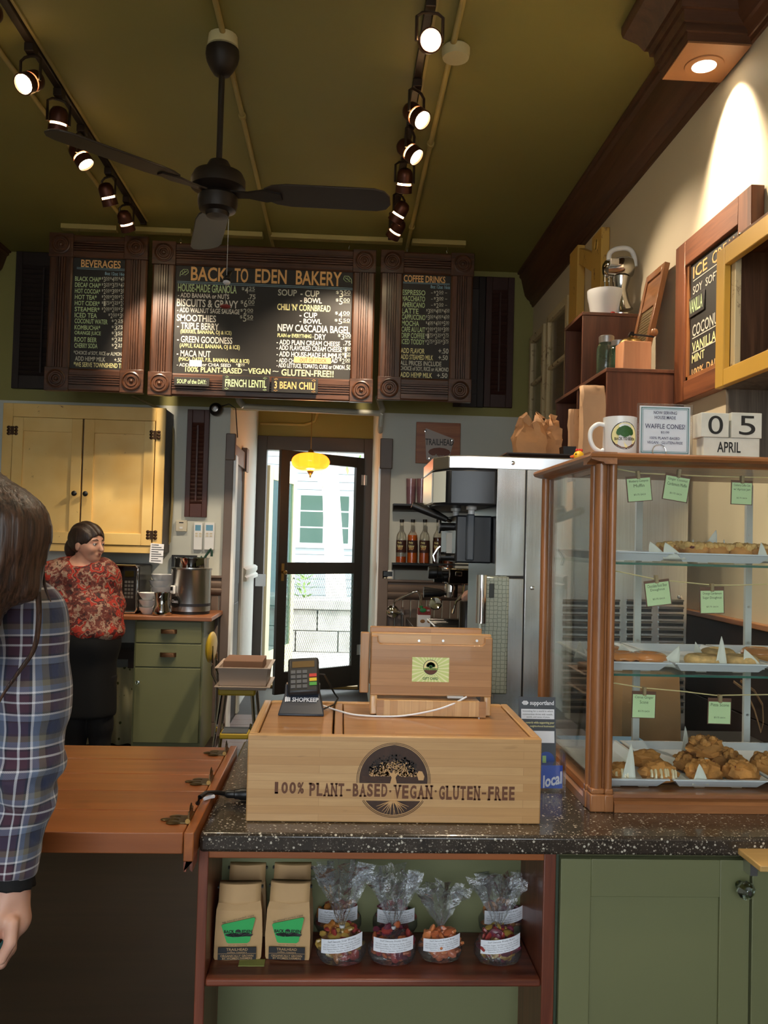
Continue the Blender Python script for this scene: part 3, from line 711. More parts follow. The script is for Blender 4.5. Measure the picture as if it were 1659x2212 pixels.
ct = board('menu_board', 'wide chalkboard headed BACK TO EDEN BAKERY in a carved walnut frame', at(327, 690, YBD).x, at(808, 690, YBD).x, 2.432, 3.475, None)
put, price, bar = writer(ct, 320, 520, 3.19, YT)
for s_, a, c, y in (('BACK', 295, 545, 182), ('TO', 595, 690, 190), ('EDEN', 738, 955, 196), ('BAKERY', 1018, 1335, 210)): put('o', s_, a, c, y, y + 98, .02)
bar('b', 200, 1410, 302); bar('b', 200, 1410, 312)
L5 = [('g', 'HOUSE-MADE GRANOLA', 205, 610, 302, 357), ('w', '- ADD BANANA or NUTS', 205, 558, 364, 396), ('w', 'BISCUITS & GRAVY', 197, 620, 406, 460), ('w', '- ADD WALNUT SAGE SAUSAGE', 200, 630, 466, 500), ('w', 'SMOOTHIES', 197, 468, 510, 558),
      ('w', '- TRIPLE BERRY', 200, 487, 566, 612), ('y', '(BERRIES, BANANA, OJ & ICE)', 222, 575, 616, 650), ('w', '- GREEN GOODNESS', 200, 580, 660, 706), ('y', '(APPLE, KALE, BANANA, OJ & ICE)', 217, 632, 713, 750), ('w', '- MACA NUT', 197, 430, 756, 800),
      ('y', '(MACA, DATES, P.B., BANANA, MILK & ICE)', 210, 697, 808, 843), ('w', '- ADD', 197, 280, 843, 866), ('w', 'or CHIA SEED', 372, 570, 845, 868),
      ('y', '100% PLANT-BASED', 255, 648, 872, 910), ('p', '~', 655, 685, 888, 900), ('y', 'VEGAN', 688, 843, 880, 918), ('p', '~', 858, 898, 896, 910), ('y', 'GLUTEN-FREE!!', 918, 1278, 890, 935),
      ('p', 'SOUP', 895, 1025, 336, 380), ('p', '- CUP', 1050, 1180, 342, 386), ('w', '- BOWL', 1048, 1197, 393, 430), ('y', "CHILI 'N' CORNBREAD", 890, 1257, 438, 484), ('w', '- CUP', 1043, 1165, 494, 532), ('w', '- BOWL', 1043, 1195, 538, 572), ('w', 'NEW CASCADIA BAGEL', 892, 1390, 582, 632),
      ('y', 'PLAIN or EVERYTHING -', 892, 1140, 642, 668), ('w', 'DRY', 1147, 1225, 643, 682), ('w', '- ADD PLAIN CREAM CHEESE', 885, 1322, 688, 722), ('w', '- ADD FLAVORED CREAM CHEESE', 885, 1335, 726, 760), ('w', '- ADD HOUSE-MADE HUMMUS', 885, 1333, 769, 805), ('w', '- ADD CH', 885, 1005, 810, 840), ('w', 'AD', 1262, 1305, 812, 842),
      ('w', '- ADD LETTUCE, TOMATO, CUKE or ONION', 885, 1353, 850, 885), ('p', '.75', 688, 740, 370, 404), ('p', '.75', 1345, 1397, 690, 722), ('p', '.50', 1358, 1398, 856, 890)]
for c, s_, a, e, y0, y1 in L5: put(c, s_, a, e, y0, y1, .018)
for pr, a, e, y0, y1 in (('425', 645, 742, 318, 362), ('600', 637, 740, 408, 458), ('200', 635, 730, 468, 508), ('550', 632, 730, 512, 558), ('100', 605, 670, 845, 870), ('350', 1295, 1402, 342, 390), ('500', 1293, 1397, 396, 440), ('400', 1288, 1397, 486, 530), ('550', 1285, 1399, 537, 575),
                         ('300', 1308, 1405, 642, 682), ('100', 1342, 1402, 731, 765), ('125', 1337, 1402, 771, 808), ('200', 1317, 1397, 812, 848)): price('p', [(pr[0], pr[1:])], a, e, y0, y1)
def leaf_doodle(t, cx, cy, sg):
    X0, X1, Z0, Z1 = rect(cx - 9, cy - 8, cx + 9, cy + 8, YT)
    def P_(u, v): return ((X0 + X1) / 2 + sg * u * (X1 - X0) / 2, YT, (Z0 + Z1) / 2 + v * (Z1 - Z0) / 2)
    B().tube([P_(-1, -1), P_(-.9, .1), P_(-.2, .9), P_(.8, .9), P_(1, .1), P_(.3, -.6), P_(-.7, -.6), P_(.6, .5)], .0025, 4).tube([P_(-.3, -.3), P_(-.4, .3)], .002, 4).tube([P_(.1, 0), P_(0, .6)], .002, 4).obj('leaf_drawing', CH['g'], t, w=True)
leaf_doodle(ct, 398, 589, 1); leaf_doodle(ct, 751, 604, -1)
X0, X1, Z0, Z1 = rect(635, 772, 715, 785, YT)
st = thing('paper_sticker', 'torn orange paper strip reading OUT OF STOCK on the wide menu board', 'sticker', ((X0 + X1) / 2, YT, Z0))
B().box(X0, X1, YT - .003, YT - .0015, Z0, Z1).obj('strip', mat('orange_paper', S(226, 170, 118), .7), st, w=True)
print_on('lettering', INK, st, [('OUT OF STOCK', X0 + .04, X1 - .03, Z0 + .009, Z1 - .009)], fx(YT - .0035))
X0, X1, Z0, Z1 = rect(409, 778, 436, 792, YT)
tag(B().box(X0, X1, YT - .003, YT - .0015, Z0, Z1).obj('paper_sticker', PAPER), 'blank white paper slip stuck over the wide menu board', 'sticker')
for px0, px1, py0, py1, txt, c, lab in ((376, 452, 815, 834, 'SOUP of the DAY:', 'g', 'small black chalk sign reading SOUP of the DAY'), (480, 582, 812, 845, 'FRENCH LENTIL', 'g', 'black chalk sign reading FRENCH LENTIL under the wide menu'), (586, 687, 817, 849, '3 BEAN CHILI', 'o', 'black chalk sign reading 3 BEAN CHILI under the wide menu')):
    X0, X1, Z0, Z1 = rect(px0, py0, px1, py1, YBD - .05)
    g = thing('chalk_sign', lab, 'sign', ((X0 + X1) / 2, YBD - .05, Z0), 'soup signs on the wide menu board')
    B().box(X0, X1, YBD - .052, YBD - .036, Z0, Z1).obj('slate', SLATE, g, w=True, bev=.002)
    h = Z1 - Z0; print_on('lettering', CH[c], g, [(txt, X0 + .02, X1 - .02, Z0 + h * .25, Z1 - h * .25)], fx(YBD - .0535), .018)
    for q, (u, v_) in enumerate(((X0 + .03, Z0 + .012), (X1 - .03, Z0 + .012), (X0 + .03, Z1 - .012), (X1 - .03, Z1 - .012))):
        if txt[0] in 'F3': B().tube([(u - .014, YBD - .053, v_), (u, YBD - .053, v_ + .006), (u + .014, YBD - .053, v_), (u, YBD - .053, v_ - .005)], .0016, 4, closed=True).obj('leaf_drawing', CH[c], g, w=True)
cf = board('menu_board', 'narrow chalkboard headed COFFEE DRINKS in a carved walnut frame', at(820, 700, YBD).x, at(1019, 700, YBD).x, 2.455, 3.48, None)
put, price, bar = writer(cf, 800, 520, 4.608, YT)
put('o', 'COFFEE DRINKS', 333, 747, 348, 416, .02); bar('b', 325, 792, 418); bar('b', 325, 792, 428); put('b', '8oz 12oz 16oz', 600, 795, 443, 478)
for k, (s_, x1, pr) in enumerate((('ESPRESSO', 548, '250'), ('MACCHIATO', 545, '300'), ('AMERICANO', 543, '250'), ('LATTE', 480, '350400450'), ('CAPPUCCINO', 548, '350400450'), ('MOCHA', 485, '400450500'), ('CAFE AU LAIT', 545, '200250300'), ('DRIP COFFEE', 540, '175225275'), ('ICED TODDY', 540, '275325375'))):
    y = 490 + k * 61.3; put('g', s_, 317 - k * 1.2, x1, y, y + 52, .015)
    it = [(pr[i], pr[i + 1:i + 3]) for i in range(0, len(pr), 3)]
    if len(it) == 1:
        price('p', it, 632, 735, y + 8, y + 56); bar('p', 603, 622, y + 28, 4); bar('p', 744, 764, y + 28, 4)
    else: price('p', it, 562 - k * 2, 800 - k * 2, y + 4, y + 54)
for c, s_, a, e, y0, y1 in (('y', 'ADD FLAVOR', 303, 540, 1070, 1122), ('p', '+.50', 678, 778, 1072, 1124), ('y', 'ADD STEAMED MILK', 302, 625, 1135, 1185), ('p', '+.50', 678, 770, 1140, 1188), ('p', 'ALL PRICES INCLUDE', 297, 707, 1198, 1245), ('p', 'CHOICE of SOY, RICE or ALMOND', 293, 780, 1255, 1303), ('y', 'ADD HEMP MILK', 297, 615, 1312, 1362), ('p', '+.50', 663, 767, 1318, 1366)): put(c, s_, a, e, y0, y1, .015)

# ------------------------------------------------------------------ louvred shutters
SHUT = mat('dark_shutter_paint', S(58, 26, 16), .5)
def shutter(label, X0, X1, Z0, Z1, Y, m, st=.05, n=None, rod=True, tilt=35):
    t = thing('shutter', label, 'shutter', ((X0 + X1) / 2, Y, Z0), 'louvred wooden shutters')
    B().box(X0, X0 + st, Y - .03, Y, Z0, Z1).obj('stile', m, t, w=True, bev=.003); B().box(X1 - st, X1, Y - .03, Y, Z0, Z1).obj('stile', m, t, w=True, bev=.003)
    B().box(X0 + st, X1 - st, Y - .028, Y, Z0, Z0 + .1).obj('rail', m, t, w=True, bev=.003); B().box(X0 + st, X1 - st, Y - .028, Y, Z1 - .1, Z1).obj('rail', m, t, w=True, bev=.003)
    zz = Z0 + .1; n = n or max(4, int((Z1 - Z0 - .2) / .034)); h = (Z1 - Z0 - .2) / n; w0 = X1 - X0 - 2 * st
    sl = None
    for k in range(n):
        if sl is None:
            o = sl = B().box(-w0 / 2, w0 / 2, -.003, .003, -h * .62, h * .62).xf(Matrix.Rotation(rad(tilt), 4, 'X')).obj('slat', m, t)
        else: o = clone(sl, t)
        o.location = (0, -.016, zz + (k + .5) * h - Z0)
    if rod: B().box((X0 + X1) / 2 - .006, (X0 + X1) / 2 + .006, Y - .045, Y - .033, Z0 + .12, Z1 - .12).obj('tilt_rod', m, t, w=True)
    return t
X0, X1, Z0, Z1 = rect(24, 540, 150, 838, YB - .08)
shutter('dark louvred shutter behind the beverage board', X0, X1, Z0, Z1, YB - .002, mat('blackened_shutter_paint', S(36, 22, 16), .55))
X0, X1, Z0, Z1 = rect(985, 590, 1050, 876, YB - .1)
shutter('dark louvred shutter half hidden behind the coffee drinks board', X0, X1, Z0, Z1, YB - .002, mat('blackened_shutter_paint', S(36, 22, 16), .55), rod=False, tilt=12)
X0, X1, Z0, Z1 = rect(1050, 594, 1112, 878, YB - .08)
shutter('dark red-brown louvred shutter with a tilt rod right of the coffee drinks board', X0, X1, Z0, Z1, YB - .002, SHUT)
X0, X1, Z0, Z1 = rect(401, 884, 449, 1117, YB - .04)
shutter('narrow brown louvred shutter on the wall above the remote controls', X0, X1, Z0, Z1, YB - .001, mat('red_brown_shutter_paint', S(78, 38, 26), .45), st=.038, n=20)
# ------------------------------------------------------------------ white pipe under the boards
PVC = mat('white_pvc', S(200, 196, 178), .4)
yp = YB - .1
pp = [at(515, 858, yp), at(527, 878, yp), at(822, 893, yp), at(828, 878, yp), at(817, 865, yp)]
pi = thing('drain_pipe', 'white plastic pipe running across above the passage opening', 'pipe', pp[1])
B().tube([pp[1], pp[2]], .022, 12).obj('run', PVC, pi, w=True)
B().tube([pp[1], at(517, 866, yp), at(512, 850, YB - .005)], .024, 12).obj('elbow', PVC, pi, w=True)
B().tube([pp[2], at(826, 885, yp), at(817, 858, YB - .005)], .024, 12).obj('elbow', PVC, pi, w=True)
q = at(824, 897, yp); B().tube([q, at(822, 920, yp), at(821, 932, YB - .03)], .02, 12).obj('drop_pipe', PVC, pi, w=True)
cd = [(PL + .02, YD - .01, 2.62), (-.4, YD - .01, 2.62), (-.3, YD - .01, 2.66), (-.27, YD - .01, 2.75), (-.27, YD - .01, 2.89)]
conduit('conduit', cd, .014, 'olive conduit bending up the wall over the back door')
# amber pendant lamp in the passage
yl = 7.45; pc = at(671, 998, yl)
AMB = N('amber_glass'); AMB.i('Base Color', S(255, 120, 10)); AMB.i('Roughness', .15); AMB.i('Transmission Weight', .7); AMB.i('Emission Color', (1, .28, .02, 1)); AMB.i('Emission Strength', 1.6)
pd_ = thing('pendant_lamp', 'glowing ribbed amber glass pendant lamp before the back door', 'lamp', (pc.x, yl, 2.9))
rz_ = pc.z - 2.9; R0 = 40 * pxm(yl); Hh = 20 * pxm(yl); b = B(); rings = []
for i in range(15):
    ph = -math.pi / 2 + math.pi * i / 14; zz = math.sin(ph) * Hh; rr = R0 * max(.16, math.cos(ph) ** .7)
    rings.append([(rr * (1 + .035 * (k % 2)) * math.cos(2 * math.pi * k / 48 + i * .05), rr * (1 + .035 * (k % 2)) * math.sin(2 * math.pi * k / 48 + i * .05), rz_ + zz) for k in range(48)])
b.loft(rings).obj('shade', AMB.m, pd_)
B().lathe([(.0, -.06), (.008, -.055), (.006, -.04), (.012, -.03), (.03, 0), (.03, .004)], 16, (0, 0, rz_ - Hh)).obj('finial', BRASS, pd_)
B().lathe([(.03, 0), (.02, .02), (.006, .03)], 16, (0, 0, rz_ + Hh)).obj('cap', BRASS, pd_)
B().cyl((0, 0, rz_ + Hh + .02), (0, 0, 0), .004).obj('cord', BRASS, pd_)
d = bpy.data.lights.new('pendant_bulb', 'POINT'); d.energy = 6; d.color = (1, .5, .15); d.shadow_soft_size = .06
o = bpy.data.objects.new('pendant_bulb', d); COL.objects.link(o); o.parent = pd_; o.location = (0, 0, rz_ - Hh - .1)
# ================================================================== back left: wall cabinet, worktop, appliances
YELLOW = N('worn_yellow_paint'); _v = YELLOW.co((1, 1, 1)); _f = YELLOW.noise(_v, 22, 6, .4, .7)
_c = YELLOW.ramp(YELLOW.noise(_v, 2.5, 3), [(.3, S(222, 178, 96)), (.7, S(238, 205, 132))])
YELLOW.l(YELLOW.mix(YELLOW.ramp(_f, [(.66, (0, 0, 0, 1)), (.72, (1, 1, 1, 1))]), _c, S(128, 74, 36)), YELLOW.b.inputs['Base Color']); YELLOW.i('Roughness', .4); YELLOW = YELLOW.m
Yc = 6.2
X0, X1, Z0, Z1 = rect(2, 876, 354, 1192, Yc)
cb = thing('wall_cabinet', 'worn yellow two-door wall cabinet with black knobs', 'cabinet', ((X0 + X1) / 2, Yc, Z0))
box('carcass', DKBROWN, cb, X0 + .004, X1 - .004, Yc + .012, YB - .001, Z0 + .004, Z1 - .004)
def cpx(px): return at(px, 1030, Yc).x
def cpz(py): return at(180, py, Yc).z
zt, zb = cpz(905), cpz(1176)
for nm, a in (('face_stile', (X0, cpx(24), Z0, Z1)), ('face_stile', (cpx(334), X1, Z0, Z1)), ('face_rail', (cpx(24), cpx(334), zt, Z1)), ('face_rail', (cpx(24), cpx(334), Z0, zb))):
    box(nm, YELLOW, cb, a[0], a[1], Yc - .01, Yc + .012, a[2], a[3], .003)
HINGE = mat('blackened_hinge', S(70, 48, 30), .4, .7)
for k, (a, c) in enumerate(((cpx(25), cpx(176.5)), (cpx(179), cpx(333)))):
    sw = .075
    dr = box('door', YELLOW, cb, a + .002, c - .002, Yc - .004, Yc + .01, zb + .003, zt - .003)
    for nm, q in (('door_stile', (a + .002, a + sw, zb + .003, zt - .003)), ('door_stile', (c - sw, c - .002, zb + .003, zt - .003)), ('door_rail', (a + sw, c - sw, zt - .1, zt - .003)), ('door_rail', (a + sw, c - sw, zb + .003, zb + .085))):
        B().box(q[0], q[1], Yc - .018, Yc - .004, q[2], q[3]).obj(nm, YELLOW, dr, w=True, bev=.002)
    kx = c - .035 if k == 0 else a + .035
    B().lathe([(.008, 0), (.007, .014), (.017, .022), (.019, .032), (.012, .04), (0, .042)], 16, (kx, Yc - .018, cpz(1067)), (0, -1, 0)).obj('knob', BLACK, dr, w=True)
    hx = a if k == 0 else c
    for hz in (zt - .1, zb + .08):
        b = B().box(hx - .012, hx + .012, Yc - .022, Yc - .018, hz - .03, hz + .03)
        for sx in (-1, 1):
            for dz in (-.022, 0, .022): b.ell((hx + sx * .026, Yc - .019, hz + dz), (.014, .003, .012), 8, 4)
        b.obj('butterfly_hinge', HINGE, dr, w=True)
# cables and small items on the wall
wc = thing('wall_cable', 'pale cable looping down beside the yellow cabinet', 'cable', at(372, 905, YB - .01))
B().tube([at(285, 855, YB - .02), at(330, 876, YB - .02), at(362, 890, YB - .02), at(374, 930, YB - .02), at(372, 1080, YB - .02), at(366, 1170, YB - .02), at(352, 1195, YB - .02)], .01, 8).obj('run', mat('tan_cable', S(170, 150, 100), .5), wc, w=True)
cm = thing('security_camera', 'small round black camera at the top of the wall by the passage', 'camera', at(470, 884, YB))
c_ = at(466, 884, YB - .07)
B().lathe([(.02, 0), (.045, .004), (.05, .03), (.045, .06), (.03, .075), (0, .078)], 20, c_ + Vector((0, .04, 0)), (0, -1, 0)).obj('housing', BLACK, cm, w=True)
B().lathe([(.022, 0), (.024, .008), (.016, .01), (.014, .004), (0, .004)], 20, c_ + Vector((0, -.036, 0)), (0, -1, 0)).obj('lens_ring', STEEL, cm, w=True)
B().cyl(c_ + Vector((0, .03, 0)), c_ + Vector((.02, .0695, .01)), .012).obj('mount', BLACK, cm, w=True)
B().tube([c_ + Vector((.03, .05, .03)), c_ + Vector((.09, .05, .05)), c_ + Vector((.14, .065, .02)), c_ + Vector((.16, .066, -.2))], .004, 6).obj('cord', BLACK, cm, w=True)
X0, X1, Z0, Z1 = rect(381, 1124, 405, 1148, YB)
th = thing('thermostat', 'small square ivory thermostat under the narrow shutter', 'thermostat', ((X0 + X1) / 2, YB, Z0)); IV = mat('ivory_case', S(214, 204, 180), .45)
box('case', IV, th, X0, X1, YB - .03, YB - .001, Z0, Z1, .004); box('switch', WHITE, th, X0 + .03, X1 - .03, YB - .036, YB - .03, Z0 + .02, Z0 + .035); box('slot', BLACK, th, X0 + .025, X1 - .025, YB - .031, YB - .0295, Z1 - .022, Z1 - .014)
for k, (a, c) in enumerate(((419, 438), (442, 464))):
    X0, X1, Z0, Z1 = rect(a, 1129, c, 1188, YB)
    r = thing('remote_control', ['white remote control hung on the wall nearer the thermostat', 'white remote control hung on the wall nearer the passage'][k], 'remote', ((X0 + X1) / 2, YB, Z0), 'remote controls on the wall')
    box('case', WHITE, r, X0, X1, YB - .025, YB - .001, Z0, Z1, .005); box('screen', mat('blue_lcd', S(90, 150, 180), .2), r, X0 + .012, X1 - .012, YB - .027, YB - .024, Z1 - .06, Z1 - .018)
    for i in range(2):
        for j in range(2): box('button', IV, r, X0 + .014 + i * .028, X0 + .032 + i * .028, YB - .028, YB - .024, Z1 - .088 - j * .018, Z1 - .076 - j * .018)
X0, X1, Z0, Z1 = rect(323, 1174, 352, 1216, Yc - .03)
nt = thing('paper_note', 'handwritten white note taped under the yellow cabinet', 'note', ((X0 + X1) / 2, Yc - .03, Z0))
B().hexa([(X0, Yc - .031, Z0 + .004), (X1, Yc - .031, Z0 - .004), (X1, Yc - .03, Z0 - .004), (X0, Yc - .03, Z0 + .004), (X0 + .004, Yc - .022, Z1 + .002), (X1 + .004, Yc - .022, Z1 - .004), (X1 + .004, Yc - .021, Z1 - .004), (X0 + .004, Yc - .021, Z1 + .002)]).obj('sheet', PAPER, nt, w=True)
b = B()
for j in range(8): b.quad(*[(X0 + .012 + u, Yc - .0325 + .0085 * ((Z1 - .012 - j * .016 - Z0) / (Z1 - Z0)), Z1 - .012 - j * .016 + v_) for u, v_ in ((0, 0), (.05 + .02 * ((j * 7) % 3), -.001), (.05 + .02 * ((j * 7) % 3), .003), (0, .004))])
b.obj('handwriting', INK, nt, w=True)
# worktop and green drawer cabinet
Yg = 5.95; zt = .935
LAM = wood('brown_laminate', S(120, 72, 44), S(156, 100, 64), 'x', .8, .35)
wt = B().box(XL + .02, at(459, 1320, Yg).x, Yg - .03, YB - .002, zt - .03, zt).obj('worktop', LAM, bev=.004); tag(wt, 'brown laminate worktop along the back wall under the yellow cabinet', 'worktop')
X0, X1 = at(287, 1460, Yg).x, at(430, 1460, Yg).x + .02
gc = thing('drawer_cabinet', 'sage green cabinet with two drawers and a door under the back worktop', 'cabinet', ((X0 + X1) / 2, Yg, 0))
box('carcass', GREEN, gc, X0, X1, Yg + .015, YB - .03, .0, zt - .031)
zs = [zt - .034, at(355, 1390, Yg).z, at(355, 1442, Yg).z, .07]
for k in range(3):
    p_ = box('drawer' if k < 2 else 'door', GREEN, gc, X0 + .012, X1 - .012, Yg - .004, Yg + .015, zs[k + 1] + .004, zs[k] - .004, .003)
    if k < 2:
        cx_, cz_ = (X0 + X1) / 2 - .0, (zs[k] + zs[k + 1]) / 2 + .005
        B().loft([[(cx_ - .055, Yg - .004, cz_ - .012), (cx_ + .055, Yg - .004, cz_ - .012), (cx_ + .055, Yg - .004, cz_ + .016), (cx_ - .055, Yg - .004, cz_ + .016)],
                  [(cx_ - .05, Yg - .02, cz_ - .012), (cx_ + .05, Yg - .02, cz_ - .012), (cx_ + .038, Yg - .018, cz_ + .015), (cx_ - .038, Yg - .018, cz_ + .015)],
                  [(cx_ - .04, Yg - .03, cz_ - .012), (cx_ + .04, Yg - .03, cz_ - .012), (cx_ + .03, Yg - .024, cz_ + .008), (cx_ - .03, Yg - .024, cz_ + .008)]]).obj('cup_pull', HINGE, p_, w=True)
    else: B().lathe([(.006, 0), (.005, .01), (.014, .018), (.014, .028), (0, .032)], 12, (X0 + .04, Yg - .004, zs[k] - .1), (0, -1, 0)).obj('glass_knob', thin_glass('knob_glass', S(210, 220, 210), 1.2, .05, lo=.25), p_, w=True)
box('plinth', DKBROWN, gc, X0 + .01, X1 - .01, Yg + .05, Yg + .07, 0, .07)
# shelf under the worktop with a flowered curtain
sh = thing('low_shelf', 'dark shelf board under the back worktop beside the green cabinet', 'shelf', (X0 - .5, 6.1, .6))
box('board', DKBROWN, sh, XL + .03, X0 - .003, 6.05, YB - .01, .62, .68); 
for k in range(2): box('cleat', DKBROWN, sh, (XL + .03, X0 - .06)[k], (XL + .06, X0 - .003)[k], 6.05, YB - .01, .56, .62)
CUR = N('flowered_curtain'); _v = CUR.co(); _w = CUR.n('ShaderNodeTexVoronoi'); _w.inputs['Scale'].default_value = 16; CUR.l(_v, _w.inputs[0])
CUR.l(CUR.ramp(_w.outputs['Distance'], [(.14, S(90, 92, 40)), (.2, S(200, 192, 150))]), CUR.b.inputs['Base Color']); CUR.i('Roughness', .9)
rings = []; XA, XB = XL + .06, X0 - .01
for z in (.02, .3, .555):
    r_ = [(XA + (XB - XA) * k / 90, 6.12 + .022 * math.sin(k * .75 + z * .6) * (1.3 - z), z) for k in range(91)]; rings.append(r_)
b = B(); b.add([p for r in rings for p in r], [(i * 91 + j, i * 91 + j + 1, (i + 1) * 91 + j + 1, (i + 1) * 91 + j) for i in range(2) for j in range(90)])
tag(b.obj('curtain', CUR.m, solid=.003, ang=80), 'pale flowered curtain hanging below the back worktop', 'curtain')
# microwave
Ym = 6.05; X0, X1, Z0, Z1 = rect(228, 1222, 296, 1316, Ym)
mw = thing('microwave', 'black and chrome microwave behind the woman in the floral blouse', 'microwave', (X1 - .25, Ym, zt)); Z0 = zt + .012; X0 = X1 - .46
box('case', mat('black_enamel', S(28, 28, 29), .35), mw, X0, X1 + .01, Ym + .02, YB - .05, Z0, Z1 + .005, .01)
box('door', mat('dark_glass', S(20, 20, 22), .1), mw, X0, X1 - .1, Ym, Ym + .02, Z0, Z1, .004)
fr = box('control_panel', BLACK, mw, X1 - .1, X1, Ym, Ym + .02, Z0, Z1, .004)
box('display', mat('amber_display', S(40, 36, 14), .2), fr, X1 - .085, X1 - .025, Ym - .003, Ym, Z1 - .075, Z1 - .035)
for i in range(3):
    for j in range(5): box('key', mat('grey_key', S(90, 90, 88), .5), fr, X1 - .085 + i * .022, X1 - .069 + i * .022, Ym - .002, Ym, Z1 - .12 - j * .026, Z1 - .103 - j * .026)
B().tube([(X0, Ym - .006, Z1), (X1 - .012, Ym - .006, Z1), (X1, Ym - .006, Z1 - .02), (X1 + .004, Ym - .006, Z0 + .02), (X1 - .01, Ym - .006, Z0), (X0, Ym - .006, Z0)], .008, 8).obj('chrome_trim', CHROME, mw, w=True)
for k in range(4): box('foot', BLACK, mw, (X0 + .03, X1 - .06)[k % 2], (X0 + .06, X1 - .03)[k % 2], (Ym + .05, YB - .1)[k // 2], (Ym + .08, YB - .07)[k // 2], zt, Z0 + .004)
# stacked bowls
def bowl(name, label, c, r, h, group, m=WHITE):
    o = B().lathe([(r * .5, 0), (r * .55, .0), (r * .62, h * .12), (r * .9, h * .6), (r, h), (r * .96, h), (r * .84, h * .6), (r * .5, h * .16), (0, h * .14)], 28).obj(name, m, loc=c)
    return tag(o, label, 'bowl', group)
pos = at(335, 1310, 6.3)
for k in range(4): bowl('bowl', 'large white bowl in the tall stack by the soup kettle, ' + ('lowest of four', 'second lowest', 'third lowest', 'topmost')[k], (pos.x + .03 + .012 * (k % 2), 6.33, zt + .001 + k * .045 + .06), .085, .07, 'large stacked bowls')
B().lathe([(.05, 0), (.07, .003), (.06, .06), (0, .06)], 20, (pos.x + .03, 6.33, zt + .001)).obj('bowl_base', WHITE)
tag(bpy.data.objects['bowl_base'], 'upturned white bowl at the bottom of the tall bowl stack', 'bowl')
bpy.data.objects['bowl_base'].name = 'upturned_bowl'
pos = at(320, 1310, 6.08)
for k in range(3): bowl('small_bowl', ['small white bowl at the bottom of the short stack beside the steel jug', 'small white bowl in the middle of the short stack', 'small white bowl on top of the short stack'][k], (pos.x, 6.06, zt + .001 + k * .05), .058 + .003 * k, .048, 'small stacked bowls')
# steel jug
pos = at(350, 1320, 6.0); j = thing('steel_jug', 'polished steel milk jug at the front of the back worktop', 'jug', (pos.x, 5.99, zt + .001))
B().lathe([(0, 0), (.058, 0), (.066, .012), (.066, .03), (.05, .075), (.05, .12), (.056, .155), (.053, .155), (.047, .12), (.047, .075), (0, .02)], 28).obj('body', mat('polished_steel', (.5, .48, .44, 1), .12, 1), j)
B().tube([(0, -.05, .13), (0, -.085, .125), (0, -.088, .09), (0, -.068, .045), (0, -.06, .04)], .006, 8).obj('handle', CHROME, j)
# soup kettle
Yk = 6.2; X0, X1, Z0, Z1 = rect(370, 1232, 455, 1316, Yk); cxk = (X0 + X1) / 2; r = (X1 - X0) / 2
kt = thing('soup_kettle', 'round steel soup kettle with a dark ladle handle', 'kettle', (cxk, Yk, zt + .001)); h = Z1 - zt
B().lathe([(0, .0), (r * .98, 0), (r * .98, .02), (0, .02)], 32).obj('base', BLACK, kt)
B().lathe([(r, .02), (r, h), (r * 1.03, h + .005), (r * 1.03, h + .018), (r * .7, h + .018)], 40).obj('body', STEEL, kt)
hz = at(412, 1208, Yk).z - zt
B().lathe([(r * .86, h + .016), (r * .86, hz), (r * .89, hz + .006), (r * .89, hz + .012), (r * .8, hz + .012), (r * .8, h + .05), (0, h + .05)], 40).obj('inset_pot', CHROME, kt)
B().lathe([(r + .001, .055), (r + .0015, .075)], 40).obj('dark_band', mat('navy_band', S(40, 42, 48), .4), kt)
B().lathe([(.04, 0), (.04, .003)], 20, (-r * .62, -r * .8, .085), (-.62, -.8, 0)).obj('badge', BLACK, kt)
d_ = Vector((-.62, -.8, 0)).normalized(); u_ = Vector((.8, -.62, 0)).normalized() ; o_ = Vector((-r * .62, -r * .8, .085)) + d_ * .0045
print_on('badge_lettering', PAPER, kt, [('Classic', -.032, .032, -.006, .016)], lambda u, v_: tuple(o_ + u_ * u + Vector((0, 0, v_))), .01, w=False)
cb_ = B().box(-.022, .022, -.02, .0, .14, .2).xf(Matrix.Translation((-r * .72, -r * .72, 0)) @ Matrix.Rotation(rad(-45), 4, 'Z')).obj('control', WHITE, kt, bev=.006)
B().box(-.013, .013, -.022, -.02, .165, .19).xf(Matrix.Translation((-r * .72, -r * .72, 0)) @ Matrix.Rotation(rad(-45), 4, 'Z')).obj('dial', BLACK, cb_)
lad = thing('ladle', 'dark green hooked ladle standing in the soup kettle', 'ladle', (cxk, Yk, zt + h + .06))
B().tube([(.05, 0, 0), (.07, 0, .04), at(440, 1208, Yk) - sub(lad), at(452, 1190, Yk) - sub(lad), at(455, 1186, Yk) - sub(lad), at(458, 1192, Yk) - sub(lad), at(457, 1202, Yk) - sub(lad)], .009, 8).obj('handle', mat('dark_green_plastic', S(30, 60, 50), .4), lad)
B().ell((.05, 0, -.0), (.045, .045, .01), 14, 6).obj('cup', CHROME, lad)
# black socket box above the kettle
X0, X1, Z0, Z1 = rect(372, 1199, 426, 1235, YB); tag(box('outlet_box', BLACK, None, X0, X1, YB - .03, YB - .001, Z0, Z1, .003), 'black outlet box on the wall behind the soup kettle', 'outlet')
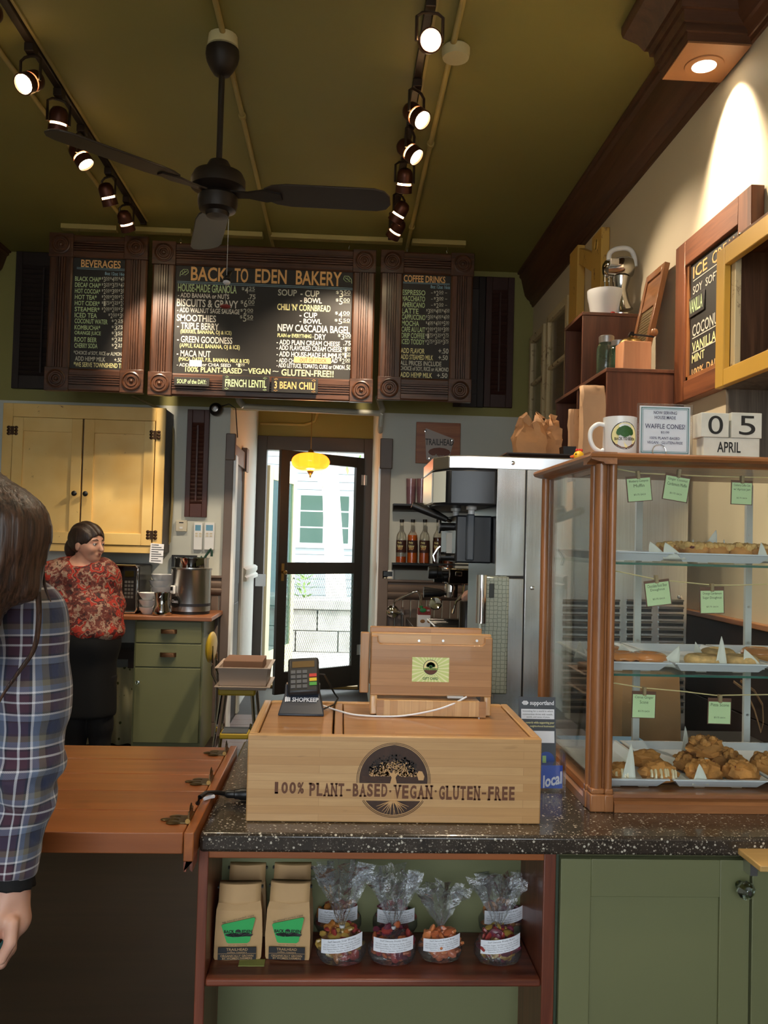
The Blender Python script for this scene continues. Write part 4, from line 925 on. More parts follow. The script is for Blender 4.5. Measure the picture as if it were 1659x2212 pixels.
# ------------------------------------------------------------------ yellow step-stool chair with bins
Yq = 5.55; YEL = mat('yellow_vinyl', S(196, 166, 44), .4)
xa, xb = at(478, 1500, Yq).x, at(545, 1500, Yq).x; zs_ = at(515, 1487, Yq).z
sc = thing('step_stool', 'yellow kitchen step-stool chair with chrome legs', 'step stool', ((xa + xb) / 2, Yq, 0))
box('seat', YEL, sc, xa - .02, xb + .02, Yq - .02, Yq + .3, zs_ - .045, zs_, .012)
for x, sx in ((xa, -1), (xb, 1)):
    for y, sy in ((Yq, -1), (Yq + .28, 1)): B().tube([(x, y, zs_ - .04), (x + sx * .03, y + sy * .03, .2), (x + sx * .05, y + sy * .05, .0)], .011, 8).obj('leg', CHROME, sc, w=True)
for z, dy in ((.24, -.12), (.08, -.24)):
    st_ = box('step', YEL, sc, xa + .02, xb - .0, Yq + dy - .06, Yq + dy + .12, z, z + .035, .008)
    B().box(xa + .03, xb - .01, Yq + dy - .055, Yq + dy + .115, z + .035, z + .039).obj('tread', mat('grey_tread', S(84, 88, 92), .7), st_, w=True)
B().tube([(xa + .02, Yq - .02, .3), (xa + .02, Yq - .26, 0.01), (xb, Yq - .26, 0.01), (xb, Yq - .02, .3)], .009, 8).obj('step_frame', CHROME, sc, w=True)
bx = at(456, 1400, Yq + .1)
for dy in (0, .2): B().tube([(xa - .01, Yq + .05 + dy, zs_ - .03), (bx.x + .02, Yq + .05 + dy, zs_ + .08), (bx.x + .012, Yq + .05 + dy, bx.z + .02)], .009, 8).obj('back_tube', CHROME, sc, w=True)
B().ell((bx.x - .005, Yq + .15, bx.z), (.028, .19, .1), 16, 10).obj('backrest', YEL, sc, w=True)
X0, X1, Z0, Z1 = rect(474, 1447, 580, 1484, Yq)
CLR = mat('milky_plastic', S(196, 176, 160), .35)
def bin_(label, X0, X1, Z0, Z1, wide):
    t = thing('plastic_bin', label, 'bin', ((X0 + X1) / 2, Yq, Z0), 'plastic bins on the step stool')
    y0, y1 = Yq - .08, Yq + .3
    r = lambda e, z: [(X0 - e, y0 - e, z), (X1 + e, y0 - e, z), (X1 + e, y1 + e, z), (X0 - e, y1 + e, z)]
    B().loft([r(-.012, Z0), r(0, Z1), r(.018, Z1 + .002), r(.018, Z1 + .006), r(-.003, Z1 + .006), r(-.015, Z0 + .004)]).obj('tub', CLR, t, w=True, ang=20)
    return t
bin_('milky plastic bin on the stool, lower of two stacked', X0, X1, zs_ + .001, zs_ + .02, 0)
bin_('milky plastic bin holding a brown board, upper of two stacked', X0, X1, zs_ + .027, Z1 + .02, 0)
X0b, X1b, Z0b, Z1b = rect(486, 1424, 570, 1446, Yq + .05)
tag(B().box(X0b, X1b, Yq - .04, Yq + .24, Z1 + .0, Z1 + .062).obj('brown_box', mat('brown_card', S(136, 100, 76), .7), bev=.004), 'flat brown box lying in the upper plastic bin', 'box')

# ================================================================== back right: sign, shelves, bottles, tap
X0, X1, Z0, Z1 = rect(898, 914, 993, 1002, YB)
sg = thing('wall_sign', 'square wooden wall sign with a frosted TRAILHEAD cup emblem', 'sign', ((X0 + X1) / 2, YB, Z0))
box('panel', wood('sign_wood', S(140, 76, 40), S(176, 106, 60), 'x', .8, .4), sg, X0, X1, YB - .035, YB - .001, Z0, Z1, .003)
e = [at(a, c, YB - .05) for a, c in ((918, 928), (921, 925), (980, 948), (981, 952), (970, 990), (966, 993), (926, 995), (921, 992))]
B().prism([(q.x, q.z) for q in e], YB - .047, YB - .042, 'xz').obj('emblem', mat('frosted_acrylic', S(176, 160, 150), .3), sg, w=True)
X0_, X1_, Z0_, Z1_ = rect(919, 948, 980, 962, YB - .05); print_on('lettering', mat('dark_grey_print', S(60, 56, 54), .5), sg, [('TRAILHEAD', X0_, X1_, Z0_, Z1_)], fx(YB - .049), .02)
X0_, X1_, Z0_, Z1_ = rect(930, 975, 968, 990, YB - .05); b = B().ell(((X0_ + X1_) / 2, YB - .0475, (Z0_ + Z1_) / 2 + .02), (.085, .0012, .035), 24, 6).obj('coffee_print', mat('coffee_print_ink', S(120, 64, 44), .5), sg, w=True)
print_on('lettering', CH['p'], sg, [('coffee roasters', X0_ + .02, X1_ - .01, Z0_ + .005, Z0_ + .03)], fx(YB - .05), .01)
for q in ((919, 931), (977, 951), (928, 990), (966, 991)): B().lathe([(.008, 0), (.008, .004), (0, .005)], 10, at(q[0], q[1], YB - .047), (0, -1, 0)).obj('screw', CHROME, sg, w=True)
def wall_shelf(py, label, px0=850, x1=1.02):
    z = at(900, py, YB - .12).z; x0 = at(px0, py, YB - .12).x
    p = [(0, 0), (-.13, 0), (-.13, -.014), (-.12, -.018), (-.115, -.03), (-.09, -.045), (-.075, -.05), (0, -.055)]
    return z, x0, tag(B().prism([(YB - .001 + a, z + c) for a, c in p], x0, x1, 'yz').obj('wall_shelf', BLACK), label, 'shelf', 'black wall shelves')
z1, xs, _ = wall_shelf(1089, 'black moulded wall shelf holding lilac tumblers')
z2s, xs2, _ = wall_shelf(1217, 'black moulded wall shelf holding syrup bottles', 848)
LIL = thin_glass('lilac_plastic', S(236, 214, 224), .5, .15, lo=.05, haze=(.35, S(206, 160, 186)))
for k, (px, lab) in enumerate(((887, 'stack of lilac plastic tumblers farthest from the black machine'), (910, 'lilac plastic tumblers, middle of the three stacks'), (934, 'lilac plastic tumblers nearest the black machine'))):
    c = at(px, 1085, YB - .07); h = at(px, 1034, YB - .07).z - z1
    t = thing('tumbler', lab, 'tumbler', (c.x, YB - .07, z1), 'lilac tumblers on the wall shelf')
    B().lathe([(0, .002), (.03, .002), (.036, h * .68), (.033, h * .68), (.028, .006), (0, .006)], 24).obj('inner_cup', LIL, t)
    B().lathe([(.032, .001), (.039, h), (.037, h), (.031, .003)], 24).obj('outer_cup', thin_glass('clear_lilac_plastic', S(246, 232, 234), .5, .15, lo=.05, haze=(.25, S(226, 190, 196))), t)
LABEL = mat('maroon_label', S(58, 28, 22), .5)
CLRG = thin_glass('bottle_glass', S(250, 249, 245), .6, .0)
for k, (px, lv, col, lab) in enumerate(((866, .18, S(190, 84, 20), 'syrup bottle nearly empty, standing first beside the passage'), (890, .8, S(200, 96, 24), 'full amber syrup bottle, second on the shelf'), (916, .3, S(180, 84, 30), 'syrup bottle a third full, third on the shelf'), (945, .74, S(60, 22, 16), 'dark brown full syrup bottle, fourth on the shelf'), (968, .55, S(110, 50, 22), 'syrup bottle behind the machine levers, fifth on the shelf'))):
    c = at(px, 1210, YB - .065); h = at(px, 1122, YB - .065).z - z2s; r = .0385
    t = thing('syrup_bottle', lab, 'bottle', (c.x, YB - .065, z2s), 'syrup bottles on the wall shelf')
    pf = [(0, .001), (r, .001), (r, h * .58), (r * .9, h * .65), (r * .5, h * .73), (r * .36, h * .78), (r * .34, h * .95)]
    B().lathe(pf + [(r * .3, h * .95)], 24).obj('glass', CLRG, t)
    hl = h * lv * .8; q = [(a * .94, max(z, .004)) for a, z in pf if z < hl]; B().lathe(q + [(q[-1][0], hl), (0, hl)], 24).obj('syrup', mat('syrup_%d' % k, col, .15), t)
    lb = B().lathe([(r * 1.02, h * .24), (r * 1.02, h * .52)], 24).obj('label', LABEL, t)
    for s_, a, cc, zz, m_ in (('Holy', -.02, .012, .43, CH['y']), ('Kakow', -.022, .022, .36, CH['y']), ('SYRUP', -.018, .018, .3, CH['o'])):
        print_on('label_lettering', m_, lb, [(s_, a, cc, h * zz, h * zz + .02)], lambda u, v_: (r * 1.04 * math.sin(u / r - .3), -r * 1.04 * math.cos(u / r - .3), v_), .01, w=False)
    B().lathe([(r * .4, h * .93), (r * .42, h), (0, h)], 16).obj('cap', BLACK, t)
X0, X1, Z0, Z1 = rect(825, 1233, 851, 1253, YB - .03); z0 = at(870, 1252, YB).z
tm = thing('kitchen_timer', 'small white digital timer on the chair rail', 'timer', ((X0 + X1) / 2, YB - .02, z0)); h = Z1 - Z0
box('case', WHITE, tm, X0, X1, YB - .03, YB - .012, z0, z0 + h, .006); box('screen', mat('lcd_dark', S(30, 32, 30), .2), tm, X0 + .012, X1 - .012, YB - .032, YB - .029, z0 + h * .35, z0 + h * .85)
for k in range(3): box('button', IV, tm, X0 + .016 + k * .022, X0 + .03 + k * .022, YB - .033, YB - .029, z0 + .007, z0 + .016)
fc = thing('wall_faucet', 'chrome wall faucet with a swan-neck spout', 'faucet', at(848, 1322, YB))
f0 = at(848, 1322, YB - .06)
B().lathe([(.05, 0), (.05, .01), (.03, .03), (.038, .045), (.038, .07), (.02, .085), (0, .088)], 24, f0 + Vector((0, .045, 0)), (0, -1, 0)).obj('body', CHROME, fc, w=True)
B().tube(curvy([f0, at(852, 1300, YB - .06), at(860, 1295, YB - .1), at(897, 1278, YB - .14), at(905, 1282, YB - .14), at(909, 1292, YB - .14), at(910, 1306, YB - .14)]), .011, 10).obj('spout', CHROME, fc, w=True)
B().tube([f0, at(866, 1324, YB - .07)], .01, 8).box(*[at(a, 1315, YB).x for a in (864, 871)], YB - .09, YB - .06, at(866, 1326, YB).z, at(866, 1309, YB).z).obj('lever', CHROME, fc, w=True)
# back counter, carton and espresso machine
bc = thing('back_counter', 'low counter against the wainscot behind the register', 'counter', (.95, 5.2, 0))
XB0 = .5
box('top', mat('dark_counter', S(60, 54, 50), .4), bc, XB0, XW - .04, 4.2, YB - .04, .88, .915, .004); box('body', GREEN, bc, XB0 + .03, XW - .045, 4.23, YB - .045, 0, .88)
X0, X1, Z0, Z1 = rect(895, 1312, 930, 1358, 5.5); Z0 = .916
ca = thing('milk_carton', 'almond milk carton with a green cap behind the register', 'carton', ((X0 + X1) / 2, 5.5, Z0))
X0 = max(X0, XB0 + .005); zz = Z0 + (Z1 - Z0) * .68
box('body', PAPER, ca, X0, X1, 5.5, 5.58, Z0, zz, .002)
RED = mat('dark_red_print', S(130, 40, 34), .5)
B().prism([(X0, zz), (X1, zz), (X1, Z1 - .01), ((X0 + X1) / 2 + .02, Z1), (X0, Z1 - .012)], 5.5, 5.58, 'xz').obj('top', RED, ca, w=True)
B().lathe([(.012, 0), (.012, .014), (0, .014)], 14, ((X0 + X1) / 2 - .02, 5.52, Z1 - .006)).obj('cap', mat('green_cap', S(40, 130, 70), .4), ca, w=True)
B().ell((X0 + .03, 5.499, zz + .03), (.022, .0015, .014), 16, 6).obj('emblem', mat('green_cap', S(40, 130, 70), .4), ca, w=True)
print_on('lettering', PAPER, ca, [('ALMOND', X0 + .055, X1 - .006, zz + .024, zz + .036), ('milk', X0 + .07, X1 - .01, zz + .008, zz + .018)], fx(5.4985), .01)
for k in range(2): B().ell((X0 + .03 + .045 * k, 5.4995, zz - .04), (.016, .001, .012), 12, 6).obj('picture', mat('food_print', S(150, 110, 70), .6), ca, w=True)
Ye = 4.5
es = thing('espresso_machine', 'mirror-polished espresso machine with black portafilter handles', 'espresso machine', (.85, Ye, .916))
X0, X1, Z0, Z1 = rect(969, 1228, 1026, 1264, Ye)
MIR = mat('mirror_steel', (.42, .38, .36, 1), .05, 1)
box('boiler_housing', MIR, es, X0, X1 + .12, Ye, Ye + .5, Z0, Z1, .008)
box('back_column', BLACK, es, X1 - .0, X1 + .12, Ye + .04, Ye + .46, .93, Z0)
box('base', mat('dark_steel', S(60, 58, 58), .3, .8), es, X0 - .02, X1 + .12, Ye + .02, Ye + .48, .93, 1.02, .004)
for k in range(4): B().cyl(((X0, X1 + .1)[k % 2], (Ye + .06, Ye + .44)[k // 2], .916), ((X0, X1 + .1)[k % 2], (Ye + .06, Ye + .44)[k // 2], .935), .02).obj('foot', BLACK, es, w=True)
q = box('badge', CHROME, es, X0 + .035, X0 + .07, Ye - .004, Ye, Z1 - .04, Z1 - .018, .003)
for k, (px, py) in enumerate(((945, 1237), (957, 1246))):
    c = at(px, py, Ye + .1 * k + .05); B().lathe([(.03, -.05), (.034, -.045), (.034, -.005), (.028, 0), (.028, .02), (.012, .025), (.012, .09)], 16, c, (1, 0, 0)).obj('knob', BLACK, es, w=True)
for k in range(2):
    y = Ye + .12 + .22 * k; c = at(975, 1272, y); g = B().lathe([(.035, -.02), (.035, .03), (.03, .05)], 20, c).obj('group_head', CHROME, es, w=True)
    h0 = c + Vector((0, 0, -.025)); B().lathe([(.034, -.02), (.036, .01)], 20, h0).obj('portafilter', CHROME, es, w=True)
    e0 = at(915, 1283 - 8 * k, y); B().tube([h0 + Vector((-.03, 0, 0)), h0 * .6 + e0 * .4, e0], [.008, .017, .021], 10).obj('portafilter_handle', BLACK, es, w=True)
B().tube([at(1003, 1262, Ye), at(1000, 1285, Ye - .01), at(985, 1300, Ye - .02), at(978, 1325, Ye - .02)], .006, 8).obj('steam_wand', CHROME, es, w=True)
b = B()
for k in range(7): b.tube([(X0 - .06, Ye + .06 + k * .06, 1.045), (X1, Ye + .06 + k * .06, 1.045)], .004, 6)
b.tube([(X0 - .06, Ye + .04, 1.045), (X0 - .06, Ye + .44, 1.045)], .005, 6); o = b.obj('drip_grate', STEEL, es, w=True); o['kind'] = 'stuff'
B().lathe([(.032, 0), (.036, .008), (.03, .012), (0, .008)], 20, at(941, 1304, Ye - .02), (-.3, -1, .3)).obj('gauge', CHROME, es, w=True)
X0, X1, Z0, Z1 = rect(992, 1300, 1024, 1356, Ye - .12)
cn = thing('steel_canister', 'tall black and steel canister in front of the espresso machine', 'canister', ((X0 + X1) / 2, Ye - .12, .916)); r = (X1 - X0) / 2
B().lathe([(0, 0), (r, 0), (r, Z1 - .916), (r * .9, Z1 - .91), (0, Z1 - .91)], 24).obj('body', mat('dark_steel', S(60, 58, 58), .3, .8), cn)
B().box(-.004, .012, -r - .004, -r + .004, .02, .2).obj('window_strip', CHROME, cn)
# pink cloth
tw = thing('cloth', 'pale pink cloth bundled on the espresso machine front', 'cloth', at(1015, 1300, Ye - .03))
V0 = at(1016, 1290, Ye - .045) - sub(tw)
B().ell(V0 + Vector((0, 0, .0)), (.042, .03, .05), 22, 14).noise(.018, 26, 2).obj('upper_fold', mat('pink_cloth', S(222, 178, 160), .9), tw)
B().ell(V0 + Vector((.01, .0, .04)), (.022, .025, .035), 18, 12).noise(.014, 30, 5).obj('lower_fold', mat('pink_cloth', S(222, 178, 160), .9), tw)
# ================================================================== soft-serve machine
Yv = 3.0; Yv2 = 3.66
BLK = mat('satin_black_panel', S(34, 36, 40), .32)
n = N('brushed_machine_steel'); n.i('Metallic', 1.0); v = n.co((40, 40, .6), rnd=False); f = n.noise(v, 6, 3)
n.l(n.ramp(f, [(.3, (.62, .63, .63, 1)), (.7, (.74, .75, .75, 1))]), n.b.inputs['Base Color']); n.i('Roughness', .24)
g = n.noise(n.co((1.6, 1.6, 1.1), rnd=False), 2.0, 2); n.bump(g, .35, .03); MST = n.m
xm = at(1068, 1300, Yv).x; xe = at(1484, 1300, Yv).x; zt = at(1150, 1008, Yv).z; zc_ = at(1130, 987, Yv).z
sv = thing('soft_serve_machine', 'tall stainless steel soft-serve machine with a black head', 'soft-serve machine', ((xm + xe) / 2, (Yv + Yv2) / 2, 0))
box('core', mat('dark_steel', S(60, 58, 58), .3, .8), sv, xm + .004, xe, Yv + .006, Yv2, .02, zt - .002)
xs1, xs2 = at(1130, 1300, Yv).x, at(1133, 1300, Yv).x
zsm = at(1100, 1247, Yv).z
box('side_panel', MST, sv, xm, xs1, Yv, Yv + .006, zsm + .004, zt, .002); box('side_panel', MST, sv, xs2, xe, Yv, Yv + .006, .05, zt, .002)
box('lower_side_panel', MST, sv, xm, xs1, Yv, Yv + .006, .05, zsm - .004, .002)
xf = at(945, 1030, Yv).x; xc = at(1018, 1000, Yv).x
zh0, zh1 = at(1000, 1091, Yv).z, at(1000, 1012, Yv).z
hp = [(xf, Yv + .12), (xf + .045, Yv + .02), (xc, Yv), (xm, Yv), (xm, Yv2 - .02), (xc, Yv2 - .02), (xf + .045, Yv2 - .04), (xf, Yv2 - .14)]
B().prism(hp, zh0, zh1, 'xy').obj('head', BLK, sv, w=True, bev=.008, ang=20)
cp = [(a - (.004 if a < xm - .001 else -.0), b_) for a, b_ in hp[:3]] + [(xe, Yv - .003), (xe, Yv2)] + hp[5:]
B().prism(cp, zh1, zc_, 'xy').obj('top_cap', STEEL, sv, w=True, bev=.004, ang=20)
box('light_window', mat('white_panel', S(220, 224, 214), .3), sv, xf - .004, xf + .004, Yv + .15, Yv2 - .18, zh0 + .012, zh1 - .006)
B().prism([(xf + .002, Yv + .113), (xf + .036, Yv + .035), (xf + .038, Yv + .033), (xf + .006, Yv + .108)], zh0 + .01, zh1 - .008, 'xy').xf(Matrix.Translation((-.004, -.002, 0))).obj('light_window', mat('white_panel', S(220, 224, 214), .3), sv, w=True)
# dispensing door, levers, spouts
xd = at(985, 1150, Yv + .1).x; zd0, zd1 = at(1000, 1216, Yv + .1).z, at(1000, 1113, Yv + .1).z
box('dispensing_door', BLK, sv, xd + .0, xm + .004, Yv + .1, Yv2 - .1, zd0, zd1, .006)
box('door_edge', mat('slate_grey_plastic', S(70, 76, 84), .4), sv, at(1015, 1150, Yv).x, at(1032, 1150, Yv).x, Yv + .07, Yv + .1, zd0 + .01, zd1 + .004, .005)
box('warning_label', mat('grey_label', S(150, 150, 146), .5), sv, at(972, 1170, Yv).x, at(984, 1170, Yv).x, Yv + .095, Yv + .105, at(978, 1196, Yv).z, at(978, 1151, Yv).z)
for k in range(3):
    y = Yv + .14 + k * .16; a = at(890 + 8 * k, 1091, y); c = at(975, 1127, y)
    c.y = y; a.y = y
    l = B().tube([a, a * .9 + c * .1, a * .4 + c * .6, a * .12 + c * .88], [.012, .016, .013, .01], 10).obj('lever', BLACK, sv, w=True)
    B().tube([a * .14 + c * .86, c], .006, 8).obj('pivot', CHROME, l, w=True)
for z_, r in ((at(970, 1136, Yv).z, .016), (at(970, 1205, Yv).z, .016)):
    for k in range(2):
        y = Yv + .15 + k * .3; x_ = at(948, 1140, y).x
        B().lathe([(.024, 0), (.024, .006), (.014, .008), (.014, .06), (.022, .062), (.022, .07), (.012, .072), (.012, .14)], 14, (x_, y, z_), (1, 0, 0)).obj('plunger', BLACK, sv, w=True)
zz = at(1008, 1105, Yv).z
for k in range(2): B().lathe([(.012, 0), (.012, .02), (.02, .022), (.02, .034), (.012, .036), (.012, .06)], 14, (at(1020 - 18 * k, 1105, Yv + .1).x, Yv + .12 + .2 * k, zd1)).obj('mix_inlet', WHITE, sv, w=True)
B().tube([at(940, 1215, Yv + .1), at(936, 1200, Yv + .1), at(945, 1185, Yv + .1), at(951, 1180, Yv + .1)], .004, 6).obj('wire_clip', CHROME, sv, w=True)
lv = None
for c, (a, e) in enumerate(((1214, 1270), (1283, 1339), (1352, 1408), (1421, 1477))):
    for r in range(16):
        py = 1299 + r * 15.6
        p0 = at((a + e) / 2, py, Yv)
        if lv is None:
            w_ = (e - a) / 2 * pxm(Yv)
            lv = B().prism([(0, 0), (-.007, .001), (-.009, .004), (-.006, .006), (0, .007)], -w_, w_, 'yz').box(-w_, w_, -.0012, .0, -.011, 0).obj('louver', mat('louver_steel', (.3, .3, .3, 1), .3, 1), sv)
            o = lv
        else: o = clone(lv, sv)
        o.location = p0 - sub(sv)
        if r == 0 and c == 0:
            sl = B().box(-w_ * .97, w_ * .97, -.0016, -.0006, -.0115, -.001).obj('louver_slot', BLACK, sv)
            s_ = sl
        else: s_ = clone(sl, sv)
        s_.location = p0 - sub(sv) + Vector((0, -.001, 0))
for px, py in ((1150, 1270), (1494 - 25, 1290), (1108, 1000)): B().lathe([(.008, 0), (.007, .004), (0, .005)], 12, at(px, py, Yv - .002), (0, -1, 0)).obj('screw', CHROME, sv, w=True)
for k in range(4): B().cyl(((xm + .06, xe - .06)[k % 2], (Yv + .08, Yv2 - .08)[k // 2], 0), ((xm + .06, xe - .06)[k % 2], (Yv + .08, Yv2 - .08)[k // 2], .03), .03).obj('foot', BLACK, sv, w=True)
# patterned cup dispenser hanging on the side of the machine
X0, X1, Z0, Z1 = rect(1028, 1245, 1098, 1500, Yv - .06)
cdp = thing('cup_dispenser', 'clear patterned plastic dispenser with a rounded steel edge on the soft-serve machine', 'dispenser', ((X0 + X1) / 2, Yv - .04, Z0))
n = N('hex_patterned_plastic'); vo = n.n('ShaderNodeTexVoronoi', feature='DISTANCE_TO_EDGE'); vo.inputs['Scale'].default_value = 70; vo.inputs['Randomness'].default_value = .25; n.l(n.co(), vo.inputs[0])
n.l(n.ramp(vo.outputs['Distance'], [(.02, S(120, 128, 120)), (.1, S(176, 184, 172))]), n.b.inputs['Base Color']); n.i('Roughness', .2); n.i('Metallic', .4)
box('body', n.m, cdp, X0 + .018, X1, Yv - .06, Yv - .001, Z0, Z1, .006)
xa, xb = at(1042, 1290, Yv - .065).x, at(1049, 1290, Yv - .065).x
box('slot_plate', mat('dark_plate', S(44, 48, 46), .4), cdp, at(1056, 1290, Yv - .06).x, at(1067, 1290, Yv - .06).x, Yv - .064, Yv - .06, at(1060, 1291, Yv - .06).z, at(1060, 1260, Yv - .06).z, .002)
B().lathe([(.018, 0), (.018, .165), (.0, .165)], 16, (at(1040, 1290, Yv - .075).x, Yv - .076, at(1040, 1346, Yv - .075).z)).obj('steel_tube', CHROME, cdp, w=True)
# ------------------------------------------------------------------ things on the machine top
ztop = zc_ + .001
TRAY = mat('brown_tray', S(44, 32, 28), .4)
X0 = at(1092, 982, Yv + .1).x; X1 = at(1236, 982, Yv + .1).x
ty = thing('serving_tray', 'dark serving tray on top of the soft-serve machine', 'tray', ((X0 + X1) / 2, Yv + .3, ztop))
r = lambda e, z: [(X0 - e, Yv + .06 - e, z), (X1 + e, Yv + .06 - e, z), (X1 + e, Yv + .52 + e, z), (X0 - e, Yv + .52 + e, z)]
B().loft([r(-.02, ztop), r(0, ztop + .016), r(.004, ztop + .016), r(.004, ztop + .02), r(-.004, ztop + .02), r(-.022, ztop + .006)]).obj('dish', TRAY, ty, w=True, ang=20)
def kraft_bag(label, cx, cy, z0, w, d, h, seed, twist=True, m=KRAFT, group='kraft paper bags on the machine'):
    t = thing('paper_bag', label, 'paper bag', (cx, cy, z0), group)
    rings = []; rnd = random.Random(seed)
    for i in range(9):
        u = i / 8; k = 1 - (.55 * max(0, u - .5) / .5 if twist else 0) - (.0 if twist else .04 * u); dd = (1 - .85 * max(0, (u - .45) / .55)) if twist else (1 - .7 * max(0, u - .3))
        ring = []
        for j in range(16):
            a = 2 * math.pi * j / 16; ca, sa = math.cos(a), math.sin(a); q = 1 / max(abs(ca), abs(sa)) ** .8
            am = .02 * (u if twist else u * .3)
            ring.append((ca * q * w / 2 * k + rnd.uniform(-am, am), sa * q * d / 2 * dd + rnd.uniform(-am, am), h * u * (1 if not twist else 1 - .16 * u * rnd.random()) + (h * .1 * math.cos(2 * a) * u ** 3 if twist else 0)))
        rings.append(ring)
    o = B().loft(rings, cap=False); o.add(rings[0], [tuple(range(16))]); o = o.obj('bag', m, t, ang=25, solid=.0015)
    return t
zt2 = ztop + .008
X0, X1, Z0, Z1 = rect(1112, 900, 1165, 978, Yv + .2)
kraft_bag('crumpled kraft paper bag on the tray nearest the passage', (X0 + X1) / 2 + .01, Yv + .2, zt2, .115, .09, Z1 - zt2 + .01, 3)
X0, X1, Z0, Z1 = rect(1160, 898, 1206, 978, Yv + .33)
kraft_bag('crumpled kraft paper bag on the tray behind the rubber duck', (X0 + X1) / 2 - .005, Yv + .31, zt2, .1, .09, Z1 - zt2, 8)
tp = thing('tape_roll', 'tiny dark tape roll at the tray edge', 'tape', (at(1112, 980, Yv + .09).x, Yv + .1, zt2)); B().lathe([(.006, 0), (.014, 0), (.014, .008), (.006, .008)], 16).obj('roll', BRASS, tp)
X0, X1, Z0, Z1 = rect(1212, 966, 1240, 981, Yv + .15)
bo = thing('black_box', 'small black plastic box beside the rubber duck', 'box', ((X0 + X1) / 2, Yv + .15, zt2)); Z1 = max(Z1, zt2 + .015)
r = lambda e, z: [(X0 - e, Yv + .12 - e, z), (X1 + e, Yv + .12 - e, z), (X1 + e, Yv + .18 + e, z), (X0 - e, Yv + .18 + e, z)]
B().loft([r(-.004, zt2), r(0, Z1), r(-.003, Z1), r(-.006, zt2 + .003)]).obj('tub', BLACK, bo, w=True)

# ================================================================== wooden crates on the right wall
yl0, yl1, yu0, yu1 = 3.535, 4.4, 4.06, 4.39
xlo = at(1310, 890, yl0).x; xr = XW - .002
zl1 = at(1395, 797, yl0).z; zl0 = 1.80 + .02
lc = thing('lower_crate', 'dark wooden crate shelf behind the waffle cones sign', 'crate', ((xlo + xr) / 2, (yl0 + yl1) / 2, zl0)); t_ = .016
def crate(t, x0, x1, y0, y1, z0, z1, divs=()):
    box('end_panel', CRATE('z'), t, x0, x1, y0, y0 + t_, z0, z1, .002); box('end_panel', CRATE('z'), t, x0, x1, y1 - t_, y1, z0, z1, .002)
    box('top_board', CRATE('y'), t, x0 - .004, x1, y0 - .004, y1, z1, z1 + t_, .002); box('bottom_board', CRATE('y'), t, x0, x1, y0 + t_, y1 - t_, z0, z0 + t_, .002)
    box('back_board', CRATE('y'), t, x1 - .008, x1, y0 + t_, y1 - t_, z0 + t_, z1)
    for d in divs: box('divider', CRATE('z'), t, x0 + .004, x1 - .008, d, d + .012, z0 + t_, z1)
crate(lc, xlo, xr, yl0, yl1, zl0, zl1 - t_, (4.0,))
xu = at(1258, 740, yu0).x; zu1 = at(1325, 676, yu0).z
uc = thing('upper_crate', 'dark wooden crate holding up the chrome mixer', 'crate', ((xu + xr) / 2, (yu0 + yu1) / 2, zl1))
crate(uc, xu, xr, yu0, yu1, zl1 + .001, zu1 - t_)
# kraft bags standing in front of the crates
zt3 = ztop
X0, X1, Z0, Z1 = rect(1256, 832, 1308, 980, 3.42)
kraft_bag('tall tan paper bag standing before the crate shelf', (X0 + X1) / 2, 3.44, zt3, X1 - X0, .07, Z1 - zt3, 11, False, mat('tan_paper', S(196, 158, 122), .75, noise=(20, .05)), 'tan bags by the crates')
X0, X1, Z0, Z1 = rect(1226, 886, 1246, 960, 3.6)
kraft_bag('small tan bag tucked beside the crate end', (X0 + X1) / 2, 3.58, zt3, X1 - X0, .05, Z1 - zt3, 14, False, mat('tan_paper', S(196, 158, 122), .75, noise=(20, .05)), 'tan bags by the crates')
# chrome stand mixer
YM = yu0 + .075; MCH = mat('mixer_chrome', (.5, .48, .45, 1), .1, 1)
mx = thing('stand_mixer', 'vintage chrome stand mixer with a white handle on the upper crate', 'mixer', (at(1350, 670, YM).x, YM, zu1 + .0005))
def mp(px, py, dy=0): return at(1340 + (px - 1340) * .82 - 10, py, YM + dy) - sub(mx)
B().lathe([(.0, 0), (.05, 0), (.052, .012), (.03, .02), (0, .022)], 24, mp(1352, 676) * 1 - Vector((0, 0, mp(1352, 676).z))).obj('base', CHROME, mx)
B().tube([mp(1360, 672), mp(1356, 655), mp(1352, 628), mp(1354, 600)], [.048, .038, .032, .046], 16).obj('column', MCH, mx)
ax0, ax1 = mp(1308, 582), mp(1386, 577)
d_ = (ax1 - ax0); L = d_.length
B().lathe([(0, 0), (.03, .002), (.042, .012), (.047, L * .3), (.054, L * .55), (.055, L * .8), (.046, L * .94), (.026, L), (0, L)], 24, ax0, d_).obj('motor_housing', MCH, mx)
B().tube(curvy([mp(1322, 562), mp(1324, 548), mp(1338, 539), mp(1362, 536), mp(1380, 541), mp(1389, 556), mp(1391, 576)]), .0125, 10).obj('handle', WHITE, mx)
B().box(*(sorted([mp(1330, 0).x, mp(1352, 0).x])), -.0585, -.04, mp(1340, 580).z, mp(1340, 566).z).obj('name_plate', mat('brushed_plate', (.6, .56, .5, 1), .4, 1), mx, bev=.003)
for k, px in enumerate((1311, 1322)):
    q = B().tube([mp(px, 594), mp(px, 608)], .007, 10).obj('chuck', CHROME, mx); B().tube([mp(px, 606), mp(px + 1, 632)], .003, 6).obj('beater', CHROME, q)
B().box(mp(1381, 0).x, mp(1392, 0).x, -.02, .02, mp(1386, 590).z, mp(1386, 568).z).obj('vent', BLACK, mx, bev=.004)
YBw = yu0 + .1
c = at(1307, 673, YBw); rb = 40 * pxm(YBw); hb = at(1307, 630, YBw).z - zu1
mb = thing('mixing_bowl', 'white ribbed mixing bowl under the chrome mixer', 'bowl', (c.x, YBw, zu1 + .0005))
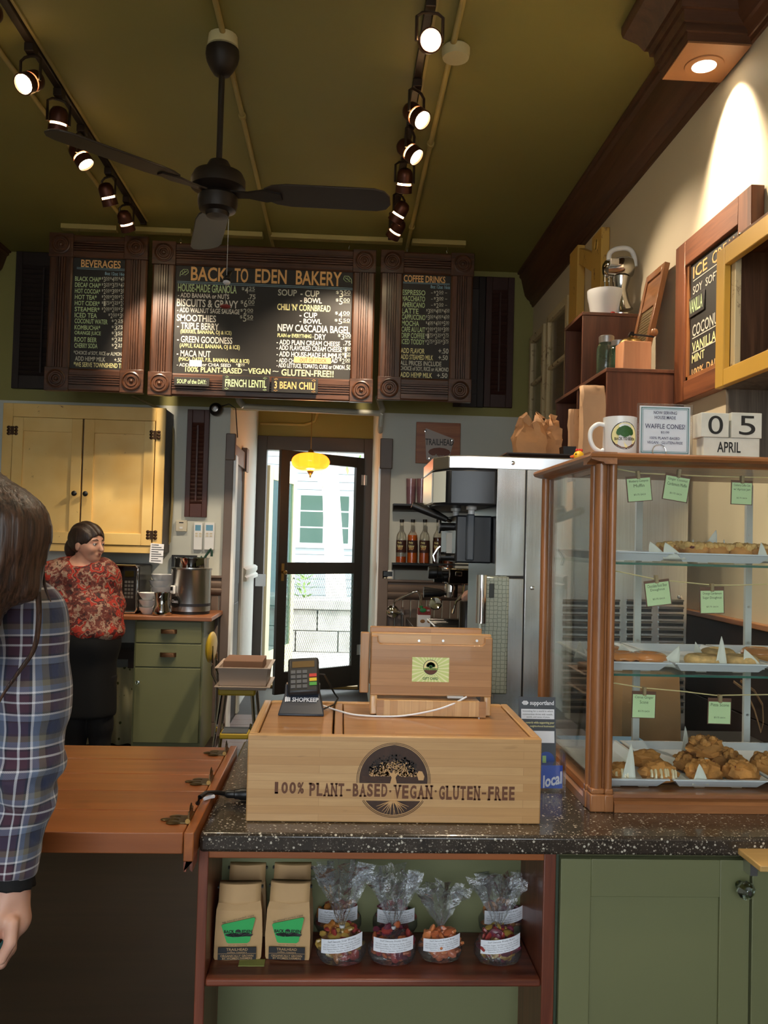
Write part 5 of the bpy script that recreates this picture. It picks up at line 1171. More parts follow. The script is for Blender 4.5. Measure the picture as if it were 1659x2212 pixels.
B().lathe([(0, .0), (rb * .72, 0), (rb * .76, .006), (rb * .92, hb * .62), (rb * .94, hb * .64), (rb * .95, hb * .72), (rb * .97, hb * .74), (rb, hb), (rb * .95, hb), (rb * .86, hb * .5), (rb * .6, .02), (0, .016)], 32).obj('bowl', WHITE, mb)
tag(B().ell((0, 0, .006), (.012, .008, .006), 10, 6).obj('red_clip', mat('red_plastic', S(180, 30, 24), .4), loc=at(1324, 674, yu0 + .02) * 1 - Vector((0, 0, at(1324, 674, yu0 + .02).z - zu1 - .0005))), 'tiny red clip before the white mixing bowl', 'clip')
# mason jars and coffee grinder on the lower crate
JG = thin_glass('green_jar_glass', S(214, 234, 226), .8, .02, (60, .15), .05, (.1, S(120, 170, 150)))
zj = zl1 + .0005
for k, (px, py0, py1, Yj) in enumerate(((1309, 726, 797, 3.82), (1335, 736, 797, 3.72))):
    c = at(px, py1, Yj); h = at(px, py0, Yj).z - zj; r = (21, 20)[k] * pxm(Yj)
    t = thing('mason_jar', ['green glass mason jar farther from the coffee grinder', 'green glass mason jar half behind the coffee grinder'][k], 'jar', (c.x, Yj, zj), 'mason jars on the lower crate')
    B().lathe([(0, .001), (r * .92, .001), (r, .008), (r, h * .68), (r * .9, h * .78), (r * .72, h * .84), (r * .72, h * .9)], 24).obj('glass', JG, t)
    B().lathe([(r * .78, h * .84), (r * .8, h * .98), (r * .7, h), (0, h)], 24).obj('lid', mat('zinc_lid', (.45, .42, .4, 1), .4, 1), t)
Yj = 3.57; X0, X1, Z0, Z1 = rect(1344, 738, 1405, 791, Yj)
gr = thing('coffee_grinder', 'square hand-crank coffee grinder with a brass dome', 'grinder', ((X0 + X1) / 2, Yj + .04, zj)); w_ = (X1 - X0) / 2; h = Z1 - zj
B().box(-w_, w_, -w_ * .9, w_ * .9, 0, h).obj('box', wood('pale_pine', S(196, 130, 92), S(216, 156, 116), 'z', .6, .35), gr, bev=.004)
B().lathe([(w_ * .85, 0), (w_ * .8, .008), (w_ * .6, .018), (w_ * .25, .024), (.008, .028), (.008, .036)], 24, (-w_ * .15, 0, h)).obj('dome', BRASS, gr)
B().prism([(-.014, .034), (.012, .034), (.006, .05), (-.006, .05)], -.01, .01, 'xz').xf(Matrix.Translation((-w_ * .15, 0, h))).obj('hub', IRON, gr)
hk = at(1417, 716, Yj) - sub(gr); B().tube([(-w_ * .15, 0, h + .04), (w_ * .5, -.01, h + .036), (hk.x, -.02, hk.z - .018)], .004, 6).obj('crank', IRON, gr)
B().lathe([(.006, 0), (.014, .006), (.017, .018), (.012, .03), (0, .033)], 16, (hk.x, -.02, hk.z - .016)).obj('knob', OAK('z'), gr)
# washboard leaning on the wall
wb = thing('washboard', 'old wooden washboard leaning against the wall beside the crates', 'washboard', (XW - .1, 3.68, zj))
ya, yb_ = 3.67, 3.9
b0 = Vector((XW - .135, ya, zj)); u_ = Vector((0, 1, 0)); ht = at(1450, 566, 3.68).z - zj; up = Vector((.105, 0, ht)).normalized(); nrm = u_.cross(up)
def wbx(nm, m, a0, a1, c0, c1, d0, d1): 
    P = lambda a, c, d: b0 + u_ * a + up * c + nrm * d
    return B().hexa([P(a0, c0, d0), P(a1, c0, d0), P(a1, c0, d1), P(a0, c0, d1), P(a0, c1, d0), P(a1, c1, d0), P(a1, c1, d1), P(a0, c1, d1)]).obj(nm, m, wb, w=True, bev=.002)
Wd = yb_ - ya; Hh = ht / up.z - .004
wbx('side_rail', OAK('z'), 0, .03, 0, Hh, -.012, .012); wbx('side_rail', OAK('z'), Wd - .03, Wd, 0, Hh, -.012, .012)
wbx('top_rail', OAK('y'), .03, Wd - .03, Hh - .035, Hh, -.012, .012); wbx('soap_panel', OAK('y'), .03, Wd - .03, Hh - .16, Hh - .04, -.006, .004); wbx('cross_rail', OAK('y'), .03, Wd - .03, Hh - .185, Hh - .16, -.008, .01); wbx('lower_rail', OAK('y'), .03, Wd - .03, .06, .09, -.008, .01)
for k in range(16): wbx('rib', mat('corrugated_zinc', S(170, 150, 110), .35, .8), .03, Wd - .03, .095 + k * (Hh - .29) / 16, .095 + (k + .6) * (Hh - .29) / 16, -.004, .006)
wbx('rib_sheet', mat('corrugated_zinc', S(170, 150, 110), .35, .8), .03, Wd - .03, .09, Hh - .18, -.002, .001)
# ================================================================== old window sashes leaning on the right wall
CHIP = N('chipped_white_paint'); _v = CHIP.co(); CHIP.l(CHIP.ramp(CHIP.noise(_v, 14, 6, .6, .7), [(.56, S(214, 196, 154)), (.64, S(112, 74, 46))]), CHIP.b.inputs['Base Color']); CHIP.i('Roughness', .6)
YCH = N('chipped_mustard_paint'); _v = YCH.co(); YCH.l(YCH.ramp(YCH.noise(_v, 12, 6, .6, .7), [(.6, S(214, 170, 82)), (.68, S(120, 78, 40))]), YCH.b.inputs['Base Color']); YCH.i('Roughness', .55)
def sash(name, label, y0, y1, z0, z1, m, bars, w0=.05, th=.035, gl=True, grp='old window sashes'):
    t = thing(name, label, 'window sash', (XW - th, (y0 + y1) / 2, z0), grp); xa, xb = XW - th, XW - .002
    for ya, yb2 in ((y0, y0 + w0), (y1 - w0, y1)): box('stile', m, t, xa, xb, ya, yb2, z0, z1, .003)
    for za, zb2 in ((z0, z0 + w0), (z1 - w0, z1)): box('rail', m, t, xa, xb, y0 + w0, y1 - w0, za, zb2, .003)
    for q in bars: box('glazing_bar', m, t, xa + .005, xb - .005, y0 + w0, y1 - w0, z0 + (z1 - z0) * q - .01, z0 + (z1 - z0) * q + .01, .002)
    if gl: box('pane', thin_glass('window_glass', refl=.6), t, XW - .014, XW - .011, y0 + w0, y1 - w0, z0 + w0, z1 - w0)
    return t
zA = atx(1172, 712, XW).z
sash('window_sash', 'white chipped three-pane window sash in the far corner', 6.0, 6.46, 1.95, zA, CHIP.m, (.34, .67))
zB = atx(1215, 660, XW).z
sash('window_sash', 'white chipped three-pane window sash nearer the crates', 5.36, 5.92, 1.95, zB, CHIP.m, (.34, .67))
yf = thing('window_frame', 'tall mustard yellow empty frame behind the chrome mixer', 'frame', (XW - .04, 5.0, 2.4), 'old window sashes')
za, zb3 = atx(1252, 545, XW).z, atx(1312, 498, XW).z
box('stile', YCH.m, yf, XW - .05, XW - .002, 5.08, 5.26, 2.35, za, .004); box('stile', YCH.m, yf, XW - .05, XW - .002, 4.6, 4.78, 2.7, zb3, .004)
B().hexa([(XW - .04, 4.78, zb3 - .2), (XW - .002, 4.78, zb3 - .2), (XW - .002, 5.08, za - .12), (XW - .04, 5.08, za - .12), (XW - .04, 4.78, zb3 - .09), (XW - .002, 4.78, zb3 - .09), (XW - .002, 5.08, za - .02), (XW - .04, 5.08, za - .02)]).obj('rail', YCH.m, yf, w=True, bev=.004)
b = B()
for r_ in (.03, .018): b.lathe([(r_ - .003, 0), (r_, .004), (r_ + .003, 0)], 20, (XW - .05, 4.69, zb3 - .07), (-1, 0, 0))
b.obj('rosette', YCH.m, yf, w=True)
# ================================================================== ice cream chalkboard in a wooden door panel
y0, y1 = 2.86, 3.53; z0, z1 = atx(1489, 861, XW - .05).z, atx(1487, 515, XW - .05).z
ib = thing('ice_cream_board', 'chalkboard listing ICE CREAM flavours in a reddish wood panel on the wall', 'menu board', (XW - .04, (y0 + y1) / 2, z0)); xa, xb = XW - .05, XW - .002
DOORW = lambda a: wood('reddish_door_wood', S(92, 50, 28), S(140, 82, 48), a, .8, .4, .2)
yi0, yi1, zi0, zi1 = y0 + .1, y1 - .1, atx(1515, 812, xa + .02).z, atx(1515, 556, xa + .02).z
box('stile', DOORW('z'), ib, xa, xb, y0, yi0, z0, z1, .003); box('stile', DOORW('z'), ib, xa, xb, yi1, y1, z0, z1, .003)
box('rail', DOORW('y'), ib, xa, xb, yi0, yi1, zi1, z1, .003); box('rail', DOORW('y'), ib, xa, xb, yi0, yi1, z0, zi0, .003)
box('bead', OAK('y'), ib, xa + .01, xa + .02, yi0, yi1, zi0, zi0 + .018); box('bead', OAK('z'), ib, xa + .01, xa + .02, yi1 - .018, yi1, zi0, zi1)
box('slate', SLATE, ib, xa + .018, xb - .002, yi0, yi1, zi0, zi1)
XS = xa + .0165
def side_txt(c, s_, pya, pyb, yl, wid, bold=.012):
    if ' ' in s_ and bold:
        q = 0
        for wd in s_.split(' '): side_txt(c, wd, pya, pyb, yl - wid * q / len(s_), wid * len(wd) / len(s_), bold); q += len(wd) + 1
        return
    za, zb2 = atx(1515, pya, XS).z, atx(1515, pyb, XS).z
    print_on('lettering', CH[c], ib, [(s_, 0, wid, zb2, za)], lambda u, v_: (XS, yl - u, v_), bold)
ytx = yi1 - .045
for c, s_, a, e, w_ in (('o', 'ICE CREAM', 564, 590, .4), ('p', 'SOY SOFT SERVE', 607, 625, .42), ('p', 'COCONUT', 692, 718, .27), ('y', 'VANILLA BEAN', 730, 752, .38), ('y', 'MINT', 757, 775, .12), ('o', '100% DAIRY FREE', 788, 805, .42)): side_txt(c, s_, a, e, ytx, w_)
for py in (596, 722, 754): z_ = atx(1515, py, XS).z; B().quad((XS, ytx, z_), (XS, ytx - .36, z_), (XS, ytx - .36, z_ + .004), (XS, ytx, z_ + .004)).obj('rule', CH['p'], ib, w=True, smooth=False)
vs = thing('flavor_sign', 'small black chalk sign reading VANILLA on the ice cream board', 'sign', (XS - .01, ytx, atx(1512, 672, XS).z))
za, zb2 = atx(1512, 632, XS).z, atx(1512, 675, XS).z
box('slate', SLATE, vs, XS - .005, XS - .001, ytx - .12, ytx + .024, zb2, za, .002)
print_on('lettering', CH['g'], vs, [('VANILLA', 0, .125, zb2 + .014, za - .012)], lambda u, v_: (XS - .006, ytx + .018 - u, v_), .012)
# ================================================================== yellow open wall cabinet near the camera
GRYW = wood('weathered_grey_wood', S(74, 68, 60), S(112, 102, 90), 'z', 1.6, .8)
xo = XW - .22; yk1 = atx(1560, 700, xo).y; yk0 = 1.95; zk0, zk1 = atx(1567, 838, xo).z, atx(1560, 548, xo).z
yc = thing('open_cabinet', 'yellow-framed open wall cabinet with weathered grey boards', 'cabinet', (XW - .1, (yk0 + yk1) / 2, zk0))
box('end_board', wood('rough_brown_board', S(84, 54, 34), S(124, 84, 56), 'z', 1.2, .7), yc, xo, XW - .002, yk1 - .018, yk1, zk0, zk1 + .02, .002)
box('end_board', GRYW, yc, xo, XW - .002, yk0, yk0 + .018, zk0, zk1, .002)
box('top_board', wood('rough_brown_board', S(84, 54, 34), S(124, 84, 56), 'y', 1.2, .7), yc, xo - .006, XW - .002, yk0, yk1 - .018, zk1, zk1 + .02, .002); box('bottom_board', GRYW, yc, xo, XW - .002, yk0 + .018, yk1 - .018, zk0, zk0 + .018, .002)
for k in range(7): box('back_board', GRYW, yc, XW - .014, XW - .002, yk0 + .02 + k * (yk1 - yk0 - .04) / 7, yk0 + .02 + (k + .97) * (yk1 - yk0 - .04) / 7, zk0 + .018, zk1)
YFR = mat('mustard_paint', S(206, 160, 62), .45, noise=(5, .06))
fw = .06
for nm, a in (('face_stile', (yk1 - fw, yk1 - .0, zk0, zk1)), ('face_stile', (yk0, yk0 + fw, zk0, zk1)), ('face_rail', (yk0 + fw, yk1 - fw, zk1 - fw, zk1)), ('face_rail', (yk0 + fw, yk1 - fw, zk0, zk0 + fw * .9))):
    box(nm, YFR, yc, xo - .022, xo, a[0], a[1], a[2], a[3], .003)
box('inner_lip', CHIP.m, yc, xo, xo + .02, yk1 - fw - .03, yk1 - fw, zk0 + .05, zk1 - .04, .002)
box('bracket', GRYW, yc, xo + .015, XW - .002, yk1 - .02, yk1 - .002, zk0 - .22, zk0 - .001)
b = B().prism([(yk1 - .03, zk0 - .001), (yk1 - .03, zk0 - .2), (yk1 - .12, zk0 - .2), (yk1 - .17, zk0 - .06), (yk1 - .22, zk0 - .2), (yk1 - .4, zk0 - .2), (yk1 - .4, zk0 - .001)], XW - .03, XW - .012, 'yz').obj('skirt_board', GRYW, yc, w=True)
B().lathe([(.006, 0), (.006, .006), (0, .008)], 10, (xo - .007, yk1 - .14, zk1 + .01), (-1, 0, 0)).obj('nail', CHROME, yc, w=True)
pn = thing('pine_cone', 'brown pine cone lying in the yellow open cabinet', 'pine cone', (XW - .12, yk1 - .17, zk0 + .0185)); PCM = mat('pine_cone_brown', S(84, 54, 36), .7, noise=(20, .25))
B().ell((0, 0, .04), (.035, .04, .036), 12, 8).obj('core', PCM, pn)
b = B()
for i in range(7):
    for j in range(12):
        ph = -1.2 + i * .4; a = j * .524 + i * .26; d = Vector((math.cos(a) * math.cos(ph), math.sin(a) * math.cos(ph), math.sin(ph))); c = Vector((0, 0, .046)) + Vector((d.x * .042, d.y * .05, d.z * .038)); t = Vector((-d.y, d.x, 0)); t = t.normalized() if t.length > .01 else Vector((1, 0, 0)); u2 = d.cross(t)
        b.hexa([c - t * .009 - d * .01 - u2 * .003, c + t * .009 - d * .01 - u2 * .003, c + t * .006 + d * .008 - u2 * .002, c - t * .006 + d * .008 - u2 * .002, c - t * .009 - d * .01 + u2 * .001, c + t * .009 - d * .01 + u2 * .001, c + t * .006 + d * .008 + u2 * .003, c - t * .006 + d * .008 + u2 * .003])
o = b.obj('scales', PCM, pn); o['kind'] = 'stuff'
# ================================================================== sales counter
SC.cycles.transparent_max_bounces = 32; SC.cycles.max_bounces = 10
n = N('speckled_stone'); v = n.co(rnd=False)
def flecks(scale, cut, col, base):
    vo = n.n('ShaderNodeTexVoronoi'); vo.inputs['Scale'].default_value = scale; n.l(v, vo.inputs[0])
    wn = n.n('ShaderNodeTexWhiteNoise', noise_dimensions='3D'); n.l(vo.outputs['Position'], wn.inputs['Vector'])
    a = n.math('LESS_THAN', vo.outputs['Distance'], .3); c = n.math('GREATER_THAN', wn.outputs['Value'], cut)
    return n.mix(n.math('MULTIPLY', a, c), base, col)
c = n.ramp(n.noise(v, 30, 4), [(.3, S(46, 39, 33)), (.7, S(64, 55, 47))])
c = flecks(260, .3, S(92, 84, 74), c); c = flecks(190, .6, S(150, 140, 124), c); c = flecks(120, .78, S(196, 188, 172), c)
n.l(c, n.b.inputs['Base Color']); n.i('Roughness', .22); n.i('Coat Weight', .3); STONE = n.m
YC0, YC1, ZCT = 1.70, 2.46, .92
XC0 = at(431, 1795, YC0).x
ctop = B().box(XC0, XW - .003, YC0, YC1, ZCT - .038, ZCT).obj('countertop', STONE, bev=.007); tag(ctop, 'dark speckled stone countertop under the register and pastry case', 'countertop')
zu = ZCT - .0385
# --- open shelf unit
Yu = YC0 + .018
xa = at(424, 2000, Yu).x; xai = at(446, 2000, Yu).x; xbi = at(1172, 2000, Yu).x; xb = at(1199, 2000, Yu).x
zs1 = at(800, 2118, Yu).z; zs0 = at(800, 2135, Yu).z; yb = min(atz(800, 2012, zs1).y, 2.3)
su = thing('shelf_unit', 'dark red wooden open shelf unit under the counter', 'shelf unit', ((xa + xb) / 2, Yu, 0))
box('side_board', REDFIR('z'), su, xa, xai, Yu, yb + .02, 0, zu, .002); box('side_board', REDFIR('z'), su, xbi, xb, Yu, yb + .02, 0, zu, .002)
box('face_rail', FIR('x'), su, xai, xbi, Yu - .004, Yu + .018, at(800, 1855, Yu).z, zu, .002)
box('shelf', REDFIR('x'), su, xai, xbi, Yu + .004, yb, zs0, zs1, .004)
box('back_panel', GREEN, su, xai, xbi, yb, yb + .015, 0, zu); box('lower_shelf', REDFIR('x'), su, xai, xbi, Yu + .004, yb, .1, .12, .003)
zs = zs1 + .0005
# --- green cabinet with a shaker door and a glass knob
xg0 = at(1206, 2000, Yu).x; xg1 = at(1621, 2000, Yu).x
gcb = thing('counter_cabinet', 'sage green counter cabinet with shaker doors below the pastry case', 'cabinet', ((xg0 + XW) / 2, Yu, 0))
box('carcass', GREEN, gcb, xb + .004, XW - .004, Yu + .022, YC1 - .04, 0, zu - .004)
box('stile_edge', mat('dark_green_edge', S(50, 62, 44), .5), gcb, xb + .001, xg0, Yu + .006, Yu + .022, 0, zu - .002)
def shaker(x0, x1, z0, z1, knob):
    d = box('door', GREEN, gcb, x0, x1, Yu + .008, Yu + .021, z0, z1)
    s_ = at(1272, 2000, Yu).x - xg0
    for nm, q in (('door_stile', (x0, x0 + s_, z0, z1)), ('door_stile', (x1 - s_, x1, z0, z1)), ('door_rail', (x0 + s_, x1 - s_, z1 - .075, z1)), ('door_rail', (x0 + s_, x1 - s_, z0, z0 + .075))):
        B().box(q[0], q[1], Yu, Yu + .008, q[2], q[3]).obj(nm, GREEN, d, w=True, bev=.0015)
    if knob:
        c = at(1597, 1911, Yu); kg = thin_glass('knob_glass', S(210, 220, 210), 1.2, .05, lo=.25)
        B().lathe([(.009, 0), (.006, .004), (.006, .012), (.014, .018), (.018, .026), (.018, .032), (.011, .04), (0, .042)], 10, (c.x, Yu, c.z), (0, -1, 0)).obj('knob', kg, d, w=True, smooth=False)
        B().lathe([(.004, 0), (.004, .003), (0, .003)], 10, (c.x, Yu - .0425, c.z), (0, -1, 0)).obj('knob_screw', CHROME, d, w=True)
zd1 = min(at(1400, 1838, Yu).z, zu - .012)
shaker(xg0 + .003, xg1 - .002, .06, zd1, True); shaker(xg1 + .003, min(xg1 + .36, XW - .01), .06, zd1, False)
# small wooden ledge at the right edge
p0 = at(1637, 1866, Yu - .1); lg = thing('wooden_ledge', 'small tan wooden ledge fixed to the green cabinet at the picture edge', 'ledge', (p0.x + .1, Yu - .05, p0.z - .02))
box('board', wood('tan_pine', S(180, 140, 80), S(206, 168, 106), 'x', .8, .5), lg, p0.x, p0.x + .22, Yu - .11, Yu - .0005, p0.z - .012, p0.z, .002)
box('bracket', STEEL, lg, p0.x + .02, p0.x + .035, Yu - .03, Yu - .0005, p0.z - .05, p0.z - .0125)
# ------------------------------------------------------------------ hinged wooden flap
fz1 = .935; fz0 = .895; xf1 = atz(398, 1795, fz1).x; yf0 = 1.655; yf1 = 2.32
fp = thing('counter_flap', 'hinged varnished wooden counter flap beside the customer', 'counter flap', (-.75, (yf0 + yf1) / 2, fz0))
pw = (yf1 - yf0) / 5
for k in range(5): box('plank', FIR('x'), fp, -1.3, xf1, yf0 + k * pw + .0007, yf0 + (k + 1) * pw - .0007, fz0, fz1, .002)
xs0, xs1 = xf1 + .003, XC0 - .002
st = thing('hinge_strip', 'reddish wooden strip with a split end between flap and countertop', 'wood strip', ((xs0 + xs1) / 2, yf0, fz0 - .1))
q0 = at(400, 1880, yf0).z
B().box(xs0, xs1, yf0 - .01, YC1 - .14, fz0 - .01, fz1 + .004).obj('rail', FIR('y'), st, w=True, bev=.002)
B().prism([(xs0 + .001, q0), (xs0 + .006, q0), (xs0 + .011, q0 + .045), (xs0 + .0125, q0 + .004), (xs1 - .001, q0), (xs1 - .001, fz0 - .0105), (xs0 + .001, fz0 - .0105)], yf0 - .008, yf0 + .05, 'xz').obj('split_block', REDFIR('z'), st, w=True)
HB = mat('antique_hinge', S(96, 80, 54), .35, .9)
for k, (px, py) in enumerate(((376, 1772), (437, 1690), (478, 1628))):
    c = atz(px, py, fz1); hy_ = c.y; hg = thing('flap_hinge', ['ornate brass hinge at the front of the wooden flap', 'ornate dark hinge halfway along the wooden flap', 'ornate brass hinge at the back of the wooden flap'][k], 'hinge', (xf1, hy_, fz1 + .0005), 'hinges on the counter flap')
    b = B().box(-.02, .0, -.022, .022, 0, .003)
    for dy in (-.018, 0, .018): b.ell((-.028, dy, .0015), (.016, .011, .002), 10, 4)
    b.ell((-.046, 0, .0015), (.012, .008, .002), 10, 4); b.obj('leaf', HB, hg)
    B().box(0, .0025, -.022, .022, .003, .022).ell((.001, 0, .026), (.0015, .014, .008), 10, 4).obj('upright_leaf', HB, hg)
    B().cyl((0, -.026, .006), (0, .026, .006), .005, n=12).obj('knuckle', BRASS, hg)
sc_ = thing('side_counter', 'dark cabinet beyond the flap that carries its far end', 'cabinet', (-1.7, 2.0, 0))
box('body', DKBROWN, sc_, -2.2, -1.2, yf0 + .02, yf1, 0, fz0 - .021); box('top', FIR('x'), sc_, -2.2, -1.18, yf0, yf1, fz0 - .02, fz0 - .001, .003)
# power lead
pl = thing('power_cord', 'black power cord with a thick plug running over the counter edge into the register', 'cord', at(450, 1722, 1.86))
zz = ZCT + .012
def cp(px, py, z): 
    q = atz(px, py, z); return Vector((q.x, q.y, z))
B().tube([cp(427, 1735, fz1 + .012), cp(432, 1722, fz1 + .03), cp(445, 1713, fz1 + .025), cp(470, 1712, ZCT + .02), cp(490, 1715, ZCT + .013)], .005, 8).obj('lead', BLACK, pl, w=True)
B().lathe([(.006, 0), (.009, .006), (.009, .02), (.011, .022), (.011, .03), (.013, .034), (.013, .065)], 14, cp(486, 1715, ZCT + .014), (1, .02, 0)).obj('plug', BLACK, pl, w=True)
B().tube([cp(440, 1726, fz1 + .008), cp(452, 1722, fz1 + .01), cp(462, 1720, fz1 + .009)], .004, 6).obj('white_lead', PAPER, pl, w=True)

# ================================================================== bags on the open shelf
LBG = mat('label_green', S(52, 176, 92), .5); KR = mat('coffee_kraft', S(198, 160, 112), .7, noise=(18, .05), bump=(14, .2, .003))
def coffee_bag(label, px0, px1, pyt, Y, rot=0, detail=True):
    X0 = at(px0, 2010, Y).x; X1 = at(px1, 2010, Y).x; w = X1 - X0; h = at((px0 + px1) / 2, pyt, Y).z - zs; d = .062
    t = thing('coffee_bag', label, 'coffee bag', ((X0 + X1) / 2, Y + d / 2, zs), 'kraft coffee bags on the shelf', rad(rot))
    def ring(z, wx, y0, y1, n_=5):
        p = []
        for k in range(n_): p.append((-wx / 2 + wx * k / (n_ - 1), y0 - .004 * math.sin(math.pi * k / (n_ - 1)), z))
        for k in range(n_): p.append((wx / 2 - wx * k / (n_ - 1), y1, z))
        return p
    hs = h * .68
    rings = [ring(0, w * .96, -d / 2, d / 2), ring(.006, w, -d / 2 - .002, d / 2), ring(hs * .5, w * 1.02, -d / 2 - .004, d / 2 + .002), ring(hs, w * .97, -d / 2, d / 2), ring(h * .8, w * .9, -d * .32, d * .36), ring(h * .985, w * .9, -d * .04, d * .12), ring(h, w * .9, -.001, .003)]
    b = B().loft(rings).noise(.0022, 28, px0 % 7); b.obj('bag', KR, t, ang=28)
    # folded-over flap down the front
    b = B(); fl_ = [((-w * .45), .004), (w * .45, .004)]
    pts = [(0, h + .001), (-.009, h * .985), (-d * .34, h * .79), (-d * .36, h * .765)]
    vs = []
    for k in range(7):
        u = k / 6; bow = -.006 * math.sin(math.pi * u)
        for (y, z) in pts: vs.append((-w * .455 + w * .91 * u, y + bow * (1 if y < -.005 else 0), z - (.006 * math.sin(math.pi * u) if z < h * .78 else 0)))
    b.add(vs, [(k * 4 + j, k * 4 + 4 + j, k * 4 + 5 + j, k * 4 + 1 + j) for k in range(6) for j in range(3)]); b.obj('folded_top', KR, t, solid=.0016)
    for sx in (-1, 1): B().box(sx * w * .455 - .004, sx * w * .455 + .004, -.012, -.002, h * .93, h * .955).obj('tin_tie', BLACK, t)
    if detail:
        yy = -d / 2 - .0115
        F = lambda u, v_: (u, yy - .0012, v_)
        lb = B().prism([(-w * .33, h * .52), (-w * .36, h * .5), (-w * .24, h * .275), (-w * .2, h * .26), (w * .2, h * .26), (w * .25, h * .28), (w * .36, h * .595), (w * .33, h * .61)], yy, yy + .001, 'xz').obj('green_label', LBG, t)
        B().ell((.002, yy - .0004, h * .375), (w * .3, .0006, h * .028), 30, 6).noise(.0016, 160).obj('tree_line', INK, lb, smooth=False)
        B().ell((0, yy - .0004, h * .42), (w * .06, .0006, h * .03), 16, 6).obj('tree_crown', INK, lb, smooth=False)
        print_on('lettering', INK, lb, [('BACK', -w * .3, -w * .08, h * .4, h * .445), ('EDEN', w * .08, w * .3, h * .4, h * .445)], F, .03, w=False)
        print_on('lettering', LBG, lb, [('TO', -w * .045, w * .045, h * .395, h * .42)], lambda u, v_: (u, yy - .0016, v_), .02, w=False)
        print_on('lettering', INK, t, [('net wt 12oz/340g', -w * .2, w * .2, h * .228, h * .245)], F, 0, w=False)
        print_on('lettering', INK, t, [('bike delivered in portland, oregon', 0, w * .68, 0, h * .03)], lambda u, v_: (-w * .34 + u * .985, yy - .0012, h * .53 + v_ + u * .145 * h / w), 0, w=False)
        bd = B().box(-w * .42, w * .4, yy - .0002, yy + .001, h * .035, h * .205).obj('black_band', mat('band_black', S(34, 34, 36), .5), t)
        print_on('lettering', KR, bd, [('TRAILHEAD', -w * .24, w * .22, h * .16, h * .195), ('coffee roasters', -w * .22, w * .2, h * .13, h * .15), ('_', -w * .42, w * .4, h * .118, h * .122), ('ORGANICALLY GROWN', -w * .36, w * .34, h * .075, h * .105), ('BY WOMEN FARMERS', -w * .32, w * .32, h * .043, h * .07)], lambda u, v_: (u, yy - .0008, v_), .006, w=False)
    return t
coffee_bag('front kraft coffee bag with a green label nearest the shelf end', 464, 564, 1916, 1.80, 2)
coffee_bag('front kraft coffee bag with a green label beside the candy bags', 577, 672, 1914, 1.80, -3)
coffee_bag('kraft coffee bag in the back row behind the one nearest the shelf end', 486, 572, 1874, 1.90, 2, False)
coffee_bag('kraft coffee bag in the back row behind the one by the candy', 584, 672, 1874, 1.90, -2, False)
q = atz(545, 2096, zs); tag(B().box(q.x - .03, q.x + .022, 1.772, 1.8, zs, zs + .001).obj('green_card', mat('olive_card', S(150, 156, 84), .6)), 'small olive card lying under the front coffee bag', 'card')
CELLO = thin_glass('cellophane', S(250, 251, 252), .8, .12, (90, .5), .06, (.07, S(225, 228, 232)))
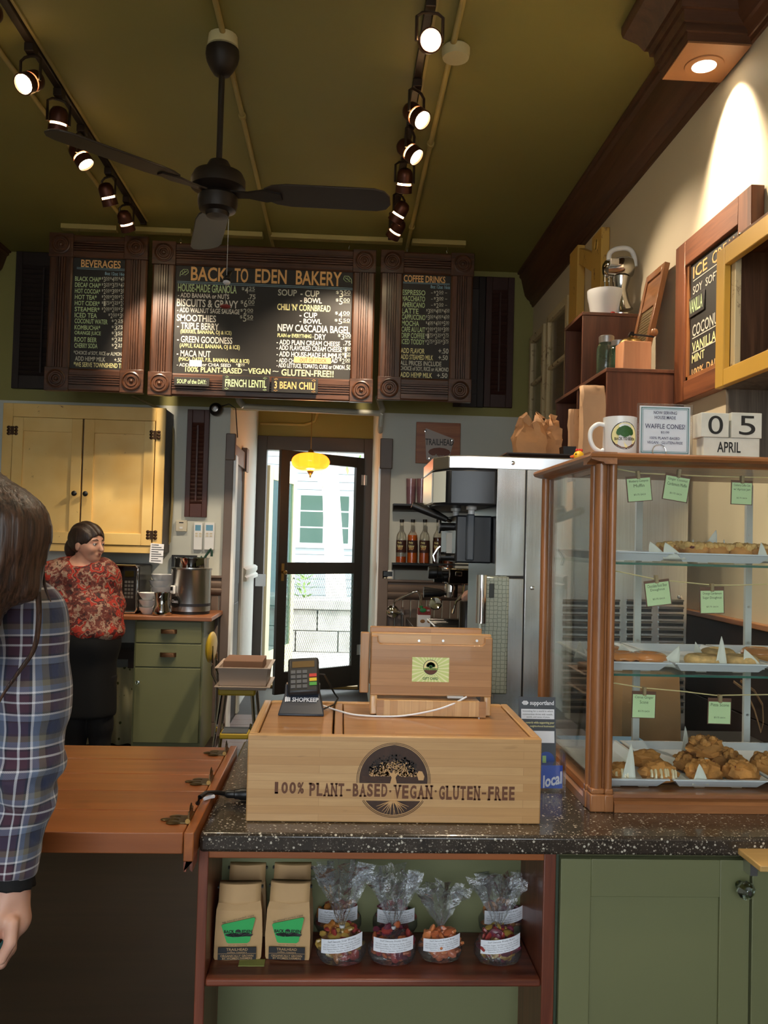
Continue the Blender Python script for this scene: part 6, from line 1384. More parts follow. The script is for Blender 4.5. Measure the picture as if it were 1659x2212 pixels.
def candy_bag(label, pxc, pyt, Y, cols, title, tilt, seed, rw=46):
    rnd = random.Random(seed); c = at(pxc, 2030, Y); r = rw * pxm(Y); hb = r * 1.62; H = at(pxc, pyt, Y).z - zs
    t = thing('candy_bag', label, 'candy bag', (c.x, Y, zs), 'cellophane candy bags on the shelf')
    cm = []
    for q, col in enumerate(cols):
        b = B()
        for k in range(38):
            for _ in range(20):
                p = Vector((rnd.uniform(-1, 1), rnd.uniform(-1, 1), rnd.uniform(-1, 1)))
                if .45 < p.length < .95: break
            p = Vector((p.x * r * .9, p.y * r * .62, r * .72 + p.z * r * .7)); 
            sz = rnd.uniform(.007, .011); e = B().ell((0, 0, 0), (sz * 1.5, sz, sz * .6), 8, 5).xf(Matrix.Translation(p) @ Matrix.Rotation(rnd.uniform(0, 6.3), 4, Vector((rnd.random(), rnd.random(), rnd.random() + .01))))
            e.v = [Vector((x.x, x.y, max(x.z, .002))) for x in e.v]; b.add(e.v, e.f)
        o = b.obj('candies', mat('candy_%d_%d_%d' % tuple(int(255 * x) for x in col[:3]), col, .3, sss=0), t); o['kind'] = 'stuff'
    # cellophane body, neck and ruffled top
    prof = [(.5, .0), (.86, .06), (1.0, .3), (1.0, .62), (.82, .95), (.45, 1.2), (.14, 1.34), (.11, 1.42)]
    rings = []
    for a_, z in prof:
        rings.append([((r * a_ * (1 + rnd.uniform(-.03, .03))) * math.cos(2 * math.pi * k / 28), r * .74 * a_ * (1 + rnd.uniform(-.04, .04)) * math.sin(2 * math.pi * k / 28), max(hb * z / 1.62, .0008)) for k in range(28)])
    B().loft(rings).obj('wrapper', CELLO, t, ang=18)
    zn = hb * 1.42 / 1.62; rings = []; 
    for i in range(7):
        u = i / 6; rr = r * (.11 + .85 * u ** .9)
        rings.append([(rr * (1 + .35 * ((k % 2) * 2 - 1) * min(1, u * 1.3)) * math.cos(2 * math.pi * k / 26) * 1.05 + rnd.uniform(-1, 1) * .006 * u, rr * .5 * (1 + .3 * ((k % 3) - 1)) * math.sin(2 * math.pi * k / 26) + rnd.uniform(-1, 1) * .008 * u, zn + (H - zn) * u * (1 - .12 * abs(math.cos(2 * math.pi * k / 26))) + rnd.uniform(-1, 1) * .008 * u) for k in range(26)])
    B().loft(rings, cap=False).obj('ruffled_top', CELLO, t, smooth=False)
    B().lathe([(r * .13, -.003), (r * .13, .003)], 12, (0, 0, zn - .003)).obj('tie', mat('clear_tie', S(190, 190, 190), .3), t)
    # wrapped paper label
    rl = r * 1.03; za, zb = r * .66, r * 1.22; hw = .92
    def F(u, v_): a = u * hw; return (rl * math.sin(a), -rl * .76 * math.cos(a) - .001, za + (zb - za) * v_ + tilt * u * r * .3)
    vs = [F(-1 + k / 6, j / 2) for k in range(13) for j in range(3)]
    lb = B().add(vs, [(k * 3 + j, k * 3 + 3 + j, k * 3 + 4 + j, k * 3 + 1 + j) for k in range(12) for j in range(2)]).obj('paper_label', PAPER, t)
    G = lambda u, v_: tuple(Vector(F(u, v_)) + Vector((0, -.0008, 0)))
    gry = mat('grey_print', S(96, 98, 104), .6)
    print_on('label_lettering', gry, lb, [(title, -.62, .62, .76, .92), ('Oil Cane Sugar, Oil Tapioca Syrup, Oil Pear', -.85, .85, .56, .68), ('Juice Concentrate, Pectin, Citric Acid, Ascorbic', -.88, .88, .4, .52), ('Acid, Natural Flavors, Colors (Black Carrot Juice', -.86, .86, .24, .36), ('Turmeric, Annatto, Spinach) Wax', -.6, .6, .08, .2)], G, 0, w=False, res=1)
R1, R2, R3, R4_, R5 = S(150, 58, 54), S(168, 108, 52), S(190, 104, 66), S(104, 46, 62), S(166, 134, 66)
candy_bag('cellophane bag of red and yellow candy in front, beside the coffee bags', 738, 1855, 1.80, (R1, R2, R5), 'Surf Sweets Sour Worms', .5, 1, 52)
candy_bag('cellophane bag of purple fruit slices in front, second along', 848, 1870, 1.80, (R4_, R1, R3), 'Surf Sweets Fruity Slices', .12, 2, 51)
candy_bag('small cellophane bag of orange peach rings', 951, 1908, 1.81, (R3, S(214, 130, 80)), 'Surf Sweets Peach Rings', .4, 3, 47)
candy_bag('cellophane bag of mixed candy in front, nearest the green cabinet', 1076, 1890, 1.80, (R4_, R5, R1), 'Surf Sweets Fruity Bears', .5, 4, 51)
candy_bag('cellophane bag of candy behind the red and yellow one', 728, 1880, 1.93, (R1, R2), 'Surf Sweets Sour Worms', .2, 5, 50)
candy_bag('cellophane bag of candy behind the purple fruit slices', 852, 1888, 1.93, (R4_, R1), 'Surf Sweets Fruity Slices', .1, 6, 48)
candy_bag('cellophane bag of candy behind the one nearest the green cabinet', 1082, 1876, 1.93, (R4_, R2), 'Surf Sweets Fruity Bears', .4, 7, 50)

# ================================================================== bamboo register
Yr = 1.768; zr0 = ZCT + .0005
X0, X1, _, _ = rect(533, 1590, 1169, 1780, Yr); zr1 = at(850, 1591, Yr).z; yr1 = 2.14
rg = thing('register_stand', 'bamboo cash register box with a burned tree emblem', 'register', ((X0 + X1) / 2, Yr, zr0))
box('front_board', BAMBOO('x'), rg, X0, X1, Yr, Yr + .018, zr0, zr1, .003)
box('side_board', BAMBOO('y'), rg, X0, X0 + .018, Yr + .018, yr1, zr0, zr1, .003); box('side_board', BAMBOO('y'), rg, X1 - .018, X1, Yr + .018, yr1, zr0, zr1, .003); box('back_board', BAMBOO('x'), rg, X0 + .018, X1 - .018, yr1 - .018, yr1, zr0, zr1, .003)
xm_ = atz(722, 1530, zr1).x
box('top_panel', BAMBOO_T('x'), rg, X0 + .02, xm_ - .002, Yr + .02, yr1 - .02, zr1 - .02, zr1 - .003, .002); box('top_panel', BAMBOO_T('x'), rg, xm_ + .022, X1 - .02, Yr + .02, yr1 - .02, zr1 - .02, zr1 - .003, .002); box('divider_strip', BAMBOO_T('y'), rg, xm_ + .002, xm_ + .02, Yr + .02, yr1 - .02, zr1 - .02, zr1 - .001, .002)
BURN = mat('burned_brown', S(92, 58, 34), .6, noise=(60, .3)); BURND = mat('burned_dark', S(62, 38, 24), .6, noise=(40, .25)); PALE = mat('unburned_bamboo', S(206, 160, 106), .5)
e0 = at(850, 1685, Yr); R = 79 * pxm(Yr); yE = Yr - .0008
za = at(850, 1692, Yr).z - e0.z; zb = at(850, 1730, Yr).z - e0.z
em = B()
def seg(z0, z1, R, n_=40):                     # circle clipped between two heights
    pts = []
    for k in range(n_ + 1):
        z = z0 + (z1 - z0) * k / n_; pts.append((math.sqrt(max(R * R - z * z, 0)), z))
    return [(x, z) for x, z in pts] + [(-x, z) for x, z in reversed(pts)]
eb = B().prism([(e0.x + x, e0.z + z) for x, z in seg(za, R * .999, R * .93)], yE, yE + .0006, 'xz').obj('emblem_upper', BURND, rg, w=True, smooth=False)
eb2 = B().prism([(e0.x + x, e0.z + z) for x, z in seg(-R * .999, zb, R * .93)], yE, yE + .0006, 'xz').obj('emblem_lower', BURND, rg, w=True, smooth=False)
def arc(a0, a1, rr, n_=40): return [(e0.x + rr * math.cos(a0 + (a1 - a0) * k / n_), yE - .0002, e0.z + rr * math.sin(a0 + (a1 - a0) * k / n_)) for k in range(n_ + 1)]
a1 = math.asin(za / R); a2 = math.asin(zb / R)
for rr in (R, R * .965): B().tube(arc(a1, math.pi - a1, rr), .0006, 4).obj('emblem_rim', BURND, eb, w=True); B().tube(arc(math.pi - a2, 2 * math.pi + a2, rr), .0006, 4).obj('emblem_rim', BURND, eb2, w=True)
rnd = random.Random(5); yT = yE - .0006
def disk(b, x, z, r_, y): b.add([(e0.x + x + r_ * math.cos(k * 1.047 + x * 99) * rnd.uniform(.7, 1.2), y, e0.z + z + r_ * math.sin(k * 1.047 + x * 99) * rnd.uniform(.7, 1.2)) for k in range(6)], [(0, 1, 2, 3, 4, 5)])
b = B()
for k in range(330):                            # pale unburned leaves of the crown
    a = rnd.uniform(0, math.pi); q = math.sqrt(rnd.random()); x = math.cos(a) * q * R * .66; z = za + R * .2 + math.sin(a) * q * R * .42 + rnd.uniform(-.02, .02) * R
    disk(b, x, z, rnd.uniform(.0012, .0026), yT)
b.obj('crown', PALE, eb, w=True, smooth=False)['kind'] = 'stuff'
b = B()
for k in range(260):  # dark burned leaves over the upper crown
    a = rnd.uniform(.1, math.pi - .1); q = rnd.uniform(.6, 1); x = math.cos(a) * q * R * .7; z = za + R * .26 + math.sin(a) * q * R * .52
    disk(b, x, z, rnd.uniform(.001, .0022), yT - .0002)
b.obj('crown_shade', mat('burned_black', S(34, 24, 18), .6), eb, w=True, smooth=False)['kind'] = 'stuff'
B().add([(e0.x + x, yT - .0003, e0.z + za + z) for x, z in ((-.007, 0), (.007, 0), (.004, .012), (.012, .026), (.003, .02), (0, .028), (-.004, .02), (-.013, .026), (-.004, .012))], [tuple(range(9))]).obj('trunk', PALE, eb, w=True, smooth=False)
B().add([(e0.x + R * .68 + x, yT - .0003, e0.z + za + R * .2 + z) for x, z in ((0, -.008), (.01, -.008), (.012, .0), (.007, .01), (0, .011), (-.004, .004))], [tuple(range(6))]).obj('animal_shape', PALE, eb, w=True, smooth=False)
b = B()
for k in range(13):                             # roots
    a = -math.pi / 2 + (k - 6) * .2; p = Vector((e0.x + (k - 6) * .0008, yT, e0.z + zb)); pts = [p]
    for j in range(4): p = p + Vector((math.cos(a) * .0075 + rnd.uniform(-.0015, .0015), 0, math.sin(a) * .0075)); pts.append(p)
    b.tube(pts, [.0014, .0012, .0009, .0006, .0003], 4)
b.obj('roots', PALE, eb2, w=True)
b = B()
for k in range(4): b.tube([(e0.x - R * .85 + j * R * .17, yT, e0.z + za + .004 + k * .003 + .001 * math.sin(j * 1.3 + k)) for j in range(11)], .0004, 4)
b.obj('ground_lines', BURN, eb, w=True)['kind'] = 'stuff'
LT = mat('burned_letters', S(104, 62, 36), .6)
def ltx(s_, a, c, y0, y1): X0_, X1_, Z0_, Z1_ = rect(a, y0, c, y1, Yr); return (s_, X0_, X1_, Z0_, Z1_)
slab = [ltx('100%', 589, 658, 1689, 1714), ltx('PLANT-BASED', 667, 838, 1692, 1720), ltx('VEGAN', 850, 935, 1696, 1725), ltx('GLUTEN-FREE', 947, 1113, 1698, 1728)]
STEM = {'P': 'l', 'L': 'l', 'A': 'LR', 'N': 'lrLR', 'T': 'C', 'B': '', 'S': '', 'E': '', 'D': '', 'V': 'lr', 'G': '', 'U': 'lr', 'F': 'L', 'R': 'LR', '1': 'C'}
for s_, xa_, xb_, z0_, z1_ in slab:             # each letter in its own cell, with slab serifs on its stems
    w_ = (xb_ - xa_) / len(s_)
    for k, ch_ in enumerate(s_):
        c0 = xa_ + (k + .06) * w_; c1 = xa_ + (k + .94) * w_; h_ = z1_ - z0_; e = []
        if ch_ == '-': e = [('_', c0 + w_ * .12, c1 - w_ * .12, z0_ + h_ * .42, z0_ + h_ * .56)]
        elif ch_ == '1': e = [('1', c0 + w_ * .2, c1 - w_ * .25, z0_, z1_)]
        else: e = [(ch_, c0 + w_ * .04, c1 - w_ * .04, z0_, z1_)]
        sw = w_ * .2
        for q in STEM.get(ch_, ''):
            cx_ = {'l': c0 + w_ * .12, 'r': c1 - w_ * .12, 'c': (c0 + c1) / 2}[q.lower()]; zz = (z0_ - .0006, z0_ + .0032) if q.isupper() else (z1_ - .0032, z1_ + .0006)
            e.append(('_', cx_ - sw, cx_ + sw, zz[0], zz[1]))
        print_on('letter', LT, rg, e, fx(Yr - .0012), .035, res=4)
for px in (843, 941):
    c = at(px, 1709, Yr); B().lathe([(.0022, 0), (.0022, .001)], 10, (c.x, Yr - .0005, c.z), (0, -1, 0)).obj('dot', LT, rg, w=True)
# tablet stand
zt = zr1 - .002 + .001; Ys = 1.995
X0, X1, Z0, Z1 = rect(801, 1376, 1063, 1504, Ys)
ts = thing('tablet_stand', 'bamboo tablet stand on the register seen from behind', 'tablet stand', ((X0 + X1) / 2, Ys, zt))
sl0, sl1 = at(817, 1380, Ys).x, at(1048, 1380, Ys).x; zsl = at(930, 1393, Ys).z
B().prism([(X0, Z0), (X1, Z0), (X1, Z1), (sl1, Z1), (sl1, zsl + .006), (sl1 - .006, zsl), (sl0 + .006, zsl), (sl0, zsl + .006), (sl0, Z1), (X0, Z1)], Ys, Ys + .016, 'xz').obj('front_board', BAMBOO_T('x'), ts, w=True, bev=.002)
box('top_slat', BAMBOO('x'), ts, X0, X1 - .0, Ys + .016, Ys + .034, Z1 - .02, Z1 + .006, .002); box('back_board', BAMBOO_T('x'), ts, X0 - .002, X1 - .02, Ys + .036, Ys + .052, Z0 + .02, Z1 + .018, .002)
box('side_wing', BAMBOO_T('z'), ts, X0 - .024, X0 - .003, Ys + .03, Ys + .05, Z0 - .0, Z1 + .004, .002)
for a, c in ((X0 + .001, X0 + .017), (X1 - .017, X1 - .001)):
    B().prism([(Ys, Z0), (Ys + .05, Z0 + .05), (Ys + .06, zt), (Ys - .006, zt)], a, c, 'yz').obj('leg', BAMBOO('z'), ts, w=True, bev=.003)
xb0, xb1 = at(814, 1530, Ys - .03).x, at(1038, 1530, Ys - .03).x; zb1 = at(930, 1512, Ys - .01).z
box('base_block', BAMBOO('z'), ts, xb0, xb1, Ys - .02, Ys + .1, zt, zb1, .002); 
for a in (xb0 - .016, xb1 - .018): box('block_cap', BAMBOO_T('x'), ts, a + .016, a + .018 + .014, Ys - .022, Ys - .0205, zt, zb1, 0)
for px in (905, 957, 1030): c = at(px, 1385, Ys + .016); B().lathe([(.003, 0), (.003, .002)], 10, (c.x, Ys + .016, c.z + .001), (0, -1, 0)).obj('screw', STEEL, ts, w=True)
X0, X1, Z0, Z1 = rect(890, 1420, 970, 1473, Ys)
gf = thing('gift_card', 'pale green gift card with a tree emblem stuck on the tablet stand', 'card', ((X0 + X1) / 2, Ys, Z0)); yk = Ys - .0015
n = N('sunburst_green_print'); v = n.co((1, 1, 1), rnd=False); sx = n.n('ShaderNodeSeparateXYZ'); n.l(v, sx.inputs[0])
ang = n.math('ARCTAN2', n.math('SUBTRACT', sx.outputs[2], .03), sx.outputs[0]); n.l(n.ramp(n.math('SINE', n.math('MULTIPLY', ang, 26)), [(.3, S(206, 222, 140)), (.7, S(234, 238, 186))]), n.b.inputs['Base Color'])
box('card', n.m, gf, X0, X1, yk, Ys - .0002, Z0, Z1, .0004)
def tree_badge(t, c, r, y, big=False, nm='emblem'):
    RB = mat('badge_cream', S(240, 226, 160), .5); e = B().lathe([(r, 0), (r, .0004)], 28, (c[0], y, c[1]), (0, -1, 0)).obj(nm, INK, t, w=True)
    B().lathe([(r * .93, 0), (r * .93, .0003)], 28, (c[0], y - .0005, c[1]), (0, -1, 0)).obj('sky', RB, e, w=True)
    rr = r * .93
    B().prism([(c[0] + x, c[1] + z) for x, z in seg(-rr * .999, -rr * .38, rr)], y - .0012, y - .0009, 'xz').obj('soil', mat('soil_brown', S(96, 52, 34), .6), e, w=True, smooth=False)
    B().prism([(c[0] + x, c[1] + z) for x, z in seg(-rr * .4, -rr * .1, rr)], y - .0013, y - .001, 'xz').obj('grass', mat('grass_print', S(150, 180, 90), .6), e, w=True, smooth=False)
    b = B()
    for k in range(9):
        a = math.pi * k / 8; b.lathe([(r * .2, 0), (r * .2, .0002)], 10, (c[0] + math.cos(a) * r * .42, y - .0016, c[1] + r * .2 + math.sin(a) * r * .3), (0, -1, 0))
    b.lathe([(r * .42, 0), (r * .42, .0002)], 14, (c[0], y - .0016, c[1] + r * .3), (0, -1, 0)).box(c[0] - r * .05, c[0] + r * .05, y - .0018, y - .0016, c[1] - r * .15, c[1] + r * .2); b.obj('tree', mat('tree_green', S(44, 92, 40), .6), e, w=True, smooth=False)
    print_on('lettering', INK, e, [('BACK TO EDEN', c[0] - r * .72, c[0] + r * .72, c[1] - r * .36, c[1] - r * .14)], fx(y - .0019), .02)
cxg = (X0 + X1) / 2; w_ = X1 - X0; tree_badge(gf, (cxg, Z0 + (Z1 - Z0) * .6), w_ * .2, yk - .0002)
print_on('lettering', mat('tree_green', S(44, 92, 40), .6), gf, [('GIFT CARD', cxg - w_ * .21, cxg + w_ * .21, Z0 + .005, Z0 + .011)], fx(yk - .0006), .02)
# card reader on its wedge stand
zt = zr1 - .003 + .0005
q = atz(650, 1547, zt); rd = thing('card_reader', 'black card reader with keypad on a wedge stand reading SHOPKEEP', 'card reader', (q.x, q.y, zt)); PL_ = mat('dark_plastic', S(30, 31, 34), .4)
k_ = pxm(q.y); w0 = 49 * k_; w1 = 38 * k_; hh = .062; dp = .085
B().loft([[(-w0, 0, 0), (w0, 0, 0), (w0 * .95, dp, 0), (-w0 * .95, dp, 0)], [(-w0, 0, .004), (w0, 0, .004), (w0 * .95, dp, .004), (-w0 * .95, dp, .004)], [(-w1, dp * .45, hh * .7), (w1, dp * .45, hh * .7), (w1, dp, hh * .7), (-w1, dp, hh * .7)], [(-w1, dp * .62, hh), (w1, dp * .62, hh), (w1, dp, hh), (-w1, dp, hh)]]).obj('wedge', mat('slate_blue_plastic', S(44, 50, 62), .35), rd, bev=.003)
slope = Vector((0, dp * .45, hh * .7 - .004)); sn = Vector((1, 0, 0)).cross(slope).normalized() 
if sn.y > 0: sn = -sn
su_ = slope.normalized(); L = slope.length; P_ = lambda u, v_: tuple(Vector((u, 0, .004)) + su_ * v_ + sn * .002)
print_on('lettering', PAPER, rd, [('SHOPKEEP', -w1 * .55, w1 * .95, L * .58, L * .8)], P_, .03, w=False)
b = B()
for dx in (0, .0042, .0084): b.add([P_(-w1 * .95 + dx, L * .56 + dx * .2), P_(-w1 * .95 + dx + .0034, L * .6), P_(-w1 * .95 + dx + .0034, L * .84 - dx * .3), P_(-w1 * .95 + dx, L * .8)], [(0, 1, 2, 3)])
b.obj('logo', PAPER, rd, smooth=False)['kind'] = 'stuff'
Mr = Matrix.Translation((.004, dp * .3, hh * .72)) @ Matrix.Rotation(rad(-4), 4, 'Y') @ Matrix.Rotation(rad(52), 4, 'X')
wr, lr, tr_ = 34 * k_, .092, .02
bd = B().box(-wr, wr, 0, lr, -tr_ / 2, tr_ / 2).xf(Mr).obj('terminal', PL_, rd, bev=.006)
B().box(-wr * .72, wr * .72, lr * .7, lr * .88, tr_ / 2, tr_ / 2 + .0008).xf(Mr).obj('screen', mat('amber_lcd', S(110, 88, 56), .2), bd)
KEY = mat('key_grey', S(88, 90, 94), .5)
for i in range(3):
    for j in range(4): B().box(-wr * .8 + i * .0135, -wr * .8 + i * .0135 + .0105, lr * .12 + j * .0125, lr * .12 + j * .0125 + .0085, tr_ / 2, tr_ / 2 + .0015).xf(Mr).obj('key', KEY, bd)
for j, col in enumerate((S(70, 150, 60), S(210, 180, 40), S(190, 50, 40))): B().box(wr * .38, wr * .85, lr * .18 + j * .011, lr * .18 + j * .011 + .008, tr_ / 2, tr_ / 2 + .0016).xf(Mr).obj('key', mat('key_col%d' % j, col, .5), bd)
B().tube([Mr @ Vector((wr, lr * .6, 0)), Mr @ Vector((wr + .02, lr * .6, 0)), atz(736, 1500, zt + .02), atz(728, 1520, zt + .004), atz(690, 1540, zt + .003)], .0025, 6).obj('cord', BLACK, rd, w=False) if False else None
wl = sub(rd)
B().tube([wl + Mr @ Vector((wr - .003, lr * .55, 0)), wl + Mr @ Vector((wr + .012, lr * .55, -.004)), atz(722, 1497, zt + .012), atz(730, 1508, zt + .004), atz(722, 1522, zt + .004), atz(694, 1534, zt + .006)], .0022, 6).obj('cord', BLACK, rd, w=True)
wcb = thing('white_cable', 'thin white charging cable drooping across the register top', 'cable', atz(780, 1545, zt))
B().tube(curvy([atz(697, 1524, zt + .004), atz(730, 1535, zt + .003), atz(775, 1545, zt + .003), atz(860, 1547, zt + .003), at(930, 1536, Ys - .03), at(975, 1522, Ys - .02), at(1008, 1505, Ys - .012)]), .0021, 8).obj('lead', PAPER, wcb, w=True)
box('connector', mat('clear_tie', S(190, 190, 190), .3), wcb, at(965, 1503, Ys).x, at(1000, 1503, Ys).x, Ys - .012, Ys - .002, at(980, 1507, Ys).z, at(980, 1502, Ys).z, .001)
# leaflet rack beside the register
yk = 2.06; X0, X1, Z0, Z1 = rect(1123, 1509, 1203, 1655, yk)
lf = thing('leaflet', 'tall dark leaflet headed supportland beside the register', 'leaflet', ((X0 + X1) / 2, yk, Z0)); X0 = max(X0, .0)
SLT = mat('slate_print', S(66, 70, 76), .45)
zB = ZCT + .02
B().hexa([(X0, yk, zB), (X1, yk, zB), (X1, yk + .003, zB), (X0, yk + .003, zB), (X0, yk + .02, Z1), (X1, yk + .02, Z1), (X1, yk + .023, Z1), (X0, yk + .023, Z1)]).obj('sheet', SLT, lf, w=True)
w_ = X1 - X0; hL = Z1 - zB
def lfr(u, v_): return (X0 + u * w_, yk + .02 * ((Z1 - hL * (1 - v_)) - zB) / hL - .001, zB + v_ * hL)
def lfr2(u, v_): q = lfr(u, v_); return (q[0], q[1] - .0008, q[2])
def lpx(py): return (at(1165, py, yk + .015).z - zB) / hL
print_on('lettering', PAPER, lf, [('supportland', .3, .95, lpx(1526), lpx(1514))], lfr, .02)
print_on('text_box', PAPER, lf, [('_', .06, .96, lpx(1553), lpx(1532)), ('_', .2, .96, lpx(1603), lpx(1578))], lfr)
print_on('lettering', SLT, lf, [('Innovating for a world in which', .1, .92, lpx(1539), lpx(1534)), ('communities thrive with wealth,', .1, .92, lpx(1545), lpx(1541)), ('worth, and sense of place.', .2, .84, lpx(1551), lpx(1547))], lfr2, .004)
print_on('lettering', CH['y'], lf, [('Earn rewards while supporting your', .05, .96, lpx(1564), lpx(1558)), ('neighborhood businesses!', .3, .96, lpx(1571), lpx(1566))], lfr, .01)
b = B()
for k in range(6): a = k * 1.047; b.add([lfr(.17 + .05 * math.cos(a) + .045 * math.cos(j), lpx(1519) + .014 * math.sin(a) + .016 * math.sin(j)) for j in (0, 1.05, 2.1, 3.14, 4.2, 5.25)], [(0, 1, 2, 3, 4, 5)])
b.obj('flower_logo', PAPER, lf, w=True, smooth=False)['kind'] = 'stuff'
B().add([lfr(.74 + .22 * math.cos(k * .4), lpx(1638) + .1 * math.sin(k * .4)) for k in range(16)], [tuple(range(16))]).obj('blue_circle', mat('blue_print', S(36, 70, 150), .4), lf, w=True, smooth=False)
B().add([lfr2(.68 + a, lpx(1638) + c) for a, c in ((-.05, -.04), (.05, -.04), (.05, .05), (-.05, .05))], [(0, 1, 2, 3)]).obj('phone_picture', mat('pale_green_print', S(150, 190, 120), .5), lf, w=True, smooth=False)
yk = 2.0; X0, X1, Z0, Z1 = rect(1150, 1655, 1222, 1712, yk)
lh = thing('leaflet_holder', 'clear leaflet holder with a blue card reading local', 'leaflet holder', ((X0 + X1) / 2, yk, ZCT)); z0 = ZCT + .0005; X0 = max(X0, at(1169, 1700, 1.95).x - .02); ACR = thin_glass('acrylic', S(253, 254, 254), .6, .02, lo=.08)
box('front_plate', ACR, lh, X0, X1, yk, yk + .003, z0, Z1 + .01); box('side_plate', ACR, lh, X1 - .003, X1, yk + .003, yk + .05, z0, Z1 + .03); box('foot_plate', ACR, lh, X0, X1, yk + .003, yk + .05, z0, z0 + .003)
cdz = Z0 + .008; box('blue_card', mat('bright_blue_print', S(30, 84, 190), .4), lh, X0 + .004, X1 - .006, yk + .006, yk + .008, cdz, Z1)
hC = Z1 - cdz; print_on('lettering', PAPER, lh, [('local', X1 - .052, X1 - .008, cdz + hC * .25, cdz + hC * .8)], lambda u, v_: (u, yk + .0052, v_ + (u - X1) * .25), .03)
# ================================================================== pastry case
cy0, cy1 = 1.862, 2.38; cx0 = at(1283, 1700, cy0).x; cx1 = XW - .03; cz0 = ZCT + .0005
czt = at(1320, 976, cy0 - .03).z
pc = thing('pastry_case', 'honey oak and glass pastry case on the counter', 'display case', ((cx0 + cx1) / 2, cy0, cz0))
zb1 = at(1400, 1716, cy0).z
bp = [(0, 0), (0, .018), (.006, .024), (.004, .03), (.01, zb1 - cz0 - .012), (.012, zb1 - cz0), (.03, zb1 - cz0), (.03, 0)]
xr = cx0 + .042
B().prism([(cy0 - .012 + a, cz0 + c) for a, c in bp], xr, cx1, 'yz').obj('base_rail', OAK('x'), pc, w=True)
B().prism([(cx0 - .012 + a, cz0 + c) for a, c in bp], cy0 + .04, cy1, 'xz').obj('base_rail', OAK('y'), pc, w=True)
box('floor_board', OAK('x'), pc, cx0 + .012, cx1, cy0 + .012, cy1, cz0, zb1 - .012)
zr = czt - .024
for dx, dy, r in ((-.003, .03, .0085), (.006, .006, .0135), (.03, -.002, .0085)):   # reeded corner post
    B().tube([(cx0 + dx, cy0 + dy, cz0 + .035), (cx0 + dx, cy0 + dy, zr)], r, 14).obj('corner_reed', OAK('z'), pc, w=True)
    B().box(cx0 + dx - r * 1.25, cx0 + dx + r * 1.25, cy0 + dy - r * 1.25, cy0 + dy + r * 1.25, cz0, cz0 + .038).box(cx0 + dx - r * 1.1, cx0 + dx + r * 1.1, cy0 + dy - r * 1.1, cy0 + dy + r * 1.1, cz0 + .038, cz0 + .05).obj('post_foot', OAK('z'), pc, w=True, bev=.003)
box('post_core', OAK('z'), pc, cx0 - .002, cx0 + .034, cy0 + .004, cy0 + .034, cz0 + .03, zr)
for dx, dy in ((.0, .0), (.012, .004)): B().tube([(cx0 + dx, cy1 - .02 + dy, cz0 + .02), (cx0 + dx, cy1 - .02 + dy, zr)], .011, 12).obj('back_post', OAK('z'), pc, w=True)
for y_ in (cy0 + .004, cy1 - .03): box('right_post', OAK('z'), pc, cx1 - .03, cx1, y_, y_ + .03, cz0 + .01, zr, .004)
tp = [(-.03, .012), (-.026, .006), (-.012, .002), (.0, 0), (.004, -.004), (.03, -.004), (.03, .022), (-.02, .022), (-.028, .018)]
B().prism([(cy0 + a, zr + .002 + c) for a, c in tp], cx0 - .028, cx1, 'yz').obj('top_rail', OAK('x'), pc, w=True)
B().prism([(cx0 + a, zr + .002 + c) for a, c in tp], cy0 - .028, cy1 + .01, 'xz').obj('top_rail', OAK('y'), pc, w=True)
box('top_board', OAK('x'), pc, cx0 + .03, cx1, cy0 + .03, cy1, zr + .008, zr + .024)
GL = thin_glass('case_glass', S(251, 254, 252), .5, .0, lo=.02)
box('front_pane', GL, pc, cx0 + .036, cx1, cy0 + .012, cy0 + .015, zb1 - .005, zr); box('side_pane', GL, pc, cx0 + .008, cx0 + .011, cy0 + .034, cy1 - .03, zb1 - .005, zr)
GE = mat('green_glass_edge', S(60, 110, 98), .1)
sz = []
ys0 = cy0 + .06
for py in (1222, 1462):
    z = at(1450, py, ys0).z; sz.append(z + .006)
    s_ = box('glass_shelf', thin_glass('shelf_glass', S(246, 252, 249), .4, .0, lo=.02), pc, cx0 + .02, cx1 - .004, ys0, cy1 - .03, z, z + .005)
    B().box(cx0 + .02, cx1 - .004, ys0 - .0015, ys0 - .0002, z, z + .005).obj('edge', GE, s_, w=True)
sz.append(zb1 - .011)
yst = cy1 - .03
for px in (1377, 1616):
    x = at(px, 1400, yst).x; st_ = box('shelf_standard', mat('white_metal', S(206, 210, 210), .35), pc, x - .009, x + .009, yst, yst + .012, zb1 - .012, zr)
    for k in range(6): B().lathe([(.004, 0), (.004, .0008)], 8, (x, yst - .0002, zb1 + .08 + k * .1), (0, -1, 0)).obj('slot', STEEL, st_, w=True)
# ------------------------------------------------------------------ trays
MEL = mat('white_melamine', S(226, 230, 240), .25)
def tray(label, x0, x1, z):
    y0, y1 = ys0 + .015, cy1 - .07
    t = thing('tray', label, 'tray', ((x0 + x1) / 2, (y0 + y1) / 2, z + .0005), 'white trays in the pastry case')
    r = lambda e, zz: [(x0 - e, y0 - e, z + zz), (x1 + e, y0 - e, z + zz), (x1 + e, y1 + e, z + zz), (x0 - e, y1 + e, z + zz)]
    B().loft([r(-.018, .003), r(-.002, .02), r(.004, .021), r(.004, .024), r(-.004, .024), r(-.02, .007)]).obj('dish', MEL, t, w=True, ang=25)
    for sx in (.3, .7): B().box(x0 + (x1 - x0) * sx - .012, x0 + (x1 - x0) * sx + .012, y0 + .018, y0 + .024, z + .0005, z + .003).obj('foot', STEEL, t, w=True)
xt = [cx0 + .02, at(1463, 1210, ys0).x, at(1463, 1210, ys0).x + .235, cx1 - .02]
rows = ('top', 'middle', 'bottom')
